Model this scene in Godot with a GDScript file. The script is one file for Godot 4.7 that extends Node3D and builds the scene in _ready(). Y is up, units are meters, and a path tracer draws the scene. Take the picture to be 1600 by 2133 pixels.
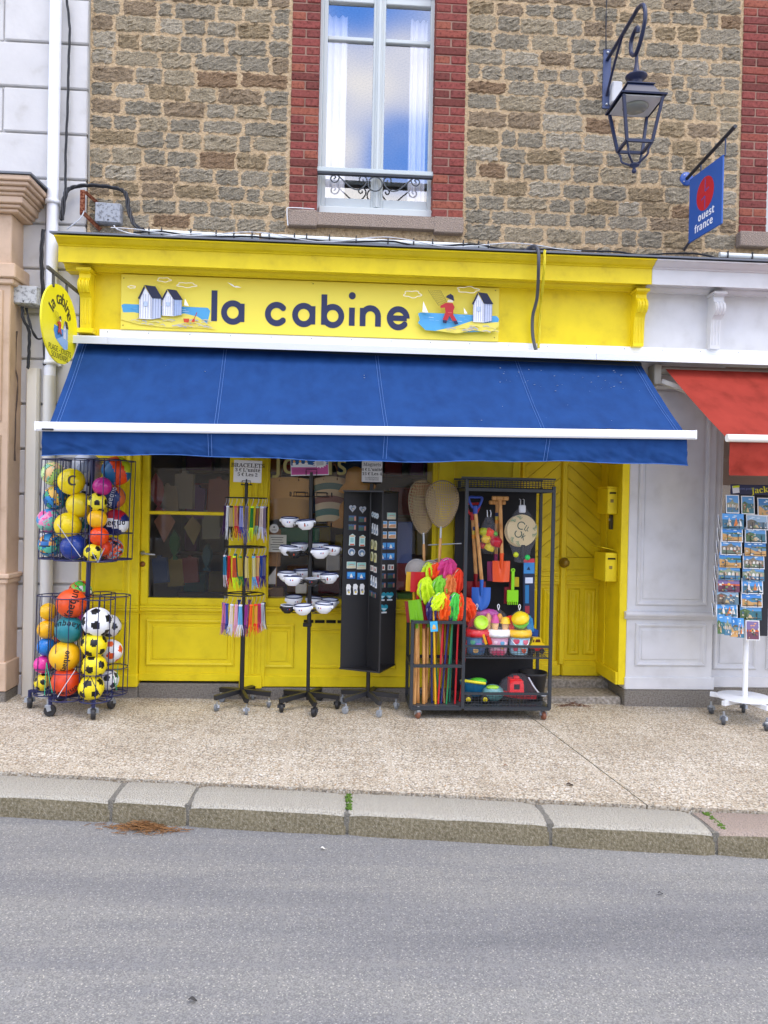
extends Node3D
# A small seaside shop front under a blue awning. x runs along the facade, y up, z towards the street; the stone wall stands at z = 0.
var rng = RandomNumberGenerator.new()
var mats = {}
var taken = {}
var fine = FastNoiseLite.new()

# collects triangles for one mesh
class G:
	var st = SurfaceTool.new()
	var col = Color.WHITE
	func _init():
		st.begin(Mesh.PRIMITIVE_TRIANGLES)
		st.set_smooth_group(-1)
	func sm(on):
		st.set_smooth_group(0 if on else -1)
		return self
	func paint(hex):
		col = Color(hex).srgb_to_linear()
		return self
	func tri(a, b, c):
		for v in [a, b, c]:
			st.set_color(col)
			st.add_vertex(v)
	func quad(a, b, c, d):
		tri(a, b, c)
		tri(a, c, d)
	# block with chamfered edges
	func box(c, s, b = Basis(), bev = 0.0):
		var h = s * 0.5
		var e = minf(bev, minf(h.x, minf(h.y, h.z)) * 0.45)
		var f = func(x, y, z): return c + b * Vector3(x, y, z)
		if e <= 0.0:
			var p = []
			for i in 8:
				p.append(f.call(h.x if i & 1 else -h.x, h.y if i & 2 else -h.y, h.z if i & 4 else -h.z))
			for q in [[0, 2, 3, 1], [4, 5, 7, 6], [0, 1, 5, 4], [2, 6, 7, 3], [0, 4, 6, 2], [1, 3, 7, 5]]:
				quad(p[q[0]], p[q[3]], p[q[2]], p[q[1]])
			return self
		for s1 in [-1.0, 1.0]:
			var z = h.z * s1
			var y = h.y * s1
			var x = h.x * s1
			quad(f.call(-h.x + e, -h.y + e, z), f.call(-h.x + e, h.y - e, z), f.call(h.x - e, h.y - e, z), f.call(h.x - e, -h.y + e, z))
			quad(f.call(-h.x + e, y, -h.z + e), f.call(-h.x + e, y, h.z - e), f.call(h.x - e, y, h.z - e), f.call(h.x - e, y, -h.z + e))
			quad(f.call(x, -h.y + e, -h.z + e), f.call(x, -h.y + e, h.z - e), f.call(x, h.y - e, h.z - e), f.call(x, h.y - e, -h.z + e))
			for s2 in [-1.0, 1.0]:
				quad(f.call(-h.x + e, h.y * s1, (h.z - e) * s2), f.call(h.x - e, h.y * s1, (h.z - e) * s2), f.call(h.x - e, (h.y - e) * s1, h.z * s2), f.call(-h.x + e, (h.y - e) * s1, h.z * s2))
				quad(f.call(h.x * s1, -h.y + e, (h.z - e) * s2), f.call(h.x * s1, h.y - e, (h.z - e) * s2), f.call((h.x - e) * s1, h.y - e, h.z * s2), f.call((h.x - e) * s1, -h.y + e, h.z * s2))
				quad(f.call(h.x * s1, (h.y - e) * s2, -h.z + e), f.call(h.x * s1, (h.y - e) * s2, h.z - e), f.call((h.x - e) * s1, h.y * s2, h.z - e), f.call((h.x - e) * s1, h.y * s2, -h.z + e))
				for s3 in [-1.0, 1.0]:
					tri(f.call(h.x * s1, (h.y - e) * s2, (h.z - e) * s3), f.call((h.x - e) * s1, h.y * s2, (h.z - e) * s3), f.call((h.x - e) * s1, (h.y - e) * s2, h.z * s3))
		return self
	# block between two corners
	func span(a, b, bev = 0.0):
		return box((a + b) * 0.5, (b - a).abs(), Basis(), bev)
	# bar of square section between two points
	func bar(a, b, w, d = -1.0):
		var y = (b - a).normalized()
		var x = y.cross(Vector3(0, 0, 1))
		if x.length() < 0.05:
			x = y.cross(Vector3(0, 1, 0))
		x = x.normalized()
		return box((a + b) * 0.5, Vector3(w, (b - a).length(), w if d < 0 else d), Basis(x, y, x.cross(y)))
	func tube(pts, r, sides = 6, closed = false, r1 = -1.0):
		var n = pts.size()
		var rings = []
		var up = Vector3(0.13, 0.21, 0.97).normalized()
		for i in n:
			var a = pts[(i - 1 + n) % n] if closed else pts[maxi(i - 1, 0)]
			var b = pts[(i + 1) % n] if closed else pts[mini(i + 1, n - 1)]
			var t = (b - a).normalized()
			var x = t.cross(up)
			if x.length() < 0.05:
				x = t.cross(Vector3(1, 0.1, 0))
			x = x.normalized()
			up = x.cross(t).normalized()
			var rr = r if r1 < 0 else lerpf(r, r1, float(i) / maxi(n - 1, 1))
			var ring = []
			for k in sides:
				ring.append(pts[i] + (x * cos(TAU * k / sides) + up * sin(TAU * k / sides)) * rr)
			rings.append(ring)
		sm(true)
		for i in (n if closed else n - 1):
			var p = rings[i]
			var q = rings[(i + 1) % n]
			for k in sides:
				var l = (k + 1) % sides
				quad(p[k], p[l], q[l], q[k])
		sm(false)
		if not closed:
			for k in range(1, sides - 1):
				tri(rings[0][0], rings[0][k], rings[0][k + 1])
				tri(rings[n - 1][0], rings[n - 1][k + 1], rings[n - 1][k])
		return self
	# profile of (radius, height) turned round the y axis of xf
	func lathe(prof, xf = Transform3D(), segs = 18, smooth = true, wob = 0.0, lobes = 0):
		sm(smooth)
		var ring = func(i, k):
			var a = TAU * k / segs
			var r = prof[i].x * (1.0 + wob * cos(a * lobes))
			return xf * Vector3(sin(a) * r, prof[i].y, cos(a) * r)
		for i in prof.size() - 1:
			for k in segs:
				var a = ring.call(i, k)
				var b = ring.call(i, (k + 1) % segs)
				var c = ring.call(i + 1, (k + 1) % segs)
				var d = ring.call(i + 1, k)
				if prof[i].x > 0.00001:
					tri(a, b, c)
				if prof[i + 1].x > 0.00001:
					tri(a, c, d)
		sm(false)
		return self
	# flat outline given thickness from z0 to z1, placed by xf
	func prism(poly, z0, z1, xf = Transform3D()):
		var p = PackedVector2Array(poly)
		if Geometry2D.is_polygon_clockwise(p):
			p.reverse()
		var t = Geometry2D.triangulate_polygon(p)
		for i in range(0, t.size(), 3):
			tri(xf * Vector3(p[t[i]].x, p[t[i]].y, z1), xf * Vector3(p[t[i + 2]].x, p[t[i + 2]].y, z1), xf * Vector3(p[t[i + 1]].x, p[t[i + 1]].y, z1))
			if z0 != z1:
				tri(xf * Vector3(p[t[i]].x, p[t[i]].y, z0), xf * Vector3(p[t[i + 1]].x, p[t[i + 1]].y, z0), xf * Vector3(p[t[i + 2]].x, p[t[i + 2]].y, z0))
		if z0 != z1:
			for i in p.size():
				var a = p[i]
				var b = p[(i + 1) % p.size()]
				quad(xf * Vector3(a.x, a.y, z0), xf * Vector3(a.x, a.y, z1), xf * Vector3(b.x, b.y, z1), xf * Vector3(b.x, b.y, z0))
		return self
	# profile of (z, y) points run along x
	func mould(prof, x0, x1):
		return prism(prof, x0, x1, Transform3D(Basis(Vector3(0, 0, 1), Vector3(0, 1, 0), Vector3(1, 0, 0)), Vector3.ZERO))
	# raised and sunk panel: steps of (inset, height) on the plane z
	func panel(x0, y0, x1, y1, z, steps):
		var prev = null
		for s in steps:
			var r = [Vector3(x0 + s.x, y0 + s.x, z + s.y), Vector3(x1 - s.x, y0 + s.x, z + s.y), Vector3(x1 - s.x, y1 - s.x, z + s.y), Vector3(x0 + s.x, y1 - s.x, z + s.y)]
			if prev:
				for i in 4:
					quad(prev[i], r[i], r[(i + 1) % 4], prev[(i + 1) % 4])
			prev = r
		quad(prev[0], prev[3], prev[2], prev[1])
		return self
	func sheet(nu, nv, f, smooth = true):
		sm(smooth)
		for i in nu:
			for j in nv:
				quad(f.call(float(i) / nu, float(j) / nv), f.call(float(i) / nu, float(j + 1) / nv), f.call(float(i + 1) / nu, float(j + 1) / nv), f.call(float(i + 1) / nu, float(j) / nv))
		sm(false)
		return self
	func ball(c, r, segs = 16, scale = Vector3.ONE):
		var prof = []
		for i in segs / 2 + 1:
			var a = PI * i / (segs / 2)
			prof.append(Vector2(sin(a) * r, -cos(a) * r))
		return lathe(prof, Transform3D(Basis.from_scale(scale), c), segs)
	func mesh(base = Vector3.ZERO):
		st.generate_normals()
		var a = st.commit_to_arrays()
		a[Mesh.ARRAY_VERTEX] = Transform3D(Basis(), -base) * a[Mesh.ARRAY_VERTEX]
		var m = ArrayMesh.new()
		m.add_surface_from_arrays(Mesh.PRIMITIVE_TRIANGLES, a)
		return m

# flat print: coloured outlines, each a hair above the one before
class Print extends G:
	var xf = Transform3D()
	var z = 0.0006
	func fill(pts, hex):
		paint(hex)
		prism(pts, z, z, xf)
		z += 0.0004
		return self
	func rect(x0, y0, x1, y1, hex):
		return fill([Vector2(x0, y0), Vector2(x1, y0), Vector2(x1, y1), Vector2(x0, y1)], hex)
	func disc(x, y, rx, hex, ry = -1.0, n = 20):
		var p = []
		for i in n:
			p.append(Vector2(x + rx * cos(TAU * i / n), y + (rx if ry < 0 else ry) * sin(TAU * i / n)))
		return fill(p, hex)
	func line(pts, w, hex, closed = false):
		paint(hex)
		var pl = PackedVector2Array(pts)
		if closed:
			pl.append(pts[0])
		for q in Geometry2D.offset_polyline(pl, w * 0.5, Geometry2D.JOIN_ROUND, Geometry2D.END_ROUND):
			if not Geometry2D.is_polygon_clockwise(q):
				prism(q, z, z, xf)
		z += 0.0004
		return self
	# thin closed or open outline laid as one strip
	func trace(pts, w, hex, closed = true):
		paint(hex)
		var n = pts.size()
		var o = []
		for i in n:
			var a = pts[(i - 1 + n) % n] if closed or i > 0 else pts[i]
			var b = pts[(i + 1) % n] if closed or i < n - 1 else pts[i]
			var t = (b - a).normalized().orthogonal() * w * 0.5
			o.append([pts[i] - t, pts[i] + t])
		for i in (n if closed else n - 1):
			var p = o[i]
			var q = o[(i + 1) % n]
			quad(xf * Vector3(p[0].x, p[0].y, z), xf * Vector3(p[1].x, p[1].y, z), xf * Vector3(q[1].x, q[1].y, z), xf * Vector3(q[0].x, q[0].y, z))
		z += 0.0004
		return self
	func ring(x, y, r, w, hex, a0 = 0.0, a1 = TAU, ry = -1.0):
		paint(hex)
		var n = 32
		var k = 1.0 if ry < 0 else ry / r
		for i in n:
			var a = lerpf(a0, a1, float(i) / n)
			var b = lerpf(a0, a1, float(i + 1) / n)
			var p = func(t, rr): return xf * Vector3(x + cos(t) * rr, y + sin(t) * rr * k, z)
			quad(p.call(a, r - w / 2), p.call(a, r + w / 2), p.call(b, r + w / 2), p.call(b, r - w / 2))
		z += 0.0004
		return self

func mat(hex, rough = 0.55, metal = 0.0, spec = 0.5):
	var key = "%s %s %s %s" % [hex, rough, metal, spec]
	if not mats.has(key):
		var m = StandardMaterial3D.new()
		m.albedo_color = Color(hex)
		m.roughness = rough
		m.metallic = metal
		m.metallic_specular = spec
		mats[key] = m
	return mats[key]

# flat print and other meshes that carry their colours in the vertices
func inks(rough = 0.5):
	var key = "inks %s" % rough
	if not mats.has(key):
		var m = StandardMaterial3D.new()
		m.vertex_color_use_as_albedo = true
		m.roughness = rough
		mats[key] = m
	return mats[key]

func noise_tex(seed_, freq, ramp, opts = {}):
	var n = FastNoiseLite.new()
	n.seed = seed_
	n.frequency = freq
	n.noise_type = opts.get("type", FastNoiseLite.TYPE_SIMPLEX_SMOOTH)
	n.fractal_type = opts.get("fractal", FastNoiseLite.FRACTAL_FBM)
	n.fractal_octaves = opts.get("oct", 4)
	n.fractal_gain = opts.get("gain", 0.5)
	if opts.has("cell"):
		n.cellular_return_type = opts.cell
		n.cellular_jitter = 1.0
	if opts.get("warp", 0.0) > 0.0:
		n.domain_warp_enabled = true
		n.domain_warp_amplitude = opts.warp
		n.domain_warp_frequency = freq
	var t = NoiseTexture2D.new()
	t.width = opts.get("size", 512)
	t.height = t.width
	t.seamless = true
	t.noise = n
	if ramp:
		var g = Gradient.new()
		var o = PackedFloat32Array()
		var c = PackedColorArray()
		for e in ramp:
			o.append(e[0])
			c.append(Color(e[1]))
		g.offsets = o
		g.colors = c
		if opts.get("steps", false):
			g.interpolation_mode = Gradient.GRADIENT_INTERPOLATE_CONSTANT
		t.color_ramp = g
	return t

# surface whose colour and relief come from noise laid in world space
func rough_mat(tint, tex, scale, bump = null, depth = 0.0, rough = 0.85, spec = 0.4):
	var m = StandardMaterial3D.new()
	m.albedo_color = Color(tint)
	m.albedo_texture = tex
	m.uv1_triplanar = true
	m.uv1_world_triplanar = true
	m.uv1_scale = scale
	m.roughness = rough
	m.metallic_specular = spec
	if bump:
		m.heightmap_enabled = true
		m.heightmap_texture = bump
		m.heightmap_scale = depth
	return m

func numbered(nm):
	taken[nm] = taken.get(nm, 0) + 1
	return nm if taken[nm] == 1 else "%s_%03d" % [nm, taken[nm] - 1]

func tag(o, label, category, group = ""):
	o.set_meta("label", label)
	o.set_meta("category", category)
	if group:
		o.set_meta("group", group)
	return o

func thing(nm, label, category, at = Vector3.ZERO, group = ""):
	var o = Node3D.new()
	o.name = numbered(nm)
	add_child(o)
	o.position = at
	return tag(o, label, category, group)

# a piece drawn in scene coordinates, hung under its thing or part
func part(parent, nm, g, m, kind = ""):
	var base = parent.position
	if parent.get_parent() != self and parent != self:
		base = parent.get_parent().position
	var o = MeshInstance3D.new()
	o.name = nm
	o.mesh = g.mesh(base)
	o.material_override = m
	parent.add_child(o, true)
	if kind:
		o.set_meta("kind", kind)
	return o

# a piece drawn round its own middle, put where it belongs
func put(parent, nm, mesh, m, xf):
	var o = MeshInstance3D.new()
	o.name = nm
	o.mesh = mesh
	o.material_override = m
	parent.add_child(o, true)
	o.transform = xf
	return o

func single(nm, label, category, g, m, group = ""):
	var probe = g.mesh()
	var b = probe.get_aabb()
	var base = b.get_center() - Vector3(0, b.size.y / 2, 0)
	var a = probe.surface_get_arrays(0)
	a[Mesh.ARRAY_VERTEX] = Transform3D(Basis(), -base) * a[Mesh.ARRAY_VERTEX]
	var me = ArrayMesh.new()
	me.add_surface_from_arrays(Mesh.PRIMITIVE_TRIANGLES, a)
	var o = MeshInstance3D.new()
	o.name = numbered(nm)
	o.mesh = me
	o.material_override = m
	add_child(o)
	o.position = base
	return tag(o, label, category, group)

func ground(nm, g, m):
	var o = MeshInstance3D.new()
	o.name = nm
	o.mesh = g.mesh()
	o.material_override = m
	add_child(o, true)
	o.set_meta("kind", "structure")
	return o

# height of the pavement, which falls a little to the street and down the hill
func gy(x, z):
	return 0.04 - 0.012 * x - 0.022 * z

func words(text, size, bold = false, serif = false, depth = 0.001):
	var f = SystemFont.new()
	f.font_names = PackedStringArray(["Droid Serif" if serif else "Droid Sans"])
	f.font_weight = 700 if bold else 400
	var t = TextMesh.new()
	t.text = text
	t.font = f
	t.font_size = 48
	t.pixel_size = size / 48.0
	t.depth = depth
	return t

func letter(parent, text, size, m, xf, bold = false, serif = false):
	return put(parent, "lettering", words(text, size, bold, serif), m, xf)

func at(p, yaw = 0.0, pitch = 0.0, roll = 0.0):
	return Transform3D(Basis.from_euler(Vector3(pitch, yaw, roll)), p)

# points of an arc or spiral in the plane of two axes
func arc(c, u, v, r0, r1, a0, a1, n):
	var p = []
	for i in n + 1:
		var t = float(i) / n
		var a = lerpf(a0, a1, t)
		p.append(c + (u * cos(a) + v * sin(a)) * lerpf(r0, r1, t))
	return p

func smooth_path(pts, n = 6):
	var c = Curve3D.new()
	for i in pts.size():
		var a = pts[maxi(i - 1, 0)]
		var b = pts[mini(i + 1, pts.size() - 1)]
		var t = (b - a) / 6.0
		c.add_point(pts[i], -t, t)
	var out = []
	for i in (pts.size() - 1) * n + 1:
		out.append(c.samplef(float(i) / n))
	return out


func _ready():
	rng.seed = 7
	fine.seed = 3
	fine.frequency = 1.0
	set_camera_and_light()
	make_surfaces()
	build_ground()
	build_house()
	build_neighbours()
	build_shopfront()
	build_interior()
	build_signs()
	build_awnings()
	build_fittings()
	build_ball_rack()
	build_bracelet_stand()
	build_bowl_stand()
	build_magnet_stand()
	build_toy_rack()
	build_postcard_stand()
	build_litter()
	build_across()

func set_camera_and_light():
	var cam = Camera3D.new()
	cam.name = "camera"
	cam.position = Vector3(0, 1.58, 6.1)
	cam.rotation_degrees = Vector3(-0.458, -3.413, 1.149)
	cam.fov = 67.37
	cam.far = 400.0
	add_child(cam)
	cam.current = true
	var env = Environment.new()
	env.background_mode = Environment.BG_SKY
	env.tonemap_mode = Environment.TONE_MAPPER_LINEAR
	env.tonemap_exposure = 2.6
	env.sdfgi_enabled = true
	env.ssao_enabled = true
	env.ssil_enabled = true
	# a bright sky of broken white cloud with blue between
	var cloud = FastNoiseLite.new()
	cloud.seed = 335
	cloud.frequency = 1.5
	cloud.fractal_octaves = 5
	var w = 640
	var h = 320
	var im = Image.create(w, h, false, Image.FORMAT_RGBF)
	for j in h:
		var el = PI * (0.5 - (j + 0.5) / h)
		for i in w:
			var az = TAU * (i + 0.5) / w - PI
			var c = Color(0.62, 0.62, 0.60)
			if el > -0.02:
				var s = maxf(sin(el), 0.0)
				var q = Vector3(cos(el) * sin(az), s, -cos(el) * cos(az)) / (s + 0.35)
				var k = smoothstep(-0.27, 0.14, cloud.get_noise_3d(q.x, q.y, q.z)) * 0.88
				var blue = Color(0.11, 0.33, 0.96).lerp(Color(0.86, 0.95, 1.08), pow(1.0 - s, 5.0))
				c = blue.lerp(Color(1.30, 1.20, 1.06), k)
			im.set_pixel(i, j, c)
	var sm = PanoramaSkyMaterial.new()
	sm.panorama = ImageTexture.create_from_image(im)
	var sky = Sky.new()
	sky.sky_material = sm
	env.sky = sky
	env.background_energy_multiplier = 1.0
	var we = WorldEnvironment.new()
	we.name = "world"
	we.environment = env
	add_child(we)
	var sun = DirectionalLight3D.new()
	sun.name = "sun"
	sun.light_energy = 0.2
	sun.light_color = Color(1.0, 0.93, 0.80)
	sun.light_angular_distance = 22.0
	sun.rotation_degrees = Vector3(-62, 30, 0)
	sun.shadow_enabled = true
	add_child(sun)

var yellow
var lilac
var white_wall
var beige
var mortar
var stone_mats = []
var brick_mats = []
var granite
var granite_dirty
var granite_rosy
var glass
var sky_glass
var steel
var black_metal
var navy_metal
var grey_plastic
var white_metal
var wood

func make_surfaces():
	var soft = noise_tex(11, 0.008, [[0.0, "e0dcd6"], [0.25, "f0efed"], [0.55, "f9f9f9"], [1.0, "ffffff"]], {"oct": 6, "gain": 0.6})
	var brushed = noise_tex(12, 0.02, null, {"oct": 3})
	yellow = rough_mat("f0d71a", soft, Vector3(0.9, 0.9, 0.9), brushed, 0.03, 0.42)
	lilac = rough_mat("d6d6d7", noise_tex(27, 0.008, [[0.0, "ecebe9"], [0.4, "f7f7f6"], [1.0, "ffffff"]], {"oct": 5}), Vector3(0.9, 0.9, 0.9), brushed, 0.03, 0.45)
	white_wall = rough_mat("d2d1cf", noise_tex(13, 0.008, [[0.0, "dedcd8"], [0.3, "f4f4f4"], [1.0, "ffffff"]], {"oct": 6}), Vector3(0.7, 0.7, 0.7), noise_tex(14, 0.04, null), 0.12, 0.8)
	beige = rough_mat("cdb298", soft, Vector3(0.8, 0.8, 0.8), brushed, 0.03, 0.5)
	mortar = rough_mat("d0bfa6", noise_tex(15, 0.02, [[0.0, "8f8577"], [0.3, "d8cdbb"], [0.7, "f3ead9"], [1.0, "ffffff"]], {"oct": 6, "gain": 0.65}), Vector3(2.2, 2.2, 2.2), noise_tex(16, 0.06, null, {"oct": 4}), 0.7, 0.95, 0.2)
	var streak = noise_tex(17, 0.009, [[0.0, "4a443c"], [0.2, "756e62"], [0.34, "aba496"], [0.44, "dcd7cc"], [0.52, "918a7c"], [0.6, "c6c0b2"], [0.7, "f6f3ed"], [0.8, "b49c7c"], [1.0, "ffffff"]], {"oct": 7, "gain": 0.72, "warp": 45.0, "size": 1024})
	var craggy = noise_tex(18, 0.018, null, {"oct": 5, "gain": 0.6, "warp": 30.0, "fractal": FastNoiseLite.FRACTAL_RIDGED})
	for t in ["d8d2c4", "cac5b8", "dfd5c0", "d0bfa2", "ece6d8", "cbb9a2", "c2a78c"]:
		stone_mats.append(rough_mat(t, streak, Vector3(3.2, 7.5, 3.2), craggy, 1.5, 0.85, 0.4))
	var bricky = noise_tex(19, 0.02, [[0.0, "6e6462"], [0.3, "d9d0ce"], [0.75, "f4efee"], [1.0, "ffffff"]], {"oct": 5, "gain": 0.6})
	for t in ["90524b", "9a584c", "864d48", "94524c", "7a4741", "a06250"]:
		brick_mats.append(rough_mat(t, bricky, Vector3(2.6, 2.6, 2.6), noise_tex(20, 0.05, null), 0.15, 0.85, 0.3))
	var grain = noise_tex(22, 0.09, [[0.0, "55534f"], [0.35, "a9a59d"], [0.5, "d3d0c9"], [0.65, "efece6"], [0.8, "bdb4a6"], [1.0, "ffffff"]], {"oct": 3, "gain": 0.7})
	var grain_bump = noise_tex(23, 0.05, null, {"oct": 5, "gain": 0.6})
	granite = rough_mat("cccac0", grain, Vector3(2.4, 2.4, 2.4), grain_bump, 0.5, 0.9, 0.3)
	granite_rosy = rough_mat("bfb0a6", grain, Vector3(2.4, 2.4, 2.4), grain_bump, 0.5, 0.9, 0.3)
	granite_dirty = rough_mat("d6d2c6", noise_tex(24, 0.03, [[0.0, "66614f"], [0.35, "88826f"], [0.55, "9b9584"], [0.75, "b3ad9e"], [1.0, "d8d4cb"]], {"oct": 6, "gain": 0.65}), Vector3(3.4, 2.6, 3.4), grain_bump, 0.5, 0.95, 0.2)
	glass = StandardMaterial3D.new()
	glass.transparency = BaseMaterial3D.TRANSPARENCY_ALPHA
	glass.albedo_color = Color(0.9, 0.93, 0.93, 0.01)
	glass.roughness = 0.02
	# coated double glazing, which mirrors a good share of the sky
	var plain = Image.create(4, 4, false, Image.FORMAT_RGBA8)
	plain.fill(Color.WHITE)
	sky_glass = StandardMaterial3D.new()
	sky_glass.transparency = BaseMaterial3D.TRANSPARENCY_ALPHA
	sky_glass.albedo_texture = ImageTexture.create_from_image(plain)
	sky_glass.albedo_color = Color(0.97, 0.98, 1.0, 0.29)
	sky_glass.metallic = 1.0
	sky_glass.roughness = 0.02
	steel = mat("b9bdc0", 0.3, 0.85)
	black_metal = mat("17171a", 0.42, 0.0)
	navy_metal = mat("1c2350", 0.35, 0.0)
	grey_plastic = mat("8d9296", 0.5)
	white_metal = mat("eceef0", 0.35)
	wood = rough_mat("d8b07c", noise_tex(26, 0.01, [[0.0, "b98f62"], [0.5, "f0dcc0"], [1.0, "fff6e6"]], {"oct": 4}), Vector3(9, 1.2, 9), null, 0.0, 0.6)

func build_ground():
	# pavement of washed pebbles
	var pebbles = noise_tex(31, 0.075, [[0.0, "b0a595"], [0.1, "d2c9bc"], [0.2, "a29e98"], [0.3, "dcd3c6"], [0.42, "e9e3d9"], [0.53, "c0a07c"], [0.56, "d4cbbf"], [0.66, "f2efe9"], [0.74, "b3a594"], [0.82, "dcd4c8"], [0.9, "ffffff"], [0.95, "8a8580"]], {"type": FastNoiseLite.TYPE_CELLULAR, "cell": FastNoiseLite.RETURN_CELL_VALUE, "fractal": FastNoiseLite.FRACTAL_NONE, "size": 1024, "steps": true})
	var bumps = noise_tex(31, 0.075, null, {"type": FastNoiseLite.TYPE_CELLULAR, "cell": FastNoiseLite.RETURN_DISTANCE, "fractal": FastNoiseLite.FRACTAL_NONE, "size": 1024})
	var pm = rough_mat("e2dfd4", pebbles, Vector3(1.6, 1.6, 1.6), bumps, -0.15, 0.8, 0.35)
	pm.detail_enabled = true
	pm.detail_blend_mode = BaseMaterial3D.BLEND_MODE_MUL
	pm.detail_uv_layer = BaseMaterial3D.DETAIL_UV_2
	pm.uv2_triplanar = true
	pm.uv2_world_triplanar = true
	pm.uv2_scale = Vector3(0.23, 0.23, 0.23)
	pm.detail_albedo = noise_tex(33, 0.012, [[0.0, "e2ddd6"], [0.4, "f1eeea"], [0.6, "f9f7f4"], [1.0, "ffffff"]], {"oct": 6, "gain": 0.6})
	var g = G.new()
	var back = -0.6
	var ka = Vector2(-8.0, kerb_z(-8.0) - 0.30)
	var kb = Vector2(9.0, kerb_z(9.0) - 0.30)
	# laid in two pours, an open joint between them
	var jx = func(z): return 1.50 + (z - 0.45) * 0.165
	var strip = func(x0a, x1a, x0b, x1b):
		var q = [Vector3(x0a, gy(x0a, back), back), Vector3(x0b, gy(x0b, kerb_z(x0b) - 0.30), kerb_z(x0b) - 0.30), Vector3(x1b, gy(x1b, kerb_z(x1b) - 0.30), kerb_z(x1b) - 0.30), Vector3(x1a, gy(x1a, back), back)]
		g.quad(q[0], q[1], q[2], q[3])
		for i in 4:
			g.quad(q[i], q[i] - Vector3(0, 0.1, 0), q[(i + 1) % 4] - Vector3(0, 0.1, 0), q[(i + 1) % 4])
	strip.call(-8.0, jx.call(back) - 0.005, -8.0, jx.call(1.75) - 0.005)
	strip.call(jx.call(back) + 0.005, 9.0, jx.call(1.75) + 0.005, 9.0)
	ground("pavement", g, pm)
	# road
	var grit = noise_tex(34, 0.085, [[0.0, "9b9c9d"], [0.25, "b6b7b8"], [0.5, "a9aaaa"], [0.7, "bdbdbb"], [0.85, "a0a1a3"], [0.96, "e6e4dc"]], {"type": FastNoiseLite.TYPE_CELLULAR, "cell": FastNoiseLite.RETURN_CELL_VALUE, "fractal": FastNoiseLite.FRACTAL_NONE, "size": 1024, "steps": true})
	var gritb = noise_tex(34, 0.085, null, {"type": FastNoiseLite.TYPE_CELLULAR, "cell": FastNoiseLite.RETURN_DISTANCE, "fractal": FastNoiseLite.FRACTAL_NONE, "size": 1024})
	var rm = rough_mat("cfcdc8", grit, Vector3(2.3, 2.3, 2.3), gritb, -0.08, 0.75, 0.4)
	rm.detail_enabled = true
	rm.detail_blend_mode = BaseMaterial3D.BLEND_MODE_MUL
	rm.detail_uv_layer = BaseMaterial3D.DETAIL_UV_2
	rm.uv2_triplanar = true
	rm.uv2_world_triplanar = true
	rm.uv2_scale = Vector3(0.035, 0.2, 0.24)
	rm.detail_albedo = noise_tex(35, 0.01, [[0.0, "c6c7cb"], [0.4, "e0e0e1"], [0.6, "efeeea"], [1.0, "ffffff"]], {"oct": 6, "gain": 0.6})
	g = G.new()
	var road_y = func(x, z): return gy(x, kerb_z(x)) - 0.118 + minf(z - kerb_z(x), 3.5) * 0.012
	var xs = [-60.0, -8.0, -4.0, -2.0, 0.0, 2.0, 4.0, 9.0, 60.0]
	var dz = [-0.32, 0.0, 1.0, 2.0, 3.5, 12.0, 60.0]
	for i in xs.size() - 1:
		for j in dz.size() - 1:
			var f = func(a, b):
				var x = clampf(a, -8.0, 9.0)
				var z = kerb_z(x) + b
				return Vector3(a, road_y.call(x, z), z)
			g.quad(f.call(xs[i], dz[j]), f.call(xs[i], dz[j + 1]), f.call(xs[i + 1], dz[j + 1]), f.call(xs[i + 1], dz[j]))
	ground("road", g, rm)
	# ground under everything, out to the horizon
	g = G.new()
	g.quad(Vector3(-150, -0.6, -150), Vector3(-150, -0.6, 150), Vector3(150, -0.6, 150), Vector3(150, -0.6, -150))
	ground("ground", g, mat("77746c", 0.95))
	# kerb of granite blocks, each with its own length
	var kerb = Node3D.new()
	kerb.name = "kerb"
	add_child(kerb)
	kerb.set_meta("kind", "structure")
	var cuts = [-4.6, -3.4, -2.35, -1.161, -0.755, 0.078, 1.117, 1.945, 3.2, 4.6, 6.0]
	for i in cuts.size() - 1:
		var x0 = cuts[i] + 0.008
		var x1 = cuts[i + 1] - 0.008
		var top = G.new()
		var front = G.new()
		var nx = 14
		var prof = [Vector2(-0.27, -0.005), Vector2(-0.26, 0.0), Vector2(-0.15, 0.003), Vector2(-0.03, -0.001), Vector2(-0.010, -0.006), Vector2(0.0, -0.018)]
		var low = [Vector2(0.0, -0.018), Vector2(0.004, -0.05), Vector2(0.009, -0.09), Vector2(0.013, -0.15)]
		var pt = func(u, p):
			var x = lerpf(x0, x1, u)
			var e = 0.012 * pow(absf(u * 2.0 - 1.0), 14.0)
			var n1 = fine.get_noise_2d(x * 3.1 + i * 9.0, p.x * 9.0) * 0.006
			var n2 = fine.get_noise_2d(x * 4.3 + i * 5.0, p.y * 9.0 + p.x * 4.0) * 0.010
			var lean = p.x * (-0.12 if i < 5 else 0.22) * (1.0 if p.x < -0.001 else 0.0)
			return Vector3(x + lean * 0.25, gy(x, kerb_z(x)) + p.y + n1 * 0.5 - e + (0.004 if i % 2 else 0.0), kerb_z(x) + p.x + (n2 - e if p.x > -0.2 else 0.0))
		for k in nx:
			for j in prof.size() - 1:
				top.sm(true).quad(pt.call(float(k) / nx, prof[j]), pt.call(float(k) / nx, prof[j + 1]), pt.call(float(k + 1) / nx, prof[j + 1]), pt.call(float(k + 1) / nx, prof[j]))
			for j in low.size() - 1:
				front.sm(true).quad(pt.call(float(k) / nx, low[j]), pt.call(float(k) / nx, low[j + 1]), pt.call(float(k + 1) / nx, low[j + 1]), pt.call(float(k + 1) / nx, low[j]))
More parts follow.
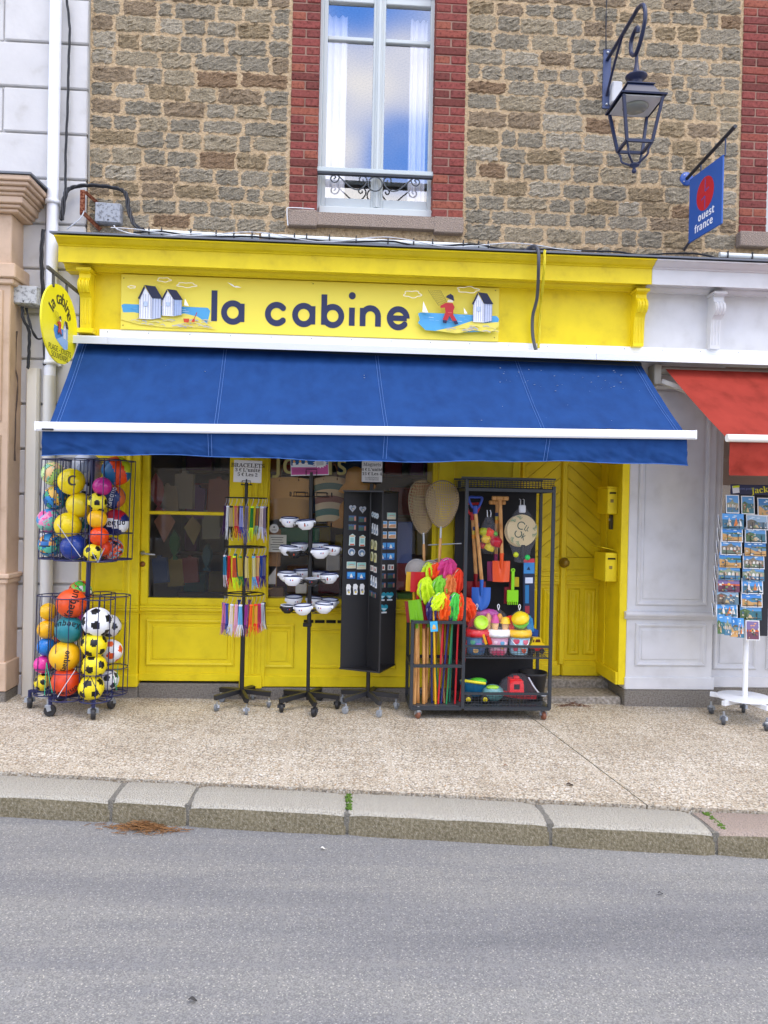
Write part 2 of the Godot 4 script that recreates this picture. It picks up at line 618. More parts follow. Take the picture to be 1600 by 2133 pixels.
		for u in [0.0, 1.0]:
			var all = prof + low
			for j in all.size() - 2:
				top.sm(false).tri(pt.call(u, Vector2(-0.15, -0.15)), pt.call(u, all[j]), pt.call(u, all[j + 1]))
		var s = part(kerb, "kerbstone", top, granite_rosy if i == 7 else granite)
		part(s, "front_face", front, granite_dirty)
	# earth and old mortar in the joints between the blocks
	var jg = G.new()
	for i in range(1, cuts.size() - 1):
		var x = cuts[i]
		jg.span(Vector3(x - 0.016, gy(x, kerb_z(x)) - 0.2, kerb_z(x) - 0.262), Vector3(x + 0.016, gy(x, kerb_z(x)) - 0.007 - 0.003 * (i % 3), kerb_z(x) - 0.010))
	part(kerb, "joint_filling", jg, rough_mat("a8a396", grit, Vector3(2.3, 2.3, 2.3), null, 0.0, 0.95), "stuff")
	jg = G.new()
	jg.quad(Vector3(jx.call(back) - 0.02, gy(1.4, back) - 0.006, back), Vector3(jx.call(1.8) - 0.02, gy(1.7, 1.8) - 0.006, 1.8), Vector3(jx.call(1.8) + 0.02, gy(1.7, 1.8) - 0.006, 1.8), Vector3(jx.call(back) + 0.02, gy(1.4, back) - 0.006, back))
	ground("pavement_joint", jg, mat("8a7f62", 0.95))

# line of the kerb's front edge: the street runs a little askew to the facade
func kerb_z(x):
	return 2.13 + 0.107 * x

const BRICK_H = 0.0676

func build_house():
	var h = thing("stone_house", "rubble stone house with red brick window surrounds above the yellow shop", "house", Vector3(0.6, 0, -3))
	var g = G.new()
	var zf = 0.0
	g.span(Vector3(-1.985, 2.9, -0.3), Vector3(-0.22, 7.6, zf))
	g.span(Vector3(0.705, 2.9, -0.3), Vector3(3.425, 7.6, zf))
	g.span(Vector3(-0.22, 2.9, -0.3), Vector3(0.705, 3.8, zf))
	g.span(Vector3(-0.22, 6.0, -0.3), Vector3(0.705, 7.6, zf))
	g.span(Vector3(3.425, 2.9, -0.3), Vector3(5.5, 3.8, zf))
	g.span(Vector3(4.3, 3.8, -0.3), Vector3(5.5, 7.6, zf))
	g.span(Vector3(3.425, 6.0, -0.3), Vector3(4.3, 7.6, zf))
	g.span(Vector3(-1.985, 2.9, -6), Vector3(-1.8, 7.6, -0.3))
	g.span(Vector3(5.3, 2.9, -6), Vector3(5.5, 7.6, -0.3))
	g.span(Vector3(-1.8, 2.9, -6), Vector3(5.3, 7.6, -5.8))
	g.span(Vector3(-1.8, 7.4, -5.8), Vector3(5.3, 7.6, -0.3))
	g.span(Vector3(-1.8, 2.9, -5.8), Vector3(5.3, 3.1, -0.3))
	part(h, "wall", g, mortar)
	# courses of rough stone
	for field in [[-1.972, -0.452, 3.46], [0.962, 3.196, 3.46]]:
		var y = field[2]
		var row = 0
		while y < 5.85:
			var hh = rng.randf_range(0.104, 0.136)
			var x = field[0] + (0.0 if row % 2 else 0.0)
			while x < field[1] - 0.06:
				var w = rng.randf_range(0.15, 0.35) if rng.randf() < 0.9 else rng.randf_range(0.07, 0.13)
				if x == field[0] and row % 2 == 0 and field[0] < -1.0:
					w = 0.16
				if field[1] - (x + w) < 0.13:
					w = field[1] - x
				var low = rng.randf_range(0.0, 0.022)
				lay_stone(h, x, y + low * rng.randf(), w, hh - low)
				x += w + rng.randf_range(0.006, 0.018)
			y += hh + rng.randf_range(0.004, 0.012)
			row += 1
	for x in [-0.40, -0.08, 0.22, 0.55]:
		lay_stone(h, x, 3.56 + rng.randf() * 0.02, 0.26, 0.12)
	# brick piers
	var bh = BRICK_H - 0.0065
	for pier in [[-0.432, -0.216, 3.895, 32], [0.70, 0.945, 3.885, 32], [3.212, 3.44, 3.865, 32]]:
		var shapes = []
		var full = pier[1] - pier[0]
		var half = full / 2 - 0.005
		for w in [full, half]:
			for v in 2:
				var b = G.new()
				b.box(Vector3.ZERO, Vector3(w, bh, 0.22), Basis.from_euler(Vector3(0, 0, (v - 0.5) * 0.008)), 0.006)
				shapes.append(b.mesh())
		for r in pier[3]:
			var y = pier[2] + r * BRICK_H + bh / 2
			for k in (1 if r % 2 else 2):
				var one = r % 2 == 1
				var cx = (pier[0] + pier[1]) / 2 if one else (pier[0] + half / 2 if k == 0 else pier[1] - half / 2)
				put(h, "brick", shapes[(0 if one else 2) + rng.randi() % 2], brick_mats[[0, 0, 2, 3, 3, 0, 1, 4, 5, 2][rng.randi() % 10]], Transform3D(Basis(), Vector3(cx, y, -0.098 + rng.randf_range(-0.003, 0.004)) - h.position))
		g = G.new()
		g.span(Vector3(pier[0] + 0.003, pier[2], -0.2), Vector3(pier[1] - 0.003, 6.1, 0.005))
		part(h, "brick_joints", g, mat("957868", 0.95))
	# sills
	g = G.new()
	g.span(Vector3(-0.438, 3.75, -0.2), Vector3(-0.211, 3.875, 0.075), 0.006)
	g.span(Vector3(0.711, 3.742, -0.2), Vector3(0.943, 3.866, 0.075), 0.006)
	g.mould([Vector2(-0.3, 3.765), Vector2(0.068, 3.765), Vector2(0.068, 3.862), Vector2(-0.12, 3.89), Vector2(-0.3, 3.89)], -0.211, 0.711)
	part(h, "window_sill", g, granite_rosy)
	g = G.new()
	g.span(Vector3(3.19, 3.735, -0.2), Vector3(3.44, 3.855, 0.075), 0.006)
	g.span(Vector3(3.44, 3.76, -0.2), Vector3(4.3, 3.85, 0.06), 0.006)
	part(h, "window_sill", g, granite_rosy)
	# casement window
	var frame_m = mat("c3cbcb", 0.45)
	var z = -0.10
	g = G.new()
	g.span(Vector3(-0.224, 3.89, z - 0.07), Vector3(-0.19, 5.9, z), 0.005)
	g.span(Vector3(0.705, 3.89, z - 0.07), Vector3(0.728, 5.9, z), 0.005)
	g.span(Vector3(-0.19, 5.68, z - 0.07), Vector3(0.705, 5.9, z), 0.005)
	g.span(Vector3(-0.205, 3.885, z - 0.06), Vector3(0.712, 3.968, z + 0.03), 0.008)
	var win = part(h, "window", g, frame_m)
	for s in [[-0.19, 0.245], [0.274, 0.705]]:
		g = G.new()
		var zz = z - 0.012
		g.span(Vector3(s[0], 3.972, zz - 0.05), Vector3(s[0] + 0.034, 5.68, zz), 0.005)
		g.span(Vector3(s[1] - 0.034, 3.972, zz - 0.05), Vector3(s[1], 5.68, zz), 0.005)
		g.span(Vector3(s[0] + 0.034, 3.972, zz - 0.05), Vector3(s[1] - 0.034, 4.05, zz), 0.005)
		g.span(Vector3(s[0] + 0.034, 5.62, zz - 0.05), Vector3(s[1] - 0.034, 5.68, zz), 0.005)
		g.span(Vector3(s[0] + 0.034, 5.315, zz - 0.045), Vector3(s[1] - 0.034, 5.347, zz - 0.004), 0.005)
		part(win, "sash", g, frame_m)
		for y in [[4.05, 5.315], [5.347, 5.62]]:
			g = G.new()
			g.quad(Vector3(s[0] + 0.03, y[0], zz - 0.03), Vector3(s[0] + 0.03, y[1], zz - 0.03), Vector3(s[1] - 0.03, y[1], zz - 0.03), Vector3(s[1] - 0.03, y[0], zz - 0.03))
			part(win, "pane", g, sky_glass)
	g = G.new()
	g.span(Vector3(0.232, 3.972, z - 0.05), Vector3(0.287, 5.68, z + 0.008), 0.008)
	g.span(Vector3(0.248, 3.975, z), Vector3(0.271, 5.68, z + 0.02), 0.006)
	part(win, "meeting_stile", g, frame_m)
	for s in [[-0.17, 0.0], [0.52, 0.66]]:
		g = G.new()
		g.sheet(24, 2, func(u, v): return Vector3(lerpf(s[0], s[1], u), lerpf(3.93, 5.6, v), -0.27 + 0.018 * sin(u * 19.0) + 0.01 * sin(u * 7.0 + v)))
		part(win, "curtain", g, mat("e9e9ee", 0.9))
	# window beside the second pier, mostly out of the picture
	g = G.new()
	g.span(Vector3(3.43, 3.86, -0.17), Vector3(3.53, 6.0, -0.08), 0.006)
	g.span(Vector3(3.53, 3.86, -0.17), Vector3(4.3, 3.95, -0.08), 0.006)
	win = part(h, "window", g, frame_m)
	g = G.new()
	g.quad(Vector3(3.53, 3.95, -0.14), Vector3(3.53, 6.0, -0.14), Vector3(4.3, 6.0, -0.14), Vector3(4.3, 3.95, -0.14))
	part(win, "pane", g, sky_glass)
	# scrolled iron guard across the casement
	var bar_y = 4.213
	var guard = thing("window_guard", "wrought iron guard of scrolls with a flat zinc-topped bar across the window", "railing", Vector3(0.245, 3.9, -0.03))
	g = G.new()
	g.span(Vector3(-0.222, bar_y, -0.05), Vector3(0.71, bar_y + 0.035, -0.005), 0.004)
	part(guard, "top_bar", g, mat("b9c4c4", 0.5))
	g = G.new()
	g.span(Vector3(-0.222, bar_y - 0.016, -0.045), Vector3(0.71, bar_y - 0.001, -0.01))
	part(guard, "under_bar", g, mat("2b3138", 0.5))
	var iron = mat("474d52", 0.5)
	var X = Vector3(1, 0, 0)
	var Y = Vector3(0, 1, 0)
	for s in [-1.0, 1.0]:
		var c = Vector3(0.243, 0, -0.028)
		g = G.new()
		var p = []
		for q in [[0.33, -0.05], [0.315, -0.035], [0.327, -0.022], [0.348, -0.03], [0.352, -0.055], [0.33, -0.075], [0.30, -0.066], [0.285, -0.03], [0.30, -0.018], [0.24, -0.07], [0.185, -0.115], [0.13, -0.125], [0.085, -0.095], [0.066, -0.05], [0.085, -0.018], [0.115, -0.02], [0.127, -0.045], [0.112, -0.062], [0.095, -0.052], [0.1, -0.04]]:
			p.append(Vector3(c.x + s * q[0], bar_y + q[1], c.z))
		g.tube(smooth_path(p, 4), 0.0055, 6)
		part(guard, "scroll", g, iron)
	g = G.new()
	g.tube(arc(Vector3(0.243, bar_y - 0.075, -0.028), X, Y, 0.056, 0.056, 0.0, TAU * 0.999, 28), 0.0055, 6)
	part(guard, "ring", g, iron)

func lay_stone(h, x, y, w, hh):
	var g = G.new()
	var sd = rng.randf() * 100.0
	var proud = rng.randf_range(0.003, 0.012)
	var nx = clampi(int(w / 0.022), 5, 16)
	var ny = 8
	var f = func(u, v):
		var a = u * 2.0 - 1.0
		var b = v * 2.0 - 1.0
		var rim = maxf(absf(a), absf(b))
		var px = a * (1.0 - 0.07 * pow(absf(b), 5.0) * 0.11 / w)
		var py = b * (1.0 - 0.10 * pow(absf(a), 6.0))
		var ox = fine.get_noise_2d(sd + a * 3.0 * w / 0.2, b * 3.0 + 7.0) * 0.024
		var oy = fine.get_noise_2d(sd + 31.0 + a * 7.0 * w / 0.2, b * 2.0) * 0.024
		var z = proud + fine.get_noise_3d(a * 6.0 * w / 0.2 + sd, b * 5.0, 1.0) * 0.018 + fine.get_noise_2d(a * 13.0 * w / 0.2 + sd, b * 11.0) * 0.012
		z = lerpf(maxf(z, 0.003), -0.008, smoothstep(0.80, 1.0, rim))
		return Vector3(x + w / 2 + px * (w / 2 + 0.007) + ox, y + hh / 2 + py * (hh / 2 + 0.008) + oy, z)
	g.sheet(nx, ny, f, false)
	var pick = [0, 0, 0, 0, 1, 1, 1, 1, 2, 2, 2, 3, 3, 4, 4, 5, 5, 5, 0, 1, 2, 6][rng.randi() % 22]
	if w < 0.13:
		pick = 1
	part(h, "stone", g, stone_mats[pick])


const MOULD = [Vector2(0, 0), Vector2(0.004, 0.012), Vector2(0.014, 0.017), Vector2(0.026, 0.012), Vector2(0.034, 0.004), Vector2(0.052, 0.003), Vector2(0.056, 0.011), Vector2(0.066, 0.012)]
const MOULD_SMALL = [Vector2(0, 0), Vector2(0.004, 0.010), Vector2(0.012, 0.013), Vector2(0.022, 0.004), Vector2(0.034, 0.003), Vector2(0.037, 0.009)]

# moulded cornice and frieze profile shared by both shops, from the fascia outwards
func cornice_profile():
	return [Vector2(0.0, 3.315), Vector2(0.125, 3.315), Vector2(0.128, 3.322), Vector2(0.145, 3.328), Vector2(0.165, 3.34), Vector2(0.17, 3.352), Vector2(0.275, 3.352), Vector2(0.278, 3.331), Vector2(0.29, 3.331), Vector2(0.29, 3.446), Vector2(0.30, 3.45), Vector2(0.303, 3.457), Vector2(0.325, 3.465), Vector2(0.35, 3.478), Vector2(0.365, 3.486), Vector2(0.38, 3.489), Vector2(0.385, 3.497), Vector2(0.0, 3.55)]

func bracket(parent, x, m):
	# scrolled console under the cornice, seen as an S from the side
	var prof = [Vector2(0.09, 3.316), Vector2(0.235, 3.316), Vector2(0.235, 3.29), Vector2(0.20, 3.275), Vector2(0.205, 3.245)]
	for i in 9:
		var a = lerpf(1.2, -1.5, i / 8.0)
		prof.append(Vector2(0.195 + 0.048 * cos(a), 3.185 + 0.055 * sin(a)))
	prof += [Vector2(0.178, 3.105), Vector2(0.172, 3.07), Vector2(0.168, 3.02), Vector2(0.165, 2.93), Vector2(0.163, 2.878), Vector2(0.09, 2.878)]
	var g = G.new()
	g.mould(prof, x - 0.042, x + 0.042)
	for k in 3:
		var xx = x - 0.026 + k * 0.026
		g.tube([Vector3(xx, 3.23, 0.222), Vector3(xx, 3.205, 0.243), Vector3(xx, 3.175, 0.243), Vector3(xx, 3.137, 0.215)], 0.009, 6)
		g.tube([Vector3(xx, 3.10, 0.172), Vector3(xx, 2.91, 0.162)], 0.007, 6)
	g.span(Vector3(x - 0.055, 3.292, 0.1), Vector3(x + 0.055, 3.316, 0.242), 0.004)
	return part(parent, "bracket", g, m)

func build_neighbours():
	# white rendered building with raised corner blocks
	var w = thing("white_building", "white rendered building with raised corner blocks beside the stone house", "building", Vector3(-3.4, 0, 0))
	var g = G.new()
	g.span(Vector3(-7, -0.1, -5), Vector3(-2.0, 8.0, -0.002))
	part(w, "wall", g, white_wall)
	var y = 3.705 - 0.347 * 11
	for r in 23:
		var x0 = -2.62 if r % 2 else -3.3
		var y0 = maxf(y + r * 0.347, 0.02)
		var y1 = y + (r + 1) * 0.347 - 0.016
		if y1 > y0 + 0.05:
			g = G.new()
			g.span(Vector3(x0, y0, -0.01), Vector3(-1.99, y1, 0.026), 0.008)
			part(w, "block", g, white_wall)
			if r % 2:
				g = G.new()
				g.span(Vector3(-4.0, y0, -0.01), Vector3(x0 - 0.014, y1, 0.012), 0.006)
				part(w, "block", g, white_wall)
	# strip of bare wall between the two buildings, under the shop's sign
	g = G.new()
	g.span(Vector3(-1.988, -0.1, -0.3), Vector3(-1.70, 3.0, 0.012))
	g.span(Vector3(-2.015, 1.137, 0.02), Vector3(-2.13, 1.078, 0), 0.004)
	part(w, "bare_wall", g, rough_mat("d9d4c8", noise_tex(41, 0.012, [[0.0, "8f8876"], [0.4, "d7d0c0"], [1.0, "ffffff"]], {"oct": 6, "gain": 0.6}), Vector3(1.2, 1.2, 1.2), noise_tex(42, 0.02, null, {"oct": 5}), 1.2, 0.95))
	# beige shop front
	var b = thing("beige_shopfront", "beige painted timber shop front with a deep moulded cornice", "shopfront", Vector3(-2.9, 0, 0.1))
	var xr = -2.258
	g = G.new()
	for s in [[3.868, 3.906, 0.0, 0.42], [3.84, 3.868, 0.02, 0.40], [3.81, 3.84, 0.045, 0.375], [3.785, 3.81, 0.07, 0.35], [3.735, 3.785, 0.085, 0.335], [3.71, 3.735, 0.11, 0.31], [3.685, 3.71, 0.135, 0.285]]:
		g.span(Vector3(-5, s[0], 0.0), Vector3(xr - s[2], s[1], s[3]), 0.006)
	part(b, "cornice", g, beige)
	g = G.new()
	g.prism([Vector2(-5, 0.0), Vector2(xr + 0.012, 0.0), Vector2(xr + 0.012, 0.432), Vector2(-5, 0.432)], 0.0, 0.014, Transform3D(Basis(Vector3(1, 0, 0), Vector3(0, -0.06, 1).normalized(), Vector3(0, 1, 0.06).normalized()), Vector3(0, 3.934, 0.0)))
	part(b, "lead_flashing", g, mat("6f747c", 0.6))
	var xp = -2.454
	g = G.new()
	g.span(Vector3(-5, 0.14, 0.0), Vector3(xp, 3.685, 0.24), 0.006)
	part(b, "pilaster", g, beige)
	for q in [[3.31, 3.204, 0.05], [3.204, 3.162, 0.03], [1.019, 0.984, 0.035], [0.984, 0.945, 0.02]]:
		g = G.new()
		g.span(Vector3(-5, q[1], 0.0), Vector3(xp + q[2], q[0], 0.24 + q[2]), 0.008)
		part(b, "moulding", g, beige)
	g = G.new()
	g.panel(-3.3, 2.15, xp - 0.05, 3.12, 0.241, MOULD)
	g.panel(-3.3, 1.15, xp - 0.05, 2.05, 0.241, MOULD)
	g.panel(-3.3, 0.45, xp - 0.05, 0.92, 0.241, MOULD)
	part(b, "panel", g, beige)
	g = G.new()
	g.span(Vector3(-5, 0.145, 0.0), Vector3(xp + 0.02, 0.36, 0.262), 0.006)
	part(b, "base_board", g, beige)
	g = G.new()
	g.span(Vector3(-5, -0.05, 0.0), Vector3(xp + 0.012, 0.14, 0.25), 0.006)
	part(b, "plinth", g, plinth_stone())

	# lilac grey shop on the other side
	var l = thing("lilac_shopfront", "pale lilac grey painted timber shop front with panelled pilaster and dark window", "shopfront", Vector3(3.3, 0, 0.0))
	var x0 = 2.332
	g = G.new()
	g.mould(cornice_profile(), 2.383, 6.5)
	part(l, "cornice", g, lilac)
	g = G.new()
	g.span(Vector3(2.383, 2.78, -0.05), Vector3(6.5, 3.32, 0.10))
	part(l, "fascia", g, lilac)
	bracket(l, 2.959, lilac)
	var px1 = 3.043
	g = G.new()
	g.span(Vector3(x0, 0.145, -0.40), Vector3(px1, 2.78, 0.06), 0.004)
	part(l, "pilaster", g, lilac)
	g = G.new()
	g.panel(x0 + 0.07, 0.821, px1 - 0.055, 2.6, 0.06, MOULD)
	part(l, "panel", g, lilac)
	g = G.new()
	g.panel(x0 + 0.07, 0.333, px1 - 0.055, 0.678, 0.06, MOULD)
	part(l, "panel", g, lilac)
	g = G.new()
	var ry = 0.741
	g.mould([Vector2(0.0, ry - 0.03), Vector2(0.075, ry - 0.03), Vector2(0.085, ry - 0.018), Vector2(0.09, ry - 0.005), Vector2(0.105, ry), Vector2(0.11, ry + 0.015), Vector2(0.10, ry + 0.03), Vector2(0.06, ry + 0.034), Vector2(0.0, ry + 0.034)], x0 - 0.022, px1 + 0.03)
	part(l, "rail_moulding", g, lilac)
	g = G.new()
	g.span(Vector3(x0 - 0.01, 0.145, -0.3), Vector3(px1 + 0.018, 0.245, 0.075), 0.006)
	part(l, "base_board", g, lilac)
	g = G.new()
	g.span(Vector3(x0 - 0.008, -0.3, -0.42), Vector3(px1 + 0.02, 0.142, 0.068), 0.008)
	part(l, "plinth", g, plinth_stone())
	g = G.new()
	g.span(Vector3(px1 + 0.0, 0.145, -0.4), Vector3(6.5, 0.72, -0.03), 0.004)
	g.span(Vector3(px1 + 0.0, 0.145, -0.3), Vector3(6.5, 0.235, -0.015), 0.004)
	part(l, "riser", g, lilac)
	g = G.new()
	g.panel(px1 + 0.05, 0.29, px1 + 0.42, 0.66, -0.03, MOULD)
	g.panel(px1 + 0.5, 0.29, px1 + 1.5, 0.66, -0.03, MOULD)
	part(l, "panel", g, lilac)
	g = G.new()
	g.span(Vector3(px1 + 0.02, -0.3, -0.4), Vector3(6.5, 0.143, -0.02), 0.006)
	part(l, "plinth", g, plinth_stone())
	g = G.new()
	g.span(Vector3(px1 + 0.001, 0.72, -0.2), Vector3(px1 + 0.06, 2.78, 0.02), 0.005)
	g.span(Vector3(px1 + 0.06, 0.72, -0.2), Vector3(px1 + 0.10, 2.78, -0.02), 0.005)
	g.span(Vector3(px1 + 0.10, 0.72, -0.2), Vector3(6.5, 0.78, -0.03), 0.005)
	var f = part(l, "window", g, lilac)
	g = G.new()
	g.quad(Vector3(px1 + 0.10, 0.78, -0.08), Vector3(px1 + 0.10, 2.78, -0.08), Vector3(6.5, 2.78, -0.08), Vector3(6.5, 0.78, -0.08))
	part(f, "pane", g, glass)
	g = G.new()
	g.span(Vector3(3.3, 0.6, -1.3), Vector3(6.5, 0.72, -0.2))
	g.span(Vector3(3.1, 0.6, -1.5), Vector3(6.5, 2.9, -1.3))
	g.span(Vector3(3.0, 0.6, -1.5), Vector3(3.12, 2.9, -0.41))
	g.span(Vector3(6.5, 0.6, -1.5), Vector3(6.7, 2.9, 0.1))
	g.span(Vector3(3.0, 2.79, -1.5), Vector3(6.7, 2.9, -0.06))
	part(l, "display_recess", g, mat("9a8676", 0.8))

func plinth_stone():
	if not mats.has("plinth"):
		mats["plinth"] = rough_mat("a5a19a", noise_tex(45, 0.03, [[0.0, "8f8a84"], [0.5, "c2beb8"], [1.0, "e4e1dc"]], {"oct": 6, "gain": 0.65}), Vector3(3.5, 3.5, 3.5), noise_tex(46, 0.04, null), 0.3, 0.9)
	return mats["plinth"]

func build_shopfront():
	var s = thing("yellow_shopfront", "bright yellow painted timber shop front with glazed door and display window", "shopfront", Vector3(0.2, 0, 0.05))
	var g = G.new()
	g.mould(cornice_profile(), -2.096, 2.38)
	part(s, "cornice", g, yellow)
	# lead-grey capping on the cornice
	g = G.new()
	g.prism([Vector2(-2.125, 0.02), Vector2(6.5, 0.02), Vector2(6.5, 0.395), Vector2(-2.125, 0.395)], 0.0, 0.012, Transform3D(Basis(Vector3(1, 0, 0), Vector3(0, -0.12, 1).normalized(), Vector3(0, 1, 0.12).normalized()), Vector3(0, 3.556, 0.0)))
	part(s, "capping", g, mat("70757f", 0.55))
	g = G.new()
	g.span(Vector3(-1.984, 2.78, -0.05), Vector3(2.38, 3.32, 0.10))
	part(s, "fascia", g, yellow)
	bracket(s, -1.93, yellow)
	bracket(s, 2.336, yellow)
	g = G.new()
	var fx = -1.93
	g.mould([Vector2(0.08, 2.838), Vector2(0.20, 2.838), Vector2(0.195, 2.853), Vector2(0.17, 2.873), Vector2(0.165, 2.878), Vector2(0.08, 2.878)], fx - 0.06, fx + 0.06)
	part(s, "bracket_foot", g, yellow)

	# pilaster at the wall end
	var z = 0.08
	var ax = -1.96
	var bx = -1.527
	var base = 0.145
	g = G.new()
	g.span(Vector3(ax, base, -0.2), Vector3(bx, 2.78, z), 0.004)
	part(s, "pilaster", g, yellow)
	var rail = 0.742
	g = G.new()
	g.panel(ax + 0.05, rail + 0.09, bx - 0.06, 2.6, z, MOULD)
	part(s, "panel", g, yellow)
	g = G.new()
	g.panel(ax + 0.05, 0.277, bx - 0.06, 0.661, z, MOULD)
	part(s, "panel", g, yellow)
	var railp = func(zz): return [Vector2(-0.1, rail - 0.035), Vector2(zz + 0.01, rail - 0.035), Vector2(zz + 0.014, rail - 0.02), Vector2(zz + 0.028, rail - 0.012), Vector2(zz + 0.034, rail), Vector2(zz + 0.028, rail + 0.012), Vector2(zz + 0.04, rail + 0.016), Vector2(zz + 0.04, rail + 0.03), Vector2(zz + 0.01, rail + 0.036), Vector2(-0.1, rail + 0.036)]
	g = G.new()
	g.mould(railp.call(z), ax - 0.012, bx + 0.01)
	part(s, "rail_moulding", g, yellow)
	g = G.new()
	g.span(Vector3(ax - 0.01, base, -0.1), Vector3(bx + 0.008, base + 0.095, z + 0.016), 0.006)
	part(s, "base_board", g, yellow)

	# glazed door
	var dl = bx + 0.004
	var dr = -0.739
	var gl = -1.466
	var gr = -0.85
	var gb = 0.83
	var zd = 0.04
	var db = 0.186
	g = G.new()
	g.span(Vector3(dl, db, zd - 0.045), Vector3(gl, 2.4, zd), 0.004)
	g.span(Vector3(gr, db, zd - 0.045), Vector3(dr, 2.4, zd), 0.004)
	g.span(Vector3(gl, db, zd - 0.045), Vector3(gr, gb, zd), 0.003)
	var door = part(s, "door", g, yellow)
	g = G.new()
	var ty = 1.492
	g.span(Vector3(gl, ty - 0.013, zd - 0.03), Vector3(gr, ty + 0.013, zd - 0.002), 0.004)
	part(door, "glazing_bar", g, yellow)
	g = G.new()
	g.mould(railp.call(zd), dl + 0.01, dr - 0.01)
	part(door, "rail_moulding", g, yellow)
	g = G.new()
	g.panel(dl + 0.05, 0.302, dr - 0.05, 0.666, zd, MOULD)
	part(door, "panel", g, yellow)
	g = G.new()
	g.span(Vector3(dl + 0.004, db, zd), Vector3(dr - 0.004, db + 0.06, zd + 0.014), 0.006)
	part(door, "weather_board", g, yellow)
	g = G.new()
	g.quad(Vector3(gl - 0.01, gb - 0.01, zd - 0.022), Vector3(gl - 0.01, 2.4, zd - 0.022), Vector3(gr + 0.01, 2.4, zd - 0.022), Vector3(gr + 0.01, gb - 0.01, zd - 0.022))
	part(door, "pane", g, glass)
	g = G.new()
	var hp = Vector3(-1.506, 1.176, 0.04)
	g.lathe([Vector2(0, 0), Vector2(0.018, 0), Vector2(0.02, 0.006), Vector2(0.012, 0.01), Vector2(0.009, 0.03), Vector2(0, 0.03)], Transform3D(Basis.from_euler(Vector3(PI / 2, 0, 0)), hp), 14)
	g.tube([hp + Vector3(0, 0, 0.032), hp + Vector3(0.04, -0.004, 0.036), hp + Vector3(0.10, -0.01, 0.03)], 0.008, 8)
	part(door, "handle", g, steel)
	g = G.new()
	g.lathe([Vector2(0, 0.006), Vector2(0.02, 0.006), Vector2(0.022, 0.0), Vector2(0.0, -0.001)], Transform3D(Basis.from_euler(Vector3(PI / 2, 0, 0)), Vector3(-1.508, 1.091, 0.042)), 16)
	part(door, "lock_plate", g, mat("8a5a2c", 0.4, 0.5))
	g = G.new()
	g.lathe([Vector2(0, 0.004), Vector2(0.009, 0.004), Vector2(0.01, 0.0), Vector2(0.0, -0.001)], Transform3D(Basis.from_euler(Vector3(PI / 2, 0, 0)), Vector3(-1.503, 1.038, 0.042)), 12)
	part(door, "keyhole_cover", g, yellow)
	g = G.new()
	g.span(Vector3(-1.556, 1.265, 0.05), Vector3(-1.532, 1.23, 0.085), 0.002)
	part(door, "latch", g, yellow)

	# mullion between door and window
	var ml = dr + 0.004
	var mr = -0.55
	g = G.new()
	g.span(Vector3(ml, base, -0.1), Vector3(mr, 2.4, 0.06), 0.004)
	for x in [0.25, 0.5, 0.75]:
		g.span(Vector3(lerpf(ml, mr, x) - 0.012, base + 0.1, 0.06), Vector3(lerpf(ml, mr, x) + 0.012, 2.4, 0.072 if x == 0.5 else 0.066), 0.004)
	part(s, "mullion", g, yellow)
	g = G.new()
	g.span(Vector3(ml - 0.01, base - 0.01, -0.1), Vector3(mr - 0.02, base + 0.09, 0.078), 0.006)
	part(s, "base_board", g, yellow)

	# display window over its panelled riser
	var wr = 0.756
	var wb = 0.838
	g = G.new()
	g.span(Vector3(mr - 0.02, base, -0.12), Vector3(wr + 0.02, wb, 0.04), 0.004)
	part(s, "riser", g, yellow)
	g = G.new()
	g.mould(railp.call(0.04), mr - 0.02, wr + 0.02)
	part(s, "rail_moulding", g, yellow)
	for q in [[-0.564, -0.325, 0], [-0.223, 0.147, 1], [0.2, 0.481, 1]]:
		g = G.new()
		g.panel(q[0], 0.29, q[1], 0.635 - q[2] * 0.03, 0.04, MOULD_SMALL if q[2] else MOULD)
		part(s, "panel", g, yellow)
	g = G.new()
	g.span(Vector3(mr - 0.02, base, -0.1), Vector3(wr + 0.02, base + 0.085, 0.056), 0.006)
	part(s, "base_board", g, yellow)
	for k in 4:
		g = G.new()
		var vx = -0.253 + k * 0.088
		g.span(Vector3(vx, 0.648, 0.03), Vector3(vx + 0.075, 0.672, 0.046), 0.002)
		part(s, "air_vent", g, mat("15130f", 0.9))
	g = G.new()
	g.span(Vector3(mr, wb, 0.0), Vector3(mr + 0.012, 2.4, 0.05), 0.003)
	g.span(Vector3(mr + 0.012, 2.38, 0.0), Vector3(wr - 0.012, 2.4, 0.05), 0.003)
	g.span(Vector3(wr - 0.012, wb, 0.0), Vector3(wr, 2.4, 0.05), 0.003)
	var win = part(s, "window", g, yellow)
	g = G.new()
	g.quad(Vector3(mr, wb, 0.02), Vector3(mr, 2.4, 0.02), Vector3(wr, 2.4, 0.02), Vector3(wr, wb, 0.02))
	part(win, "pane", g, glass)
	var let = letter(win, "JOUETS", 0.165, mat("c9bd7a", 0.6), at(Vector3(-0.22, 1.874, 0.022) - s.position), true)
	let.set_meta("label", "cream JOUETS lettering on the display window glass")
	# notices stuck to the glass
	var nt = Print.new()
	nt.xf = Transform3D(Basis(), Vector3(-0.5, 1.384, 0.023))
	nt.disc(0.0, 0.0, 0.036, "d8d6d0")
	nt.disc(0.0, 0.012, 0.008, "55534e", 0.006)
	for k in 2:
		nt.rect(-0.02, -0.008 - k * 0.008, 0.02, -0.005 - k * 0.008, "8a8780")
	single("window_sticker", "round white sticker on the display window glass", "sticker", nt, inks(0.6))
	nt = Print.new()
	nt.xf = Transform3D(Basis(), Vector3(-0.476, 1.268, 0.023))
	nt.rect(-0.074, -0.068, 0.074, 0.068, "c9c8bc")
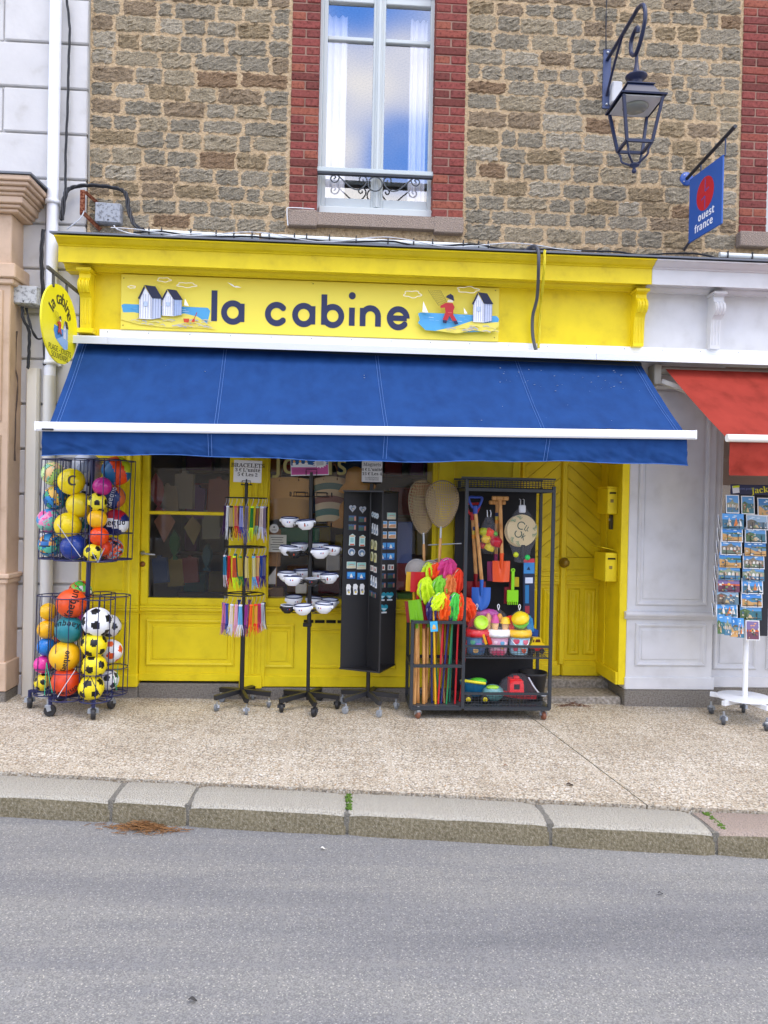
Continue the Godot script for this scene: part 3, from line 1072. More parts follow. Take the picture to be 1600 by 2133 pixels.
	for k in 6:
		nt.rect(-0.05 + 0.008 * (k % 3), 0.044 - k * 0.019, 0.05 - 0.008 * (k % 2), 0.050 - k * 0.019, "6a6860")
	single("opening_hours_notice", "typed opening hours sheet stuck inside the display window", "notice", nt, inks(0.6))

	# wall between window and house door
	var hl = 1.437
	g = G.new()
	g.span(Vector3(wr, base, -0.46), Vector3(hl, 2.4, 0.05), 0.004)
	g.span(Vector3(wr + 0.03, base, 0.05), Vector3(wr + 0.16, 2.4, 0.075), 0.006)
	g.span(Vector3(hl - 0.06, base, 0.05), Vector3(hl - 0.0, 2.4, 0.07), 0.006)
	part(s, "wall_panel", g, yellow)
	# above the openings, behind the awning
	g = G.new()
	g.span(Vector3(ax, 2.4, -0.5), Vector3(2.34, 2.78, 0.05))
	part(s, "transom_wall", g, yellow)

	# deep house door of two leaves with boards set on the slant
	var hd = thing("house_door", "yellow double house door with slanting boards in a deep recess", "door", Vector3(1.9, 0.1, -0.45))
	var zr = -0.42
	var h0 = 1.591
	var h1 = 2.307
	var hm = 1.944
	var hb = 0.147
	g = G.new()
	g.span(Vector3(h0 - 0.3, hb, zr - 0.08), Vector3(h1, 2.6, zr - 0.03))
	part(hd, "leaf_back", g, yellow)
	var mid_lo = 0.933
	var mid_hi = 1.166
	var low_lo = 0.322
	for lf in [[h0 - 0.02, hm], [hm, h1]]:
		var a = lf[0]
		var b = lf[1]
		g = G.new()
		g.span(Vector3(a + 0.002, hb, zr - 0.03), Vector3(a + 0.03, 2.5, zr), 0.004)
		g.span(Vector3(b - 0.03, hb, zr - 0.03), Vector3(b - 0.002, 2.5, zr), 0.004)
		g.span(Vector3(a + 0.03, mid_lo, zr - 0.03), Vector3(b - 0.03, mid_hi, zr), 0.003)
		g.span(Vector3(a + 0.03, hb, zr - 0.03), Vector3(b - 0.03, low_lo - 0.05, zr), 0.003)
		var leaf = part(hd, "leaf", g, yellow)
		var inner = PackedVector2Array([Vector2(a + 0.032, mid_hi + 0.002), Vector2(b - 0.032, mid_hi + 0.002), Vector2(b - 0.032, 2.5), Vector2(a + 0.032, 2.5)])
		var dir = 1.0 if a < hm - 0.1 else -1.0
		for k in range(-4, 16):
			var y0 = mid_hi - 0.5 + k * 0.118
			var xm = (a + b) / 2
			var st = PackedVector2Array([Vector2(xm - 0.5, y0 - dir * 0.43), Vector2(xm + 0.5, y0 + dir * 0.43), Vector2(xm + 0.5, y0 + dir * 0.43 + 0.112), Vector2(xm - 0.5, y0 - dir * 0.43 + 0.112)])
			for cut in Geometry2D.intersect_polygons(st, inner):
				g = G.new()
				g.prism(cut, zr - 0.028, zr - 0.009)
				part(leaf, "board", g, yellow)
		for k in 2:
			g = G.new()
			var xx = lerpf(a + 0.045, b - 0.045, (k * 2 + 1) / 4.0)
			g.panel(xx - 0.052, low_lo, xx + 0.052, mid_lo - 0.035, zr - 0.028, [Vector2(0, 0), Vector2(0.01, 0.012), Vector2(0.02, 0.016), Vector2(0.03, 0.012), Vector2(0.04, 0.016), Vector2(0.05, 0.02)])
			part(leaf, "panel", g, yellow)
		for k in 3:
			g = G.new()
			var yy = mid_lo + 0.03 + k * 0.045
			g.tube([Vector3(a + 0.04, yy, zr), Vector3(b - 0.04, yy, zr)], 0.011, 6)
			part(leaf, "moulding", g, yellow)
		g = G.new()
		g.span(Vector3(a + 0.01, hb, zr), Vector3(b - 0.01, hb + 0.09, zr + 0.014), 0.006)
		part(leaf, "weather_board", g, yellow)
	g = G.new()
	g.span(Vector3(hm - 0.022, hb + 0.1, zr), Vector3(hm + 0.022, 2.5, zr + 0.018), 0.006)
	part(hd, "meeting_strip", g, yellow)
	g = G.new()
	g.lathe([Vector2(0, 0.07), Vector2(0.02, 0.068), Vector2(0.033, 0.055), Vector2(0.03, 0.042), Vector2(0.014, 0.03), Vector2(0.013, 0.02), Vector2(0.04, 0.012), Vector2(0.045, 0.0)], Transform3D(Basis.from_euler(Vector3(PI / 2, 0, 0)), Vector3(1.948, 1.123, -0.4)), 18)
	part(hd, "knob", g, mat("8f7426", 0.4, 0.3))
	# side wall of the recess and its base
	g = G.new()
	g.span(Vector3(2.27, 0.18, -0.5), Vector3(2.33, 2.6, 0.062), 0.003)
	g.span(Vector3(2.25, 0.18, -0.42), Vector3(2.27, 0.28, 0.058), 0.003)
	g.span(Vector3(2.262, 0.28, -0.30), Vector3(2.27, 2.6, -0.26), 0.002)
	part(s, "recess_side", g, yellow)
	g = G.new()
	for y in [1.788, 0.957]:
		g.tube([Vector3(2.272, y - 0.05, 0.066), Vector3(2.272, y + 0.05, 0.066)], 0.011, 8)
	part(s, "hinge", g, yellow)
	# stone thresholds
	g = G.new()
	g.span(Vector3(h0 - 0.3, -0.2, -0.6), Vector3(2.33, hb - 0.006, -0.30), 0.01)
	g.span(Vector3(h0 - 0.3, -0.2, -0.30), Vector3(2.318, hb - 0.075, 0.02), 0.012)
	part(s, "door_step", g, rough_mat("b8b3aa", noise_tex(43, 0.03, [[0.0, "9a958e"], [0.5, "cfcac2"], [1.0, "ffffff"]], {"oct": 5}), Vector3(1.8, 1.8, 1.8), noise_tex(44, 0.04, null), 0.4, 0.9))
	g = G.new()
	g.span(Vector3(ax - 0.02, -0.2, -0.4), Vector3(dl, 0.143, 0.075), 0.008)
	g.span(Vector3(dl, -0.2, -0.4), Vector3(dr, db - 0.02, 0.06), 0.008)
	g.span(Vector3(dr, -0.2, -0.4), Vector3(h0 - 0.3, 0.138, 0.055), 0.008)
	part(s, "plinth", g, plinth_stone())

func build_interior():
	var room = Node3D.new()
	room.name = "room"
	add_child(room)
	room.set_meta("kind", "structure")
	var g = G.new()
	g.span(Vector3(-1.95, -0.1, -3.0), Vector3(1.45, 0.1, -0.42))
	part(room, "floor", g, mat("8a7866", 0.7))
	g = G.new()
	g.span(Vector3(-1.95, 0.1, -3.0), Vector3(1.45, 2.78, -2.85))
	g.span(Vector3(-1.95, 0.1, -2.85), Vector3(-1.8, 2.78, -0.2))
	g.span(Vector3(1.30, 0.1, -2.85), Vector3(1.45, 2.78, -0.47))
	part(room, "wall", g, mat("a39280", 0.85))
	g = G.new()
	g.span(Vector3(-1.95, 2.78, -3.0), Vector3(2.5, 2.9, -0.06))
	part(room, "ceiling", g, mat("c9beb0", 0.85))
	# window bed
	g = G.new()
	g.span(Vector3(-0.55, 0.1, -0.75), Vector3(0.78, 0.72, -0.12))
	part(room, "window_bed", g, mat("8f1f22", 0.9))
	# shelves of stock at the back, seen dimly through the glass
	var sh = thing("stock_shelf", "dark wooden shelves of beach toys at the back of the shop", "shelf", Vector3(-0.4, 0.1, -2.5))
	for y in [0.55, 1.0, 1.45, 1.9, 2.3]:
		g = G.new()
		g.span(Vector3(-1.75, y, -2.8), Vector3(1.25, y + 0.03, -2.45))
		part(sh, "board", g, mat("86684c", 0.7))
	var cols = ["b8322c", "d98a2b", "2f7d46", "2b5a9a", "d8c23a", "8d3f7a", "c9c2b4", "3aa0a8"]
	for y in [0.58, 1.03, 1.48, 1.93]:
		var x = -1.7
		while x < 1.1:
			var w = rng.randf_range(0.12, 0.3)
			var hh = rng.randf_range(0.14, 0.34)
			g = G.new()
			g.span(Vector3(x, y + 0.001, -2.75), Vector3(x + w, y + hh, -2.55), 0.01)
			part(sh, "stock", g, mat(cols[rng.randi() % cols.size()], 0.6))
			x += w + rng.randf_range(0.02, 0.1)
	# goods close behind the glass
	straw_bag(Vector3(-0.394, 1.618, -0.12), 0.38, 0.33, ["c79a5c", "b98f54"], "large plain straw bag hanging inside the display window")
	straw_bag(Vector3(-0.066, 1.617, -0.12), 0.27, 0.36, ["c2ab86", "56706a", "c2ab86", "8a5a52", "d0bf9f", "4c7a72", "d8c79f"], "straw bag with green and rust stripes hanging inside the display window")
	hat(Vector3(0.14, 1.752, -0.1), 0.16, "c79247", "frayed straw sun hat hung beside the magnet price card")
	hat(Vector3(0.084, 1.491, -0.14), 0.19, "b5803f", "broad tan straw hat below the frayed sun hat")
	sailboat()
	crate(Vector3(-0.526, 0.861, -0.12), Vector3(0.20, 0.10, 0.10), "6b4c33", "low dark wooden box under the toy sailboat")
	crate(Vector3(-0.536, 1.226, -0.16), Vector3(0.16, 0.30, 0.12), "a77b52", "tall cardboard carton behind the opening hours notice")
	crate(Vector3(-0.319, 1.298, -0.2), Vector3(0.34, 0.18, 0.16), "245a3a", "dark green toy box on the window shelf")
	crate(Vector3(-0.033, 1.114, -0.1), Vector3(0.11, 0.13, 0.06), "b8b5ae", "pale square tile with a grey motif in the window")
	crate(Vector3(-0.284, 0.944, -0.1), Vector3(0.09, 0.16, 0.06), "d8d5cf", "white picture box leaning behind the bowls")
	crate(Vector3(0.583, 1.007, -0.18), Vector3(0.26, 0.22, 0.14), "7a2622", "dark red carton low in the window corner")
	crate(Vector3(0.637, 0.84, -0.1), Vector3(0.30, 0.07, 0.14), "4a7a2c", "flat green toy box on the window floor")
	crate(Vector3(0.528, 1.283, -0.16), Vector3(0.16, 0.34, 0.08), "5d6ea0", "blue boxed game standing in the window corner")
	crate(Vector3(0.678, 1.717, -0.1), Vector3(0.14, 0.10, 0.14), "a5562c", "terracotta coloured pot hung at the window top")
	# goods hung behind the door glass: outline, place, size, colour, words
	var fish = [Vector2(0, 1), Vector2(0.3, 0.5), Vector2(0.34, 0.0), Vector2(0.2, -0.5), Vector2(0.05, -0.72), Vector2(0.28, -1), Vector2(-0.28, -1), Vector2(-0.05, -0.72), Vector2(-0.2, -0.5), Vector2(-0.34, 0.0), Vector2(-0.3, 0.5)]
	var kite = [Vector2(0, 1), Vector2(0.6, 0.25), Vector2(0, -1), Vector2(-0.6, 0.25)]
	var card = [Vector2(-0.55, -1), Vector2(0.55, -1), Vector2(0.55, 0.8), Vector2(0.15, 0.85), Vector2(0.1, 1), Vector2(-0.1, 1), Vector2(-0.15, 0.85), Vector2(-0.55, 0.8)]
	for q in [[fish, Vector3(-1.564, 1.66, -0.65), 0.17, "8f2a2c", "red inflatable fish"], [card, Vector3(-1.497, 1.6, -0.8), 0.14, "9a8a6e", "tan blister card"], [kite, Vector3(-1.509, 1.369, -0.7), 0.15, "a8683a", "orange paper kite"], [card, Vector3(-1.37, 1.689, -0.85), 0.17, "b9b4a8", "pale bagged float"], [fish, Vector3(-1.429, 1.2, -0.75), 0.13, "3a7a46", "green sand mould"], [card, Vector3(-1.263, 1.584, -0.85), 0.15, "7a5a8a", "mauve blister card"], [kite, Vector3(-1.292, 1.326, -0.85), 0.13, "a08a4a", "yellow paper kite"], [card, Vector3(-1.535, 0.991, -0.7), 0.12, "52658a", "blue boxed game"], [card, Vector3(-1.421, 0.968, -0.75), 0.13, "9a8440", "yellow boxed truck"], [card, Vector3(-1.284, 0.991, -0.75), 0.12, "8a4a40", "rust red boxed bucket"], [fish, Vector3(-1.152, 1.095, -0.8), 0.12, "4a6f78", "teal inflatable fish"], [card, Vector3(-1.132, 1.393, -0.85), 0.14, "8a8a70", "olive blister card"], [card, Vector3(-1.073, 1.652, -0.85), 0.16, "9a5a4a", "brick coloured card"]]:
		var g3 = G.new()
		var pts = []
		for v in q[0]:
			pts.append(v * q[2])
		g3.prism(pts, -0.02, 0.02, at(q[1], rng.randf_range(-0.4, 0.4), 0, rng.randf_range(-0.12, 0.12)))
		single("hanging_toy", q[4] + " hung behind the shop door glass", "toy", g3, mat(q[3], 0.4), "toys hung inside the door")

func straw_bag(c, w, h, cols, label):
	var t = thing("straw_bag", label, "bag", c - Vector3(0, h / 2, 0))
	var n = cols.size()
	for k in n:
		var g = G.new()
		g.sheet(12, 3, func(u, v):
			var a = (u - 0.5) * PI
			var y = lerpf(float(k) / n, float(k + 1) / n, v)
			var ww = w * 0.5 * (0.82 + 0.18 * (1.0 - y))
			return c + Vector3(sin(a) * ww, h / 2 - y * h + 0.012 * cos(a * 2.0), cos(a) * 0.07 + 0.006 * sin(u * 60.0)))
		part(t, "woven_band", g, mat(cols[k], 0.95))
	var g2 = G.new()
	g2.tube(smooth_path([c + Vector3(-w * 0.2, h / 2 - 0.02, 0.06), c + Vector3(-w * 0.15, h / 2 + 0.1, 0.05), c + Vector3(w * 0.15, h / 2 + 0.1, 0.05), c + Vector3(w * 0.2, h / 2 - 0.02, 0.06)], 5), 0.008, 6)
	part(t, "handle", g2, mat("6b4526", 0.8))

func hat(c, r, col, label):
	var g = G.new()
	g.lathe([Vector2(r, -0.03), Vector2(r * 0.8, 0.0), Vector2(r * 0.55, 0.02), Vector2(r * 0.5, 0.07), Vector2(r * 0.38, 0.12), Vector2(r * 0.15, 0.14), Vector2(0, 0.142)], at(c, 0, 0.35, 0.1), 22)
	single("straw_hat", label, "hat", g, mat(col, 0.95))

func crate(c, s, col, label):
	var g = G.new()
	g.box(c, s, Basis(), 0.006)
	single("display_box", label, "box", g, mat(col, 0.7))

func sailboat():
	var p = Vector3(-0.517, 0.914, -0.1)
	var t = thing("toy_sailboat", "wooden toy sailboat with a white sail on a box in the window", "toy boat", p)
	var g = G.new()
	g.sheet(12, 6, func(u, v):
		var a = (v - 0.5) * PI
		var wd = 0.035 * sin(PI * clampf(u * 0.85 + 0.15, 0.0, 1.0))
		return p + Vector3((u - 0.55) * 0.19, -0.012 - 0.03 * cos(a) * (0.4 + 0.6 * sin(PI * clampf(u + 0.1, 0.0, 1.0))) + 0.01 * u, sin(a) * wd))
	g.sheet(12, 1, func(u, v): return p + Vector3((u - 0.55) * 0.19, -0.012 + 0.01 * u, (v - 0.5) * 0.07 * sin(PI * clampf(u * 0.85 + 0.15, 0.0, 1.0))))
	part(t, "hull", g, mat("c59a5a", 0.6))
	g = G.new()
	g.tube([p + Vector3(0.03, 0, 0), p + Vector3(0.035, 0.3, 0)], 0.004, 6)
	part(t, "mast", g, mat("b98a50", 0.6))
	g = G.new()
	g.prism([Vector2(0.028, 0.02), Vector2(0.03, 0.155), Vector2(-0.075, 0.02)], -0.001, 0.001, Transform3D(Basis(), p))
	part(t, "sail", g, mat("e6e6ea", 0.9))


# letters of even stroke with round ends, drawn on the sign; x runs along it from the first letter
func stroke_word(s, xf, h, w, hex):
	# h the height of the small letters; w the stroke width
	var r = h / 2.0 - w / 2.0
	var tall = h * 1.50
	for q in [["l", 0.0], ["a", 0.0783], ["c", 0.4305], ["a", 0.65], ["b", 0.885], ["i", 1.1116], ["n", 1.20], ["e", 1.421]]:
		var x = q[1]
		var p = Print.new()
		p.xf = xf
		match q[0]:
			"l":
				p.line([Vector2(x + w / 2, w / 2), Vector2(x + w / 2, tall - w / 2)], w, hex)
			"a":
				p.ring(x + h / 2, h / 2, r, w, hex)
				p.line([Vector2(x + h - w / 2, w / 2), Vector2(x + h - w / 2, h - w / 2)], w, hex)
			"c":
				p.ring(x + h / 2, h / 2, r, w, hex, 0.75, TAU - 0.75)
				p.disc(x + h / 2 + r * cos(0.75), h / 2 + r * sin(0.75), w / 2, hex)
				p.disc(x + h / 2 + r * cos(0.75), h / 2 - r * sin(0.75), w / 2, hex)
			"b":
				p.ring(x + h / 2, h / 2, r, w, hex)
				p.line([Vector2(x + w / 2, w / 2), Vector2(x + w / 2, tall - w / 2)], w, hex)
			"i":
				p.line([Vector2(x + w / 2, w / 2), Vector2(x + w / 2, h - w / 2)], w, hex)
				p.disc(x + w / 2, h * 1.36, w * 0.6, hex)
			"n":
				var rn = h * 0.46 - w / 2
				p.line([Vector2(x + w / 2, w / 2), Vector2(x + w / 2, h - w / 2)], w, hex)
				var pts = []
				for i in 13:
					var a = PI - PI * i / 12.0
					pts.append(Vector2(x + w / 2 + rn + rn * cos(a), h - w / 2 - rn + rn * sin(a)))
				pts.append(Vector2(x + w / 2 + 2 * rn, w / 2))
				p.line(pts, w, hex)
			"e":
				p.ring(x + h / 2, h / 2, r, w, hex, 0.0, TAU - 0.72)
				p.line([Vector2(x + w, h / 2), Vector2(x + h - w / 2, h / 2)], w * 0.9, hex)
				p.disc(x + h / 2 + r * cos(0.72), h / 2 - r * sin(0.72), w / 2, hex)
		part(s, "letter", p, inks(0.5))

func hut(p, x, y, w, h, side):
	# striped bathing hut: gable front, side wall, dark roof
	p.fill([Vector2(x, y), Vector2(x + w * 0.58, y - h * 0.01), Vector2(x + w * 0.58, y + h * 0.6), Vector2(x + w * 0.2, y + h * 0.96), Vector2(x, y + h * 0.64)], "e9ecf4")
	p.fill([Vector2(x + w * 0.58, y - h * 0.01), Vector2(x + w, y + h * 0.05), Vector2(x + w, y + h * 0.62), Vector2(x + w * 0.58, y + h * 0.62)], side)
	for i in 9:
		var q = x + w * (0.05 + 0.115 * i)
		p.rect(q, y + h * 0.02, q + w * 0.014, y + h * (0.6 if i > 4 or i < 1 else 0.72), "5a6a94")
	p.fill([Vector2(x - w * 0.07, y + h * 0.58), Vector2(x + w * 0.22, y + h * 0.98), Vector2(x + w * 0.25, y + h * 0.9), Vector2(x + w * 0.02, y + h * 0.56)], "141a3c")
	p.fill([Vector2(x + w * 0.22, y + h * 0.985), Vector2(x + w * 0.72, y + h * 0.95), Vector2(x + w * 1.06, y + h * 0.60), Vector2(x + w * 0.58, y + h * 0.605)], "141a3c")
	p.rect(x + w * 0.2, y + h * 0.36, x + w * 0.38, y + h * 0.5, "b9cbe2")
	p.line([Vector2(x, y), Vector2(x, y + h * 0.6)], w * 0.015, "1c2550")
	p.line([Vector2(x + w * 0.58, y), Vector2(x + w * 0.58, y + h * 0.6)], w * 0.015, "1c2550")

func cloud_line(p, x, y, w, h):
	var pts = []
	for i in 28:
		var a = TAU * i / 28.0
		var r = 1.0 + 0.16 * cos(a * 5.0 + x * 40.0)
		pts.append(Vector2(x + cos(a) * w / 2 * r, y + sin(a) * h / 2 * r))
	p.trace(pts, 0.005, "f6eeda")

func gull(p, x, y, w, tilt):
	p.fill([Vector2(x - w / 2, y + w * 0.22 * tilt), Vector2(x - w * 0.1, y + w * 0.06), Vector2(x, y - w * 0.05), Vector2(x + w * 0.15, y - w * 0.02), Vector2(x + w / 2, y - w * 0.12 * tilt), Vector2(x + w * 0.1, y - w * 0.12), Vector2(x - w * 0.06, y - w * 0.08), Vector2(x - w * 0.22, y + w * 0.02)], "f2f2ee")

func sea(p, x0, x1, y0, y1, lo):
	p.fill([Vector2(x0, y0 + (y1 - y0) * 0.35), Vector2(x0 + 0.015, y0 + (y1 - y0) * 0.55), Vector2(x0, y1 - 0.01), Vector2(x0 + 0.02, y1), Vector2(x1 - 0.02, y1 - 0.008), Vector2(x1, y1 - 0.03), Vector2(x1 - 0.012, y0 + (y1 - y0) * 0.4), Vector2(x1 - 0.03, y0), Vector2((x0 + x1) / 2, y0 + lo), Vector2(x0 + 0.06, y0 + lo * 0.5)], "4fa3d6")
	for i in 16:
		var x = rng.randf_range(x0 + 0.04, x1 - 0.09)
		var y = rng.randf_range(y0 + (y1 - y0) * 0.45, y1 - 0.015)
		p.line([Vector2(x, y), Vector2(x + rng.randf_range(0.02, 0.06), y - 0.002)], 0.0025, ["8cc4e6", "d6eaf4", "3488c4"][i % 3])

func beach(p, pts, n):
	p.fill(pts, "e6d85c")
	var box = Rect2(pts[0], Vector2.ZERO)
	for q in pts:
		box = box.expand(q)
	for i in n:
		var c = box.position + Vector2(rng.randf_range(0.06, 0.9) * box.size.x, rng.randf_range(0.12, 0.62) * box.size.y)
		if Geometry2D.is_point_in_polygon(c, pts):
			var l = rng.randf_range(0.03, 0.08)
			p.line([c, c + Vector2(l * 0.5, 0.006), c + Vector2(l, rng.randf_range(-0.012, 0.0))], rng.randf_range(0.004, 0.009), ["b9b6b4", "cdc3a0", "b4b4bc", "e8da70"][i % 4])

func fisher(p, x, y, h):
	# figure in red oilskins seen from behind, walking with a shrimping net
	var red = "b8202a"
	p.fill([Vector2(x - h * 0.30, y + h * 0.5), Vector2(x - h * 0.30, y + h * 0.58), Vector2(x - h * 0.12, y + h * 0.68), Vector2(x + h * 0.1, y + h * 0.68), Vector2(x + h * 0.17, y + h * 0.55), Vector2(x + h * 0.13, y + h * 0.42), Vector2(x + h * 0.13, y + h * 0.3), Vector2(x + h * 0.26, y + h * 0.1), Vector2(x + h * 0.12, y + h * 0.08), Vector2(x + h * 0.01, y + h * 0.26), Vector2(x - h * 0.06, y + h * 0.1), Vector2(x - h * 0.22, y + h * 0.12), Vector2(x - h * 0.13, y + h * 0.36), Vector2(x - h * 0.15, y + h * 0.52)], red)
	p.line([Vector2(x - h * 0.05, y + h * 0.36), Vector2(x + h * 0.08, y + h * 0.36)], h * 0.02, "d86a50")
	p.fill([Vector2(x - h * 0.21, y + h * 0.11), Vector2(x - h * 0.07, y + h * 0.1), Vector2(x - h * 0.09, y), Vector2(x - h * 0.21, y + h * 0.02)], "16204a")
	p.fill([Vector2(x + h * 0.13, y + h * 0.09), Vector2(x + h * 0.26, y + h * 0.1), Vector2(x + h * 0.31, y - h * 0.01), Vector2(x + h * 0.19, y - h * 0.03)], "16204a")
	p.fill([Vector2(x - h * 0.08, y + h * 0.7), Vector2(x + h * 0.13, y + h * 0.7), Vector2(x + h * 0.1, y + h * 0.78), Vector2(x - h * 0.05, y + h * 0.78)], "e8dcc8")
	p.fill([Vector2(x - h * 0.14, y + h * 0.86), Vector2(x + h * 0.16, y + h * 0.74), Vector2(x + h * 0.12, y + h * 0.92), Vector2(x + h * 0.03, y + h * 0.98), Vector2(x - h * 0.07, y + h * 0.93)], "141c40")
	var a = Vector2(x - h * 0.1, y + h * 0.72)
	var b = Vector2(x - h * 0.72, y + h * 1.08)
	var c = Vector2(x - h * 0.3, y + h * 1.06)
	var d = Vector2(x - h * 0.36, y + h * 0.58)
	p.trace([a, c, b, d], h * 0.014, "5b5420")
	for i in 6:
		var t = (i + 1) / 7.0
		p.line([b.lerp(d, t), c.lerp(a, t)], h * 0.008, "7a6f2c")
		p.line([b.lerp(c, t), d.lerp(a, t)], h * 0.008, "7a6f2c")

func build_signs():
	# long fascia board
	var x0 = -1.685
	var x1 = 1.228
	var yb = (2.904 + 2.871) / 2.0
	var yt = (3.324 + 3.288) / 2.0
	var wd = x1 - x0
	var ht = yt - yb
	var s = thing("shop_signboard", "long yellow board lettered la cabine with painted beach huts and sea", "sign", Vector3((x0 + x1) / 2, yb, 0.12))
	var g = G.new()
	g.span(Vector3(x0, yb, 0.101), Vector3(x1, yt, 0.122), 0.002)
	part(s, "board", g, mat("eedc4c", 0.5))
	var p = Print.new()
	p.xf = Transform3D(Basis(), Vector3(x0, yb, 0.122))
	sea(p, 0.005, 0.675, ht * 0.1, ht * 0.46, 0.08)
	beach(p, [Vector2(0.004, ht * 0.17), Vector2(0.01, ht * 0.30), Vector2(0.10, ht * 0.31), Vector2(0.30, ht * 0.24), Vector2(0.48, ht * 0.32), Vector2(0.58, ht * 0.27), Vector2(0.66, ht * 0.15), Vector2(0.73, ht * 0.04), Vector2(0.60, ht * 0.07), Vector2(0.36, ht * 0.05), Vector2(0.14, ht * 0.09)], 40)
	hut(p, 0.145, ht * 0.19, 0.165, ht * 0.62, "c3cde4")
	hut(p, 0.32, ht * 0.255, 0.145, ht * 0.49, "a9bcdc")
	cloud_line(p, 0.33, ht * 0.9, 0.10, 0.03)
	cloud_line(p, 0.50, ht * 0.82, 0.14, 0.035)
	cloud_line(p, 0.09, ht * 0.75, 0.055, 0.018)
	gull(p, 0.86, ht * 0.84, 0.11, 1.0)
	gull(p, 0.55, ht * 0.61, 0.06, -0.8)
	gull(p, 0.87, ht * 0.69, 0.045, -0.8)
	p.fill([Vector2(0.485, ht * 0.45), Vector2(0.52, ht * 0.44), Vector2(0.49, ht * 0.57)], "f4f4f2")
	p.fill([Vector2(0.485, ht * 0.14), Vector2(0.52, ht * 0.14), Vector2(0.525, ht * 0.21), Vector2(0.48, ht * 0.21)], "c8401c")
	p.line([Vector2(0.555, ht * 0.17), Vector2(0.582, ht * 0.33)], 0.006, "a8302a")
	p.fill([Vector2(0.54, ht * 0.15), Vector2(0.565, ht * 0.15), Vector2(0.567, ht * 0.21), Vector2(0.552, ht * 0.21)], "c8301c")
	# the far end
	var o = wd - 0.64
	sea(p, o, wd - 0.005, ht * 0.17, ht * 0.47, -0.02)
	beach(p, [Vector2(o + 0.14, ht * 0.14), Vector2(o + 0.28, ht * 0.22), Vector2(o + 0.42, ht * 0.34), Vector2(o + 0.52, ht * 0.31), Vector2(wd - 0.006, ht * 0.34), Vector2(wd - 0.008, ht * 0.26), Vector2(o + 0.56, ht * 0.13), Vector2(o + 0.44, ht * 0.17), Vector2(o + 0.3, ht * 0.1)], 30)
	hut(p, wd - 0.215, ht * 0.32, 0.15, ht * 0.56, "c3cde4")
	fisher(p, o + 0.24, ht * 0.27, ht * 0.56)
	cloud_line(p, o - 0.05, ht * 0.78, 0.13, 0.05)
	cloud_line(p, o + 0.38, ht * 0.90, 0.16, 0.045)
	p.fill([Vector2(o + 0.03, ht * 0.46), Vector2(o + 0.075, ht * 0.45), Vector2(o + 0.035, ht * 0.66)], "f4f4f2")
	p.fill([Vector2(o + 0.355, ht * 0.46), Vector2(o + 0.38, ht * 0.46), Vector2(o + 0.35, ht * 0.57)], "f4f4f2")
	part(s, "painted_picture", p, inks(0.5))
	stroke_word(s, Transform3D(Basis.from_scale(Vector3(0.95, 1, 1)), Vector3(-1.002, yb + ht * 0.145, 0.124)), 0.188, 0.047, "1f2a52")
	g = G.new()
	for q in [[0.02, 0.03], [0.02, ht - 0.03], [wd - 0.03, 0.03], [wd - 0.03, ht - 0.02], [wd / 2, ht - 0.02]]:
		g.ball(Vector3(x0 + q[0], yb + q[1], 0.1225), 0.005, 8)
	part(s, "screw", g, mat("8d7f2f", 0.5))

	# oval sign hung out over the pavement on an iron arm
	var c = Vector3(-1.996, 2.818, 0.52)
	var hx = c.x
	var half_w = 0.30
	var half_h = 0.275
	var q = thing("hanging_oval_sign", "oval yellow hanging sign lettered la cabine and plage jouets souvenirs", "sign", c - Vector3(0, half_h, 0))
	var turn = Basis.from_euler(Vector3(0, PI / 2 - 0.06, 0))
	var fx = Transform3D(turn, c)
	g = G.new()
	var oval = []
	for i in 48:
		oval.append(Vector2(half_w * cos(TAU * i / 48.0), half_h * sin(TAU * i / 48.0)))
	g.prism(oval, -0.006, 0.006, fx)
	part(q, "board", g, mat("eadf1c", 0.35))
	p = Print.new()
	p.xf = fx
	p.z = 0.0066
	p.fill([Vector2(-0.10, -0.02), Vector2(0.12, -0.03), Vector2(0.12, -0.13), Vector2(0.02, -0.15), Vector2(-0.08, -0.11), Vector2(-0.11, -0.06)], "3f86c6")
	p.fill([Vector2(-0.06, -0.115), Vector2(0.05, -0.07), Vector2(0.13, -0.09), Vector2(0.13, -0.15), Vector2(0.07, -0.165)], "8fb4dc")
	hut(p, 0.05, -0.085, 0.075, 0.13, "9fc0e4")
	fisher(p, -0.025, -0.08, 0.14)
	part(q, "painted_picture", p, inks(0.5))
	var ink = mat("33301f", 0.5)
	var arc_text = "la cabine"
	for i in arc_text.length():
		if arc_text[i] == " ":
			continue
		var a = deg_to_rad(152.0 - i * 15.2)
		var pos = Vector3(cos(a) * 0.172, sin(a) * 0.185 - 0.005, 0.007)
		put(q, "lettering", words(arc_text[i], 0.115, true), ink, fx.translated(-q.position) * at(pos, 0, 0, a - PI / 2))
	put(q, "lettering", words("PLAGE - JOUETS", 0.054), ink, fx.translated(-q.position) * at(Vector3(0.0, -0.182, 0.007)))
	put(q, "lettering", words("SOUVENIRS", 0.054), ink, fx.translated(-q.position) * at(Vector3(0.0, -0.228, 0.007)))
	g = G.new()
	var ay = c.y + half_h + 0.045
	g.span(Vector3(hx - 0.01, ay, 0.06), Vector3(hx + 0.01, ay + 0.025, c.z + 0.24), 0.003)
	part(q, "arm", g, mat("4c4b44", 0.6))
	for dz in [-0.13, 0.13]:
		g = G.new()
		g.span(Vector3(hx - 0.008, ay - 0.09, c.z + dz - 0.01), Vector3(hx + 0.008, ay, c.z + dz + 0.01), 0.002)
		part(q, "strap", g, mat("4c4b44", 0.6))
	g = G.new()
	g.span(Vector3(hx - 0.02, ay - 0.55, 0.03), Vector3(hx + 0.03, ay + 0.05, 0.062), 0.004)
	part(q, "wall_plate", g, mat("2a2a2c", 0.6))

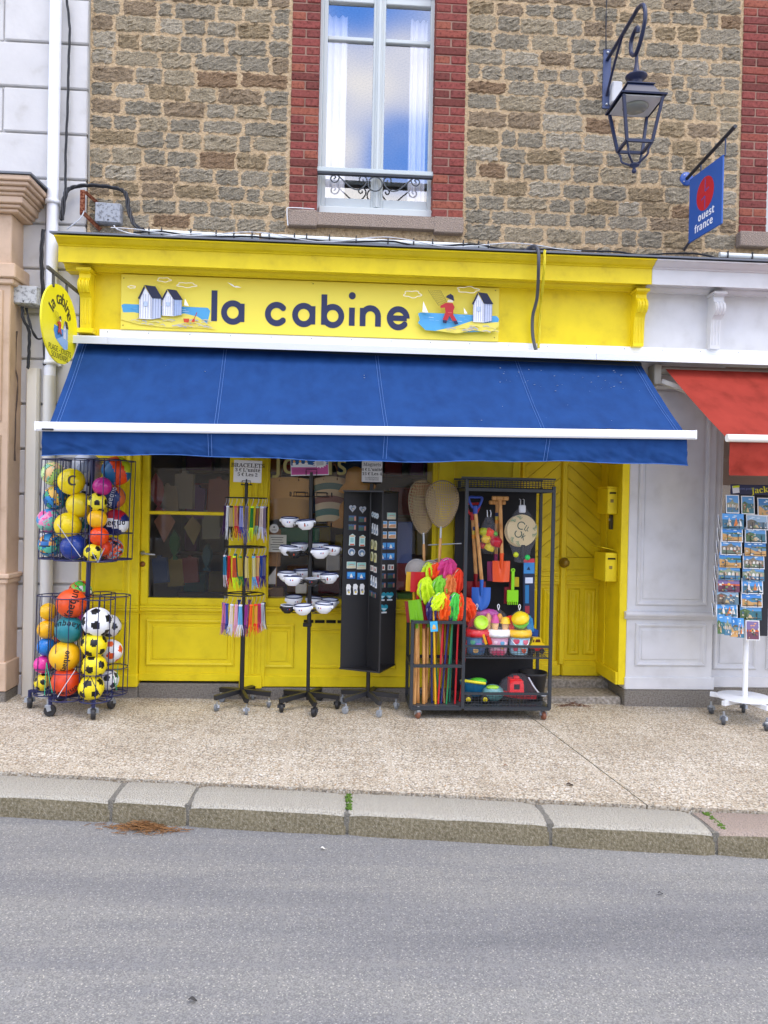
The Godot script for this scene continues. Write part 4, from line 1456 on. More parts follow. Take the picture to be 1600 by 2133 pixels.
	# blue newspaper sign on an iron arm
	var n = Vector3(2.73, 3.938, 0.42)
	var w = thing("newspaper_sign", "square blue metal sign with a red disc lettered ouest france on an iron arm", "sign", n - Vector3(0, 0.22, 0))
	turn = Basis.from_euler(Vector3(0, -PI / 2 + 0.10, 0))
	fx = Transform3D(turn, n)
	g = G.new()
	g.box(n, Vector3(0.44, 0.50, 0.012), turn, 0.002)
	part(w, "plate", g, mat("2458a8", 0.4))
	p = Print.new()
	p.xf = fx
	p.z = 0.0066
	p.disc(0.0, 0.055, 0.115, "c4202c", 0.125, 40)
	p.line([Vector2(-0.05, 0.02), Vector2(0.0, 0.035), Vector2(0.0, -0.06)], 0.008, "2458a8")
	p.line([Vector2(0.05, 0.085), Vector2(0.0, 0.07), Vector2(0.0, 0.165)], 0.008, "2458a8")
	part(w, "painted_disc", p, inks(0.4))
	put(w, "lettering", words("ouest", 0.08, true), mat("eef0f4", 0.4), fx.translated(-w.position) * at(Vector3(0.02, -0.105, 0.0075)))
	put(w, "lettering", words("france", 0.08, true), mat("eef0f4", 0.4), fx.translated(-w.position) * at(Vector3(-0.01, -0.178, 0.0075)))
	var fl = Vector3(2.762, 4.275, 0.02)
	g = G.new()
	g.lathe([Vector2(0, 0.012), Vector2(0.05, 0.012), Vector2(0.055, 0.006), Vector2(0.055, 0), Vector2(0, 0)], Transform3D(Basis.from_euler(Vector3(PI / 2, 0, 0)), fl - Vector3(0, 0, 0.01)), 24)
	part(w, "wall_flange", g, mat("2e55a4", 0.4))
	g = G.new()
	for i in 4:
		var a = PI / 4 + i * PI / 2
		g.ball(fl + Vector3(cos(a) * 0.036, sin(a) * 0.036, 0.004), 0.006, 8)
	part(w, "bolt", g, steel)
	var tip = Vector3(n.x + 0.03, fl.y + 0.05, 0.78)
	g = G.new()
	g.tube([fl, tip], 0.014, 10)
	part(w, "arm", g, mat("23262e", 0.5))
	for t in [0.32, 0.82]:
		g = G.new()
		var hp = fl.lerp(tip, t)
		g.tube([hp, Vector3(hp.x, n.y + 0.24, hp.z)], 0.006, 6)
		part(w, "hanger", g, mat("33405e", 0.5))
	g = G.new()
	g.tube([Vector3(fl.x, n.y - 0.23, 0.0), Vector3(n.x - 0.02, n.y - 0.235, 0.22)], 0.012, 8)
	part(w, "lower_stay", g, mat("3c4252", 0.5))

func build_awnings():
	# ---- blue awning
	var a = thing("blue_awning", "navy blue canvas awning pulled out over the yellow shop front", "awning", Vector3(0.2, 2.3, 0.4))
	var z0 = 0.17
	var z1 = 0.87
	var tl = Vector3(-1.981, 2.756, 0.17)
	var tr = Vector3(2.365, 2.72, 0.17)
	var bl = Vector3(-1.923, 2.089, 0.87)
	var br = Vector3(2.394, 2.147, 0.87)
	var canvas = rough_mat("1d4680", noise_tex(51, 0.01, [[0.0, "c6cad2"], [0.5, "ebecef"], [1.0, "ffffff"]], {"oct": 5}), Vector3(1.1, 1.1, 1.1), noise_tex(52, 0.05, null), 0.05, 0.8, 0.3)
	var sag = func(u, v):
		var p = tl.lerp(tr, u).lerp(bl.lerp(br, u), v)
		p.y -= 0.018 * sin(PI * v) * (0.6 + 0.4 * sin(PI * u)) + 0.016 * sin(PI * v) * absf(sin(PI * (u * 3.94 + 0.01))) + 0.004 * sin(u * 23.0 + v * 3.0) * v + 0.006 * fine.get_noise_2d(u * 9.0, v * 2.0) + 0.004 * fine.get_noise_2d(u * 40.0, v * 1.5) * v
		return p
	var g = G.new()
	g.sheet(48, 10, sag)
	part(a, "canvas", g, canvas)
	for u in [0.012, 0.2525, 0.5185, 0.77, 0.988]:
		for d in [-0.0022, 0.0022]:
			g = G.new()
			var pts = []
			for i in 13:
				pts.append(sag.call(u + d, i / 12.0) + Vector3(0, 0.003, 0.002))
			g.tube(pts, 0.0013, 4)
			part(a, "stitched_seam", g, mat("5c82c0", 0.8))
	g = G.new()
	for i in 46:
		var u = rng.randf_range(0.02, 0.98) if i < 14 else rng.randf_range(0.72, 0.97)
		var v = rng.randf_range(0.1, 0.9) if i < 14 else rng.randf_range(0.08, 0.45)
		var s = rng.randf_range(0.002, 0.007)
		g.ball(sag.call(u, v) + Vector3(0, 0.002, 0.002), s, 6, Vector3(1.0, 0.3, 1.0 + rng.randf()))
	part(a, "bird_droppings", g, mat("b9c4d8", 0.9), "stuff")
	# front bar
	g = G.new()
	var b0 = Vector3(-1.996, 2.06, 0.89)
	var b1 = Vector3(2.46, 2.116, 0.89)
	var ax = (b1 - b0).normalized()
	var prof = [Vector2(-0.022, -0.03), Vector2(0.012, -0.032), Vector2(0.02, -0.022), Vector2(0.022, 0.0), Vector2(0.018, 0.02), Vector2(0.008, 0.03), Vector2(-0.018, 0.032)]
	g.prism(prof, 0.0, (b1 - b0).length(), Transform3D(Basis(Vector3(0, 0, 1), ax.cross(Vector3(0, 0, 1)) * -1.0, ax), b0))
	var bar = part(a, "front_bar", g, white_metal)
	g = G.new()
	g.box(b0 + Vector3(0.075, -0.021, 0.021), Vector3(0.075, 0.013, 0.006), Basis(), 0.002)
	part(bar, "maker_plate", g, mat("1c1c1e", 0.5))
	for e in [b0 - ax * 0.006, b1 + ax * 0.006]:
		g = G.new()
		g.box(e, Vector3(0.012, 0.064, 0.046), Basis(), 0.004)
		part(bar, "end_cap", g, white_metal)
	# valance with loose folds
	g = G.new()
	var vb0 = Vector3(-1.973, 1.861, 0.875)
	var vb1 = Vector3(2.424, 1.909, 0.875)
	g.sheet(140, 10, func(u, v):
		var top = b0.lerp(b1, lerpf(0.006, 0.99, u)) + Vector3(0, -0.028, -0.012)
		var low = vb0.lerp(vb1, u) + Vector3(0, 0.012 * sin(u * PI * 3.0 + 0.4) + 0.004 * sin(u * 41.0) + 0.05 * exp(-pow((u - 0.30) / 0.22, 2.0)) * 0.28, 0.0)
		var p = top.lerp(low, v)
		p.z += v * (0.022 * fine.get_noise_2d(u * 26.0, v * 1.6) + 0.016 * fine.get_noise_2d(u * 70.0 + v * 9.0, v * 3.0))
		return p)
	var val = part(a, "valance", g, canvas)
	g = G.new()
	var hem = []
	for i in 141:
		var u = i / 140.0
		var low = vb0.lerp(vb1, u) + Vector3(0, 0.012 * sin(u * PI * 3.0 + 0.4) + 0.004 * sin(u * 41.0) + 0.05 * exp(-pow((u - 0.30) / 0.22, 2.0)) * 0.28, 0.0)
		low.z += 0.022 * fine.get_noise_2d(u * 26.0, 1.6) + 0.016 * fine.get_noise_2d(u * 70.0 + 9.0, 3.0) + 0.002
		hem.append(low)
	g.tube(hem, 0.0028, 5)
	part(val, "hem", g, mat("3f6cb4", 0.8))
	for u in [0.2525, 0.5185, 0.77]:
		for d in [-0.0025, 0.0025]:
			g = G.new()
			g.tube([b0.lerp(b1, u + d) + Vector3(0, -0.034, -0.004), vb0.lerp(vb1, u + d) + Vector3(0, 0.014, 0.014)], 0.0012, 4)
			part(val, "stitched_seam", g, mat("5c82c0", 0.8))
	# folding arms and roller
	for u in [0.12, 0.55, 0.9]:
		g = G.new()
		var w0 = tl.lerp(tr, u) + Vector3(0, -0.16, -0.08)
		var f0 = b0.lerp(b1, u + (0.03 if u < 0.5 else -0.03)) + Vector3(0, -0.01, -0.03)
		var el = w0.lerp(f0, 0.5) + Vector3(0.25 if u < 0.5 else -0.25, 0.02, 0.02)
		g.bar(w0, el, 0.03, 0.045)
		g.bar(el, f0, 0.026, 0.04)
		part(a, "folding_arm", g, white_metal)
	g = G.new()
	g.tube([tl + Vector3(0.0, 0.0, -0.04), tr + Vector3(0.0, 0.0, -0.04)], 0.04, 12)
	part(a, "roller", g, mat("20303f", 0.6))

	# ---- metal hood above both awnings
	var hd = thing("awning_hood", "long white sheet metal hood running above both awnings", "hood", Vector3(0.6, 2.8, 0.15))
	var hx0 = -1.984
	g = G.new()
	g.mould([Vector2(0.101, 2.835), Vector2(0.108, 2.835), Vector2(0.108, 2.885), Vector2(0.101, 2.885)], hx0 + 0.14, 6.5)
	part(hd, "flashing", g, mat("f2f4f6", 0.4))
	var cuts = [hx0, hx0 + 0.26, 1.956, 6.5]
	for i in 3:
		g = G.new()
		g.mould([Vector2(0.10, 2.832), Vector2(0.112, 2.834), Vector2(0.297, 2.792), Vector2(0.30, 2.786), Vector2(0.30, 2.735), Vector2(0.294, 2.735), Vector2(0.294, 2.783), Vector2(0.10, 2.826)], cuts[i] + 0.001, cuts[i + 1] - 0.001)
		part(hd, "cover_sheet", g, mat("d9dde0", 0.35, 0.2))
	g = G.new()
	for i in 17:
		g.ball(Vector3(hx0 + 0.2 + i * 0.31, 2.866, 0.109), 0.0045, 6)
	part(hd, "screw", g, mat("7f8488", 0.5))

	# ---- red awning of the next shop
	var r = thing("red_awning", "faded red canvas awning over the lilac shop front", "awning", Vector3(3.6, 2.2, 0.5))
	var rtl = Vector3(2.555, 2.707, 0.17)
	var rbl = Vector3(2.653, 2.091, 0.97)
	var rtr = rtl + Vector3(2.6, 0, 0)
	var rbr = rbl + Vector3(2.6, 0.02, 0)
	var red = rough_mat("a03a2e", noise_tex(53, 0.008, [[0.0, "b4a898"], [0.4, "e8e4e0"], [1.0, "ffffff"]], {"oct": 6}), Vector3(0.9, 0.9, 0.9), noise_tex(52, 0.05, null), 0.05, 0.85, 0.3)
	g = G.new()
	g.sheet(20, 10, func(u, v):
		var p = rtl.lerp(rtr, u).lerp(rbl.lerp(rbr, u), v)
		p.y -= 0.03 * sin(PI * v) * (0.4 + 0.6 * minf(u * 6.0, 1.0)) - 0.012 * exp(-pow((u - 0.035) / 0.02, 2.0)) * v
		return p)
	part(r, "canvas", g, red)
	g = G.new()
	g.tube([rbl + Vector3(-0.01, 0.0, 0.02), rbr + Vector3(0, 0, 0.02)], 0.027, 12)
	part(r, "front_bar", g, mat("f0efe6", 0.4))
	g = G.new()
	g.sheet(60, 8, func(u, v):
		var p = rbl.lerp(rbr, u) + Vector3(0.015, -0.02 - v * 0.235, 0.012)
		p.z += v * (0.02 * fine.get_noise_2d(u * 20.0 + 5.0, v * 2.0) + 0.012 * fine.get_noise_2d(u * 60.0 + v * 12.0, v * 3.0))
		return p)
	part(r, "valance", g, red)
	g = G.new()
	g.bar(rtl + Vector3(-0.02, -0.10, -0.02), rtl + Vector3(0.50, -0.36, 0.28), 0.035, 0.045)
	part(r, "folding_arm", g, mat("c9c6bd", 0.5))
	g = G.new()
	g.span(rtl + Vector3(-0.10, -0.13, -0.10), rtl + Vector3(-0.04, 0.03, 0.03), 0.006)
	g.tube([rtl + Vector3(-0.03, -0.01, -0.03), rtl + Vector3(2.6, -0.01, -0.03)], 0.036, 12)
	part(r, "roller_bracket", g, mat("8a867c", 0.6))


func build_fittings():
	lantern()
	# downpipe
	var d = thing("downpipe", "white plastic downpipe running down the white building", "pipe", Vector3(-2.25, 0, 0.08))
	var xt = -2.22
	var g = G.new()
	g.tube([Vector3(xt, 7.5, 0.08), Vector3(xt, 2.5, 0.08)], 0.044, 14)
	part(d, "upper_length", g, mat("e6e9ef", 0.35))
	g = G.new()
	g.tube([Vector3(xt, 2.52, 0.08), Vector3(xt, 0.06, 0.08)], 0.046, 14)
	part(d, "lower_length", g, mat("d9d8d0", 0.4))
	for y in [3.843, 2.62, 1.3]:
		g = G.new()
		g.lathe([Vector2(0.046, -0.016), Vector2(0.053, -0.016), Vector2(0.055, 0.0), Vector2(0.053, 0.016), Vector2(0.046, 0.016)], Transform3D(Basis(), Vector3(xt, y, 0.08)), 14)
		g.span(Vector3(xt + 0.045, y - 0.02, 0.03), Vector3(xt + 0.075, y + 0.02, 0.06), 0.004)
		part(d, "collar", g, mat("dfe2e6", 0.4))
	# cable trunking beside it
	for q in [[-2.353, 0.05, 0.05, 2.579, "wide ivory plastic cable trunking beside the beige shop front"], [-2.229, 0.021, 0.03, 2.589, "narrow ivory cable trunking between the wide trunking and the downpipe"]]:
		g = G.new()
		g.prism([Vector2(-q[1], 0.0), Vector2(q[1], 0.0), Vector2(q[1], q[2] * 0.6), Vector2(q[1] * 0.7, q[2]), Vector2(-q[1] * 0.7, q[2]), Vector2(-q[1], q[2] * 0.6)], 0.0, q[3] - 0.05, Transform3D(Basis(Vector3(1, 0, 0), Vector3(0, 0, 1), Vector3(0, 1, 0)), Vector3(q[0], 0.05, 0.03)))
		single("cable_trunking", q[4], "trunking", g, mat("ded9cb", 0.5))
	# junction boxes
	box_on_wall(Vector3(-1.809, 3.787, 0.03), Vector3(0.195, 0.155, 0.07), "a9adb2", "weathered grey junction box on the stone above the cornice")
	box_on_wall(Vector3(-2.389, 3.111, 0.1), Vector3(0.21, 0.14, 0.14), "c3c5c6", "flaking white junction box beside the oval sign")
	# rusty iron bracket
	g = G.new()
	var rb = Vector3(-1.99, 3.844, 0.1)
	g.box(rb, Vector3(0.035, 0.19, 0.02), Basis(), 0.003)
	g.bar(rb + Vector3(0.02, 0.08, 0), rb + Vector3(0.08, 0.04, -0.09), 0.025, 0.012)
	g.bar(rb + Vector3(0.01, -0.08, 0), rb + Vector3(0.11, -0.17, -0.09), 0.03, 0.012)
	single("rusty_bracket", "rusty iron bracket standing among the cables above the cornice", "bracket", g, rough_mat("9a6a52", noise_tex(61, 0.03, [[0.0, "5c3420"], [0.4, "a86a48"], [0.6, "e6ddd2"], [1.0, "ffffff"]], {"oct": 4}), Vector3(3, 3, 3), null, 0.0, 0.9))
	# cables
	var blk = mat("24262b", 0.55)
	var wht = mat("dfe2e4", 0.5)
	var yel = mat("e0cf1c", 0.5)
	cable([Vector3(-2.148, 5.403, 0.05), Vector3(-2.122, 5.185, 0.05), Vector3(-2.125, 4.929, 0.05), Vector3(-2.127, 4.599, 0.05), Vector3(-2.136, 4.232, 0.05), Vector3(-2.131, 3.934, 0.06), Vector3(-2.142, 3.721, 0.09)], 0.009, blk, "twisted black cable hanging down the white building beside the downpipe", 3)
	cable([Vector3(-2.142, 3.703, 0.09), Vector3(-2.123, 3.89, 0.08), Vector3(-2.084, 3.962, 0.06), Vector3(-1.944, 3.991, 0.05), Vector3(-1.763, 3.98, 0.05), Vector3(-1.678, 3.94, 0.05), Vector3(-1.648, 3.808, 0.06), Vector3(-1.592, 3.686, 0.1), Vector3(-1.516, 3.638, 0.14)], 0.017, blk, "bundle of black cables arching over the grey junction box", 3)
	cable([Vector3(-1.981, 5.426, 0.03), Vector3(-1.976, 4.875, 0.03), Vector3(-1.965, 4.028, 0.03)], 0.006, mat("8d8a80", 0.7), "thin grey cable down the joint of the two buildings", 1)
	cable([Vector3(-2.272, 3.621, 0.1), Vector3(-2.28, 3.435, 0.11), Vector3(-2.273, 3.22, 0.1), Vector3(-2.262, 2.971, 0.08), Vector3(-2.245, 2.594, 0.1)], 0.014, blk, "thick black cable bundle dropping behind the oval sign", 3)
	cable([Vector3(-2.411, 3.028, 0.12), Vector3(-2.395, 2.933, 0.14), Vector3(-2.359, 2.849, 0.12), Vector3(-2.361, 2.705, 0.11), Vector3(-2.362, 2.565, 0.12)], 0.012, blk, "black cables leaving the flaking box for the wide trunking", 3)
	cable([Vector3(-2.391, 3.027, 0.1), Vector3(-2.345, 2.883, 0.13), Vector3(-2.309, 2.8, 0.1), Vector3(-2.267, 2.809, 0.08)], 0.010, blk, "black cable looping from the flaking box towards the downpipe", 2)
	cable([Vector3(-2.447, 2.843, 0.13), Vector3(-2.458, 2.591, 0.12), Vector3(-2.434, 2.445, 0.13), Vector3(-2.451, 2.156, 0.12), Vector3(-2.446, 1.864, 0.13)], 0.006, mat("5a4c44", 0.7), "frayed dark string hanging beside the beige pilaster", 2)
	cable([Vector3(-2.267, 3.922, 0.4), Vector3(-2.264, 3.925, 0.2), Vector3(-2.266, 3.884, 0.08), Vector3(-2.258, 3.625, 0.09)], 0.006, blk, "thin black wire from the beige cornice to the downpipe", 1)
	# wires along the top of the cornice
	var zc = 0.10
	var run = []
	for i in 22:
		run.append(Vector3(-1.6 + i * 0.22, 3.628 + 0.010 * sin(i * 1.7), zc + 0.03 * sin(i * 2.3)))
	cable(run, 0.009, blk, "black cables lying along the top of the cornice", 3)
	run = []
	for i in 20:
		run.append(Vector3(-1.75 + i * 0.19, 3.622 + 0.018 * sin(i * 1.1 + 2.0), zc + 0.07 + 0.03 * sin(i * 1.3)))
	cable(run, 0.005, wht, "thin white wires straying along the cornice top", 2)
	for q in [[-1.554, -0.656, "white conduit clipped along the wall over the signboard huts"], [-0.636, 1.154, "long white conduit clipped along the wall under the window"], [3.028, 4.6, "white conduit clipped along the wall over the lilac cornice"]]:
		var t = thing("conduit", q[2], "conduit", Vector3((q[0] + q[1]) / 2, 3.63, 0.06))
		g = G.new()
		g.tube([Vector3(q[0], 3.658, 0.06), Vector3(q[1], 3.645, 0.06)], 0.020, 10)
		part(t, "pipe", g, mat("dfe6e4", 0.45))
		var x = q[0] + 0.06
		while x < q[1]:
			g = G.new()
			g.lathe([Vector2(0.0205, -0.005), Vector2(0.024, -0.005), Vector2(0.024, 0.005), Vector2(0.0205, 0.005)], Transform3D(Basis.from_euler(Vector3(0, 0, PI / 2)), Vector3(x, 3.651, 0.06)), 10)
			g.span(Vector3(x - 0.004, 3.625, 0.07), Vector3(x + 0.004, 3.685, 0.085))
			part(t, "cable_tie", g, blk)
			x += rng.randf_range(0.07, 0.26)
	cable([Vector3(1.374, 3.55, 0.2), Vector3(1.435, 3.578, 0.3), Vector3(1.455, 3.517, 0.4), Vector3(1.461, 3.381, 0.4), Vector3(1.501, 3.215, 0.22), Vector3(1.49, 3.086, 0.14), Vector3(1.496, 2.938, 0.13), Vector3(1.519, 2.827, 0.14)], 0.013, mat("4a4d55", 0.5), "thick grey cable looped over the cornice and down the fascia", 1)
	cable([Vector3(1.511, 3.526, 0.38), Vector3(1.51, 3.389, 0.38), Vector3(1.523, 3.267, 0.3), Vector3(1.552, 3.166, 0.13), Vector3(1.552, 2.942, 0.12), Vector3(1.547, 2.847, 0.12)], 0.010, yel, "yellow painted wires running down the fascia beside the grey cable", 3)
	cable([Vector3(2.062, 5.664, 0.03), Vector3(2.062, 5.473, 0.03), Vector3(2.067, 5.267, 0.03)], 0.006, blk, "thin black cable on the stone down to the lantern plate", 2)
	cable([Vector3(-0.433, 3.741, 0.08), Vector3(-0.442, 3.852, 0.08), Vector3(-0.42, 3.879, 0.08), Vector3(-0.232, 3.888, 0.05)], 0.004, wht, "thin white wire round the end of the window sill", 1)
	cable([Vector3(-1.968, 3.772, 0.12), Vector3(-1.989, 3.709, 0.14), Vector3(-2.045, 3.645, 0.16), Vector3(-2.08, 3.615, 0.16)], 0.005, mat("b7bcc2", 0.5), "grey wire curling under the rusty bracket", 1)
	cable([Vector3(-1.762, 3.693, 0.06), Vector3(-1.704, 3.63, 0.16), Vector3(-1.561, 3.572, 0.24), Vector3(-1.358, 3.58, 0.2), Vector3(-1.087, 3.641, 0.12)], 0.005, wht, "white wires trailing from the grey junction box", 2)
	# letter boxes and bell on the side of the door recess
	letter_box(Vector3(2.268, 1.657, -0.15), Vector3(0.085, 0.215, 0.25), false, "yellow painted letter box high on the recess side wall")
	letter_box(Vector3(2.268, 1.118, -0.14), Vector3(0.10, 0.235, 0.28), true, "dented yellow letter box with its lid ajar below the door bell")
	var bell = thing("door_bell", "dark bell push plate between the two letter boxes", "bell", Vector3(2.26, 1.453, -0.15))
	g = G.new()
	g.box(bell.position + Vector3(0, 0.03, 0), Vector3(0.02, 0.12, 0.055), Basis(), 0.004)
	part(bell, "plate", g, mat("3a3730", 0.5))
	g = G.new()
	g.ball(bell.position + Vector3(-0.01, 0.05, 0), 0.012, 10)
	part(bell, "button", g, mat("9a968c", 0.4))

func box_on_wall(c, s, col, label):
	var t = thing("junction_box", label, "box", c - Vector3(0, s.y / 2, 0))
	var g = G.new()
	g.box(c, s, Basis.from_euler(Vector3(0, 0.03, -0.02)), 0.008)
	var worn = rough_mat(col, noise_tex(62, 0.03, [[0.0, "8f8a86"], [0.3, "b6b6b6"], [0.45, "e9ebee"], [1.0, "ffffff"]], {"oct": 5, "gain": 0.6}), Vector3(1.6, 1.6, 1.6), null, 0.0, 0.6)
	part(t, "case", g, worn)
	g = G.new()
	g.box(c + Vector3(0, 0, s.z / 2 + 0.005), Vector3(s.x * 0.96, s.y * 0.94, 0.014), Basis.from_euler(Vector3(0, 0.03, -0.02)), 0.006)
	part(t, "lid", g, worn)
	g = G.new()
	g.ball(c + Vector3(0.005, -s.y * 0.36, s.z / 2 + 0.012), 0.008, 8)
	part(t, "screw", g, mat("5c5f63", 0.5))

func cable(pts, r, m, label, n):
	var path = smooth_path(pts, 7)
	var g = G.new()
	for k in n:
		var p = []
		for i in path.size():
			var a = i * 0.55 + TAU * k / n
			var o = Vector3(cos(a), sin(a) * 0.4, sin(a) * 0.6) * r * (0.0 if n == 1 else 0.62)
			p.append(path[i] + o + Vector3(0, 0, r))
		g.tube(p, r if n == 1 else r * 0.55, 6)
	return single("cable", label, "cable", g, m)

func letter_box(c, s, open, label):
	var t = thing("letter_box", label, "letter box", c - Vector3(s.x, s.y / 2, 0))
	var g = G.new()
	var m = c - Vector3(s.x / 2, 0, 0)
	g.box(m, s, Basis(), 0.006)
	part(t, "case", g, yellow)
	g = G.new()
	if open:
		g.box(m + Vector3(-0.01, s.y / 2 + 0.03, -0.03), Vector3(s.x + 0.03, 0.006, s.z), Basis.from_euler(Vector3(0.0, 0, -0.22)), 0.002)
	else:
		g.box(m + Vector3(0, s.y / 2 + 0.004, 0), Vector3(s.x + 0.015, 0.01, s.z + 0.01), Basis(), 0.003)
	part(t, "lid", g, yellow)
	g = G.new()
	g.box(m + Vector3(0.0, s.y * 0.3, s.z / 2), Vector3(s.x * 0.62, 0.014, 0.006))
	part(t, "slot", g, mat("14120c", 0.9))
	g = G.new()
	g.box(m + Vector3(-0.005, 0.0, s.z / 2 + 0.001), Vector3(0.026, 0.026, 0.004), Basis(), 0.001)
	part(t, "name_plate", g, mat("8d7a30", 0.5))

func lantern():
	var X = 2.085
	var zc = 0.62
	var paint = mat("1e2948", 0.38)
	var dark = mat("1c2342", 0.4)
	var t = thing("wall_lantern", "blue four-sided street lantern hung from a scrolled bracket on the stone wall", "lantern", Vector3(X, 4.3, zc))
	var g = G.new()
	g.span(Vector3(X - 0.032, 4.805, -0.005), Vector3(X + 0.032, 5.28, 0.022), 0.004)
	part(t, "wall_plate", g, mat("3c4a70", 0.45))
	g = G.new()
	for y in [4.836, 5.25]:
		g.ball(Vector3(X, y, 0.026), 0.011, 10)
	part(t, "bolt", g, steel)
	var y0 = 5.194
	var yt = 5.198
	var yl = 4.86
	g = G.new()
	g.tube(smooth_path([Vector3(X, y0, 0.02), Vector3(X, lerpf(y0, yt, 0.55), 0.33), Vector3(X, lerpf(y0, yt, 0.92), 0.57), Vector3(X, yt, 0.66), Vector3(X, lerpf(yl, yt, 0.86), 0.76), Vector3(X, lerpf(yl, yt, 0.55), 0.79), Vector3(X, lerpf(yl, yt, 0.25), 0.73), Vector3(X, yl + 0.03, 0.65), Vector3(X, yl + 0.035, 0.60), Vector3(X, lerpf(yl, yt, 0.25), 0.54), Vector3(X, lerpf(yl, yt, 0.5), 0.53), Vector3(X, lerpf(yl, yt, 0.62), 0.60), Vector3(X, lerpf(yl, yt, 0.58), 0.66), Vector3(X, lerpf(yl, yt, 0.48), 0.66)], 6), 0.015, 10)
	part(t, "scroll_arm", g, paint)
	g = G.new()
	var yb = 4.907
	g.tube(smooth_path([Vector3(X, yb, 0.02), Vector3(X, lerpf(yb, y0, 0.6), 0.20), Vector3(X, lerpf(y0, yt, 0.3), 0.36), Vector3(X, lerpf(y0, yt, 0.46), 0.44), Vector3(X, lerpf(y0, yt, 0.36), 0.50), Vector3(X, lerpf(y0, yt, 0.18), 0.47)], 6), 0.010, 8)
	part(t, "stay", g, dark)
	# head
	var c = Vector3(X + 0.01, 0, zc)
	var ye = 4.522
	var yr = ye + 0.105
	g = G.new()
	g.tube([Vector3(c.x, yl + 0.04, zc), Vector3(c.x, yr + 0.05, zc)], 0.012, 10)
	g.lathe([Vector2(0.045, 0.0), Vector2(0.042, 0.055), Vector2(0.05, 0.066), Vector2(0.076, 0.088), Vector2(0.078, 0.098), Vector2(0.06, 0.106), Vector2(0.03, 0.118), Vector2(0.02, 0.15), Vector2(0.013, 0.19)], Transform3D(Basis(), Vector3(c.x, yr + 0.005, zc)), 20)
	part(t, "cap", g, dark)
	var sq = func(h, y): return [Vector3(c.x - h, y, zc - h), Vector3(c.x + h, y, zc - h), Vector3(c.x + h, y, zc + h), Vector3(c.x - h, y, zc + h)]
	g = G.new()
	var lv = [sq.call(0.165, ye), sq.call(0.168, ye + 0.012), sq.call(0.135, ye + 0.02), sq.call(0.09, yr), sq.call(0.102, yr + 0.002), sq.call(0.102, yr + 0.008)]
	for i in lv.size() - 1:
		for k in 4:
			g.quad(lv[i][k], lv[i][(k + 1) % 4], lv[i + 1][(k + 1) % 4], lv[i + 1][k])
	g.quad(lv[5][0], lv[5][1], lv[5][2], lv[5][3])
	part(t, "roof", g, paint)
	# reflector plate and lamp glass under the roof
	g = G.new()
	g.box(Vector3(c.x, ye - 0.006, zc), Vector3(0.29, 0.008, 0.29), Basis(), 0.002)
	var rp = part(t, "reflector_plate", g, mat("c9ccce", 0.4))
	g = G.new()
	g.lathe([Vector2(0.088, 0.0), Vector2(0.092, -0.008), Vector2(0.075, -0.022), Vector2(0.0, -0.03)], Transform3D(Basis(), Vector3(c.x, ye - 0.011, zc)), 24)
	part(rp, "lamp_bowl", g, mat("8f948c", 0.15))
	var yk = ye - 0.30
	var top = sq.call(0.142, ye - 0.002)
	var low = sq.call(0.092, yk)
	for k in 4:
		g = G.new()
		g.bar(top[k], low[k], 0.020, 0.020)
		part(t, "corner_bar", g, paint)
		g = G.new()
		g.bar(low[k], low[(k + 1) % 4], 0.020, 0.018)
		part(t, "bottom_bar", g, paint)
		g = G.new()
		var dirn = (low[k] - Vector3(c.x, yk, zc)).normalized()
		g.tube(smooth_path([low[k], low[k] - dirn * 0.025 + Vector3(0, -0.045, 0), low[k] - dirn * 0.035 + Vector3(0, -0.085, 0), Vector3(c.x, yk - 0.125, zc) + dirn * 0.03, Vector3(c.x, yk - 0.13, zc)], 5), 0.008, 7)
		part(t, "finial_arm", g, paint)
	g = G.new()
	g.lathe([Vector2(0, -0.075), Vector2(0.014, -0.068), Vector2(0.018, -0.055), Vector2(0.013, -0.042), Vector2(0.008, -0.035), Vector2(0.034, -0.02), Vector2(0.036, -0.01), Vector2(0.02, 0.0), Vector2(0, 0.0)], Transform3D(Basis(), Vector3(c.x, yk - 0.12, zc)), 18)
	part(t, "finial", g, paint)
	# white gear box behind
	g = G.new()
	g.box(Vector3(2.15, 4.912, 0.05), Vector3(0.085, 0.17, 0.07), Basis(), 0.01)
	part(t, "gear_box", g, mat("c4c6c8", 0.5))


# ---------- casters
func caster(parent, p, r, m_wheel, m_fork):
	# p is where the wheel meets the pavement
	var a = rng.randf() * TAU
	var d = Vector3(cos(a), 0, sin(a))
	var side = Vector3(-d.z, 0, d.x)
	var c = p + Vector3(0, r, 0)
	var g = G.new()
	g.box(c + Vector3(0, r * 0.75, 0) - d * r * 0.3, Vector3(r * 1.0, r * 0.5, r * 1.0), Basis.from_euler(Vector3(0, -a, 0)), r * 0.15)
	for s in [-1.0, 1.0]:
		g.bar(c + side * s * r * 0.55, c + side * s * r * 0.5 + Vector3(0, r * 0.8, 0) - d * r * 0.25, r * 0.7, r * 0.12)
	g.tube([c + Vector3(0, r * 0.8, 0) - d * r * 0.3, c + Vector3(0, r * 1.9, 0) - d * r * 0.3], r * 0.25, 8)
	var o = part(parent, "caster", g, m_fork)
	g = G.new()
	var b = Basis(d, side, d.cross(side))
	g.lathe([Vector2(0, -r * 0.4), Vector2(r * 0.85, -r * 0.4), Vector2(r, -r * 0.2), Vector2(r, r * 0.2), Vector2(r * 0.85, r * 0.4), Vector2(0, r * 0.4)], Transform3D(b, c), 18, false)
	part(o, "wheel", g, m_wheel)

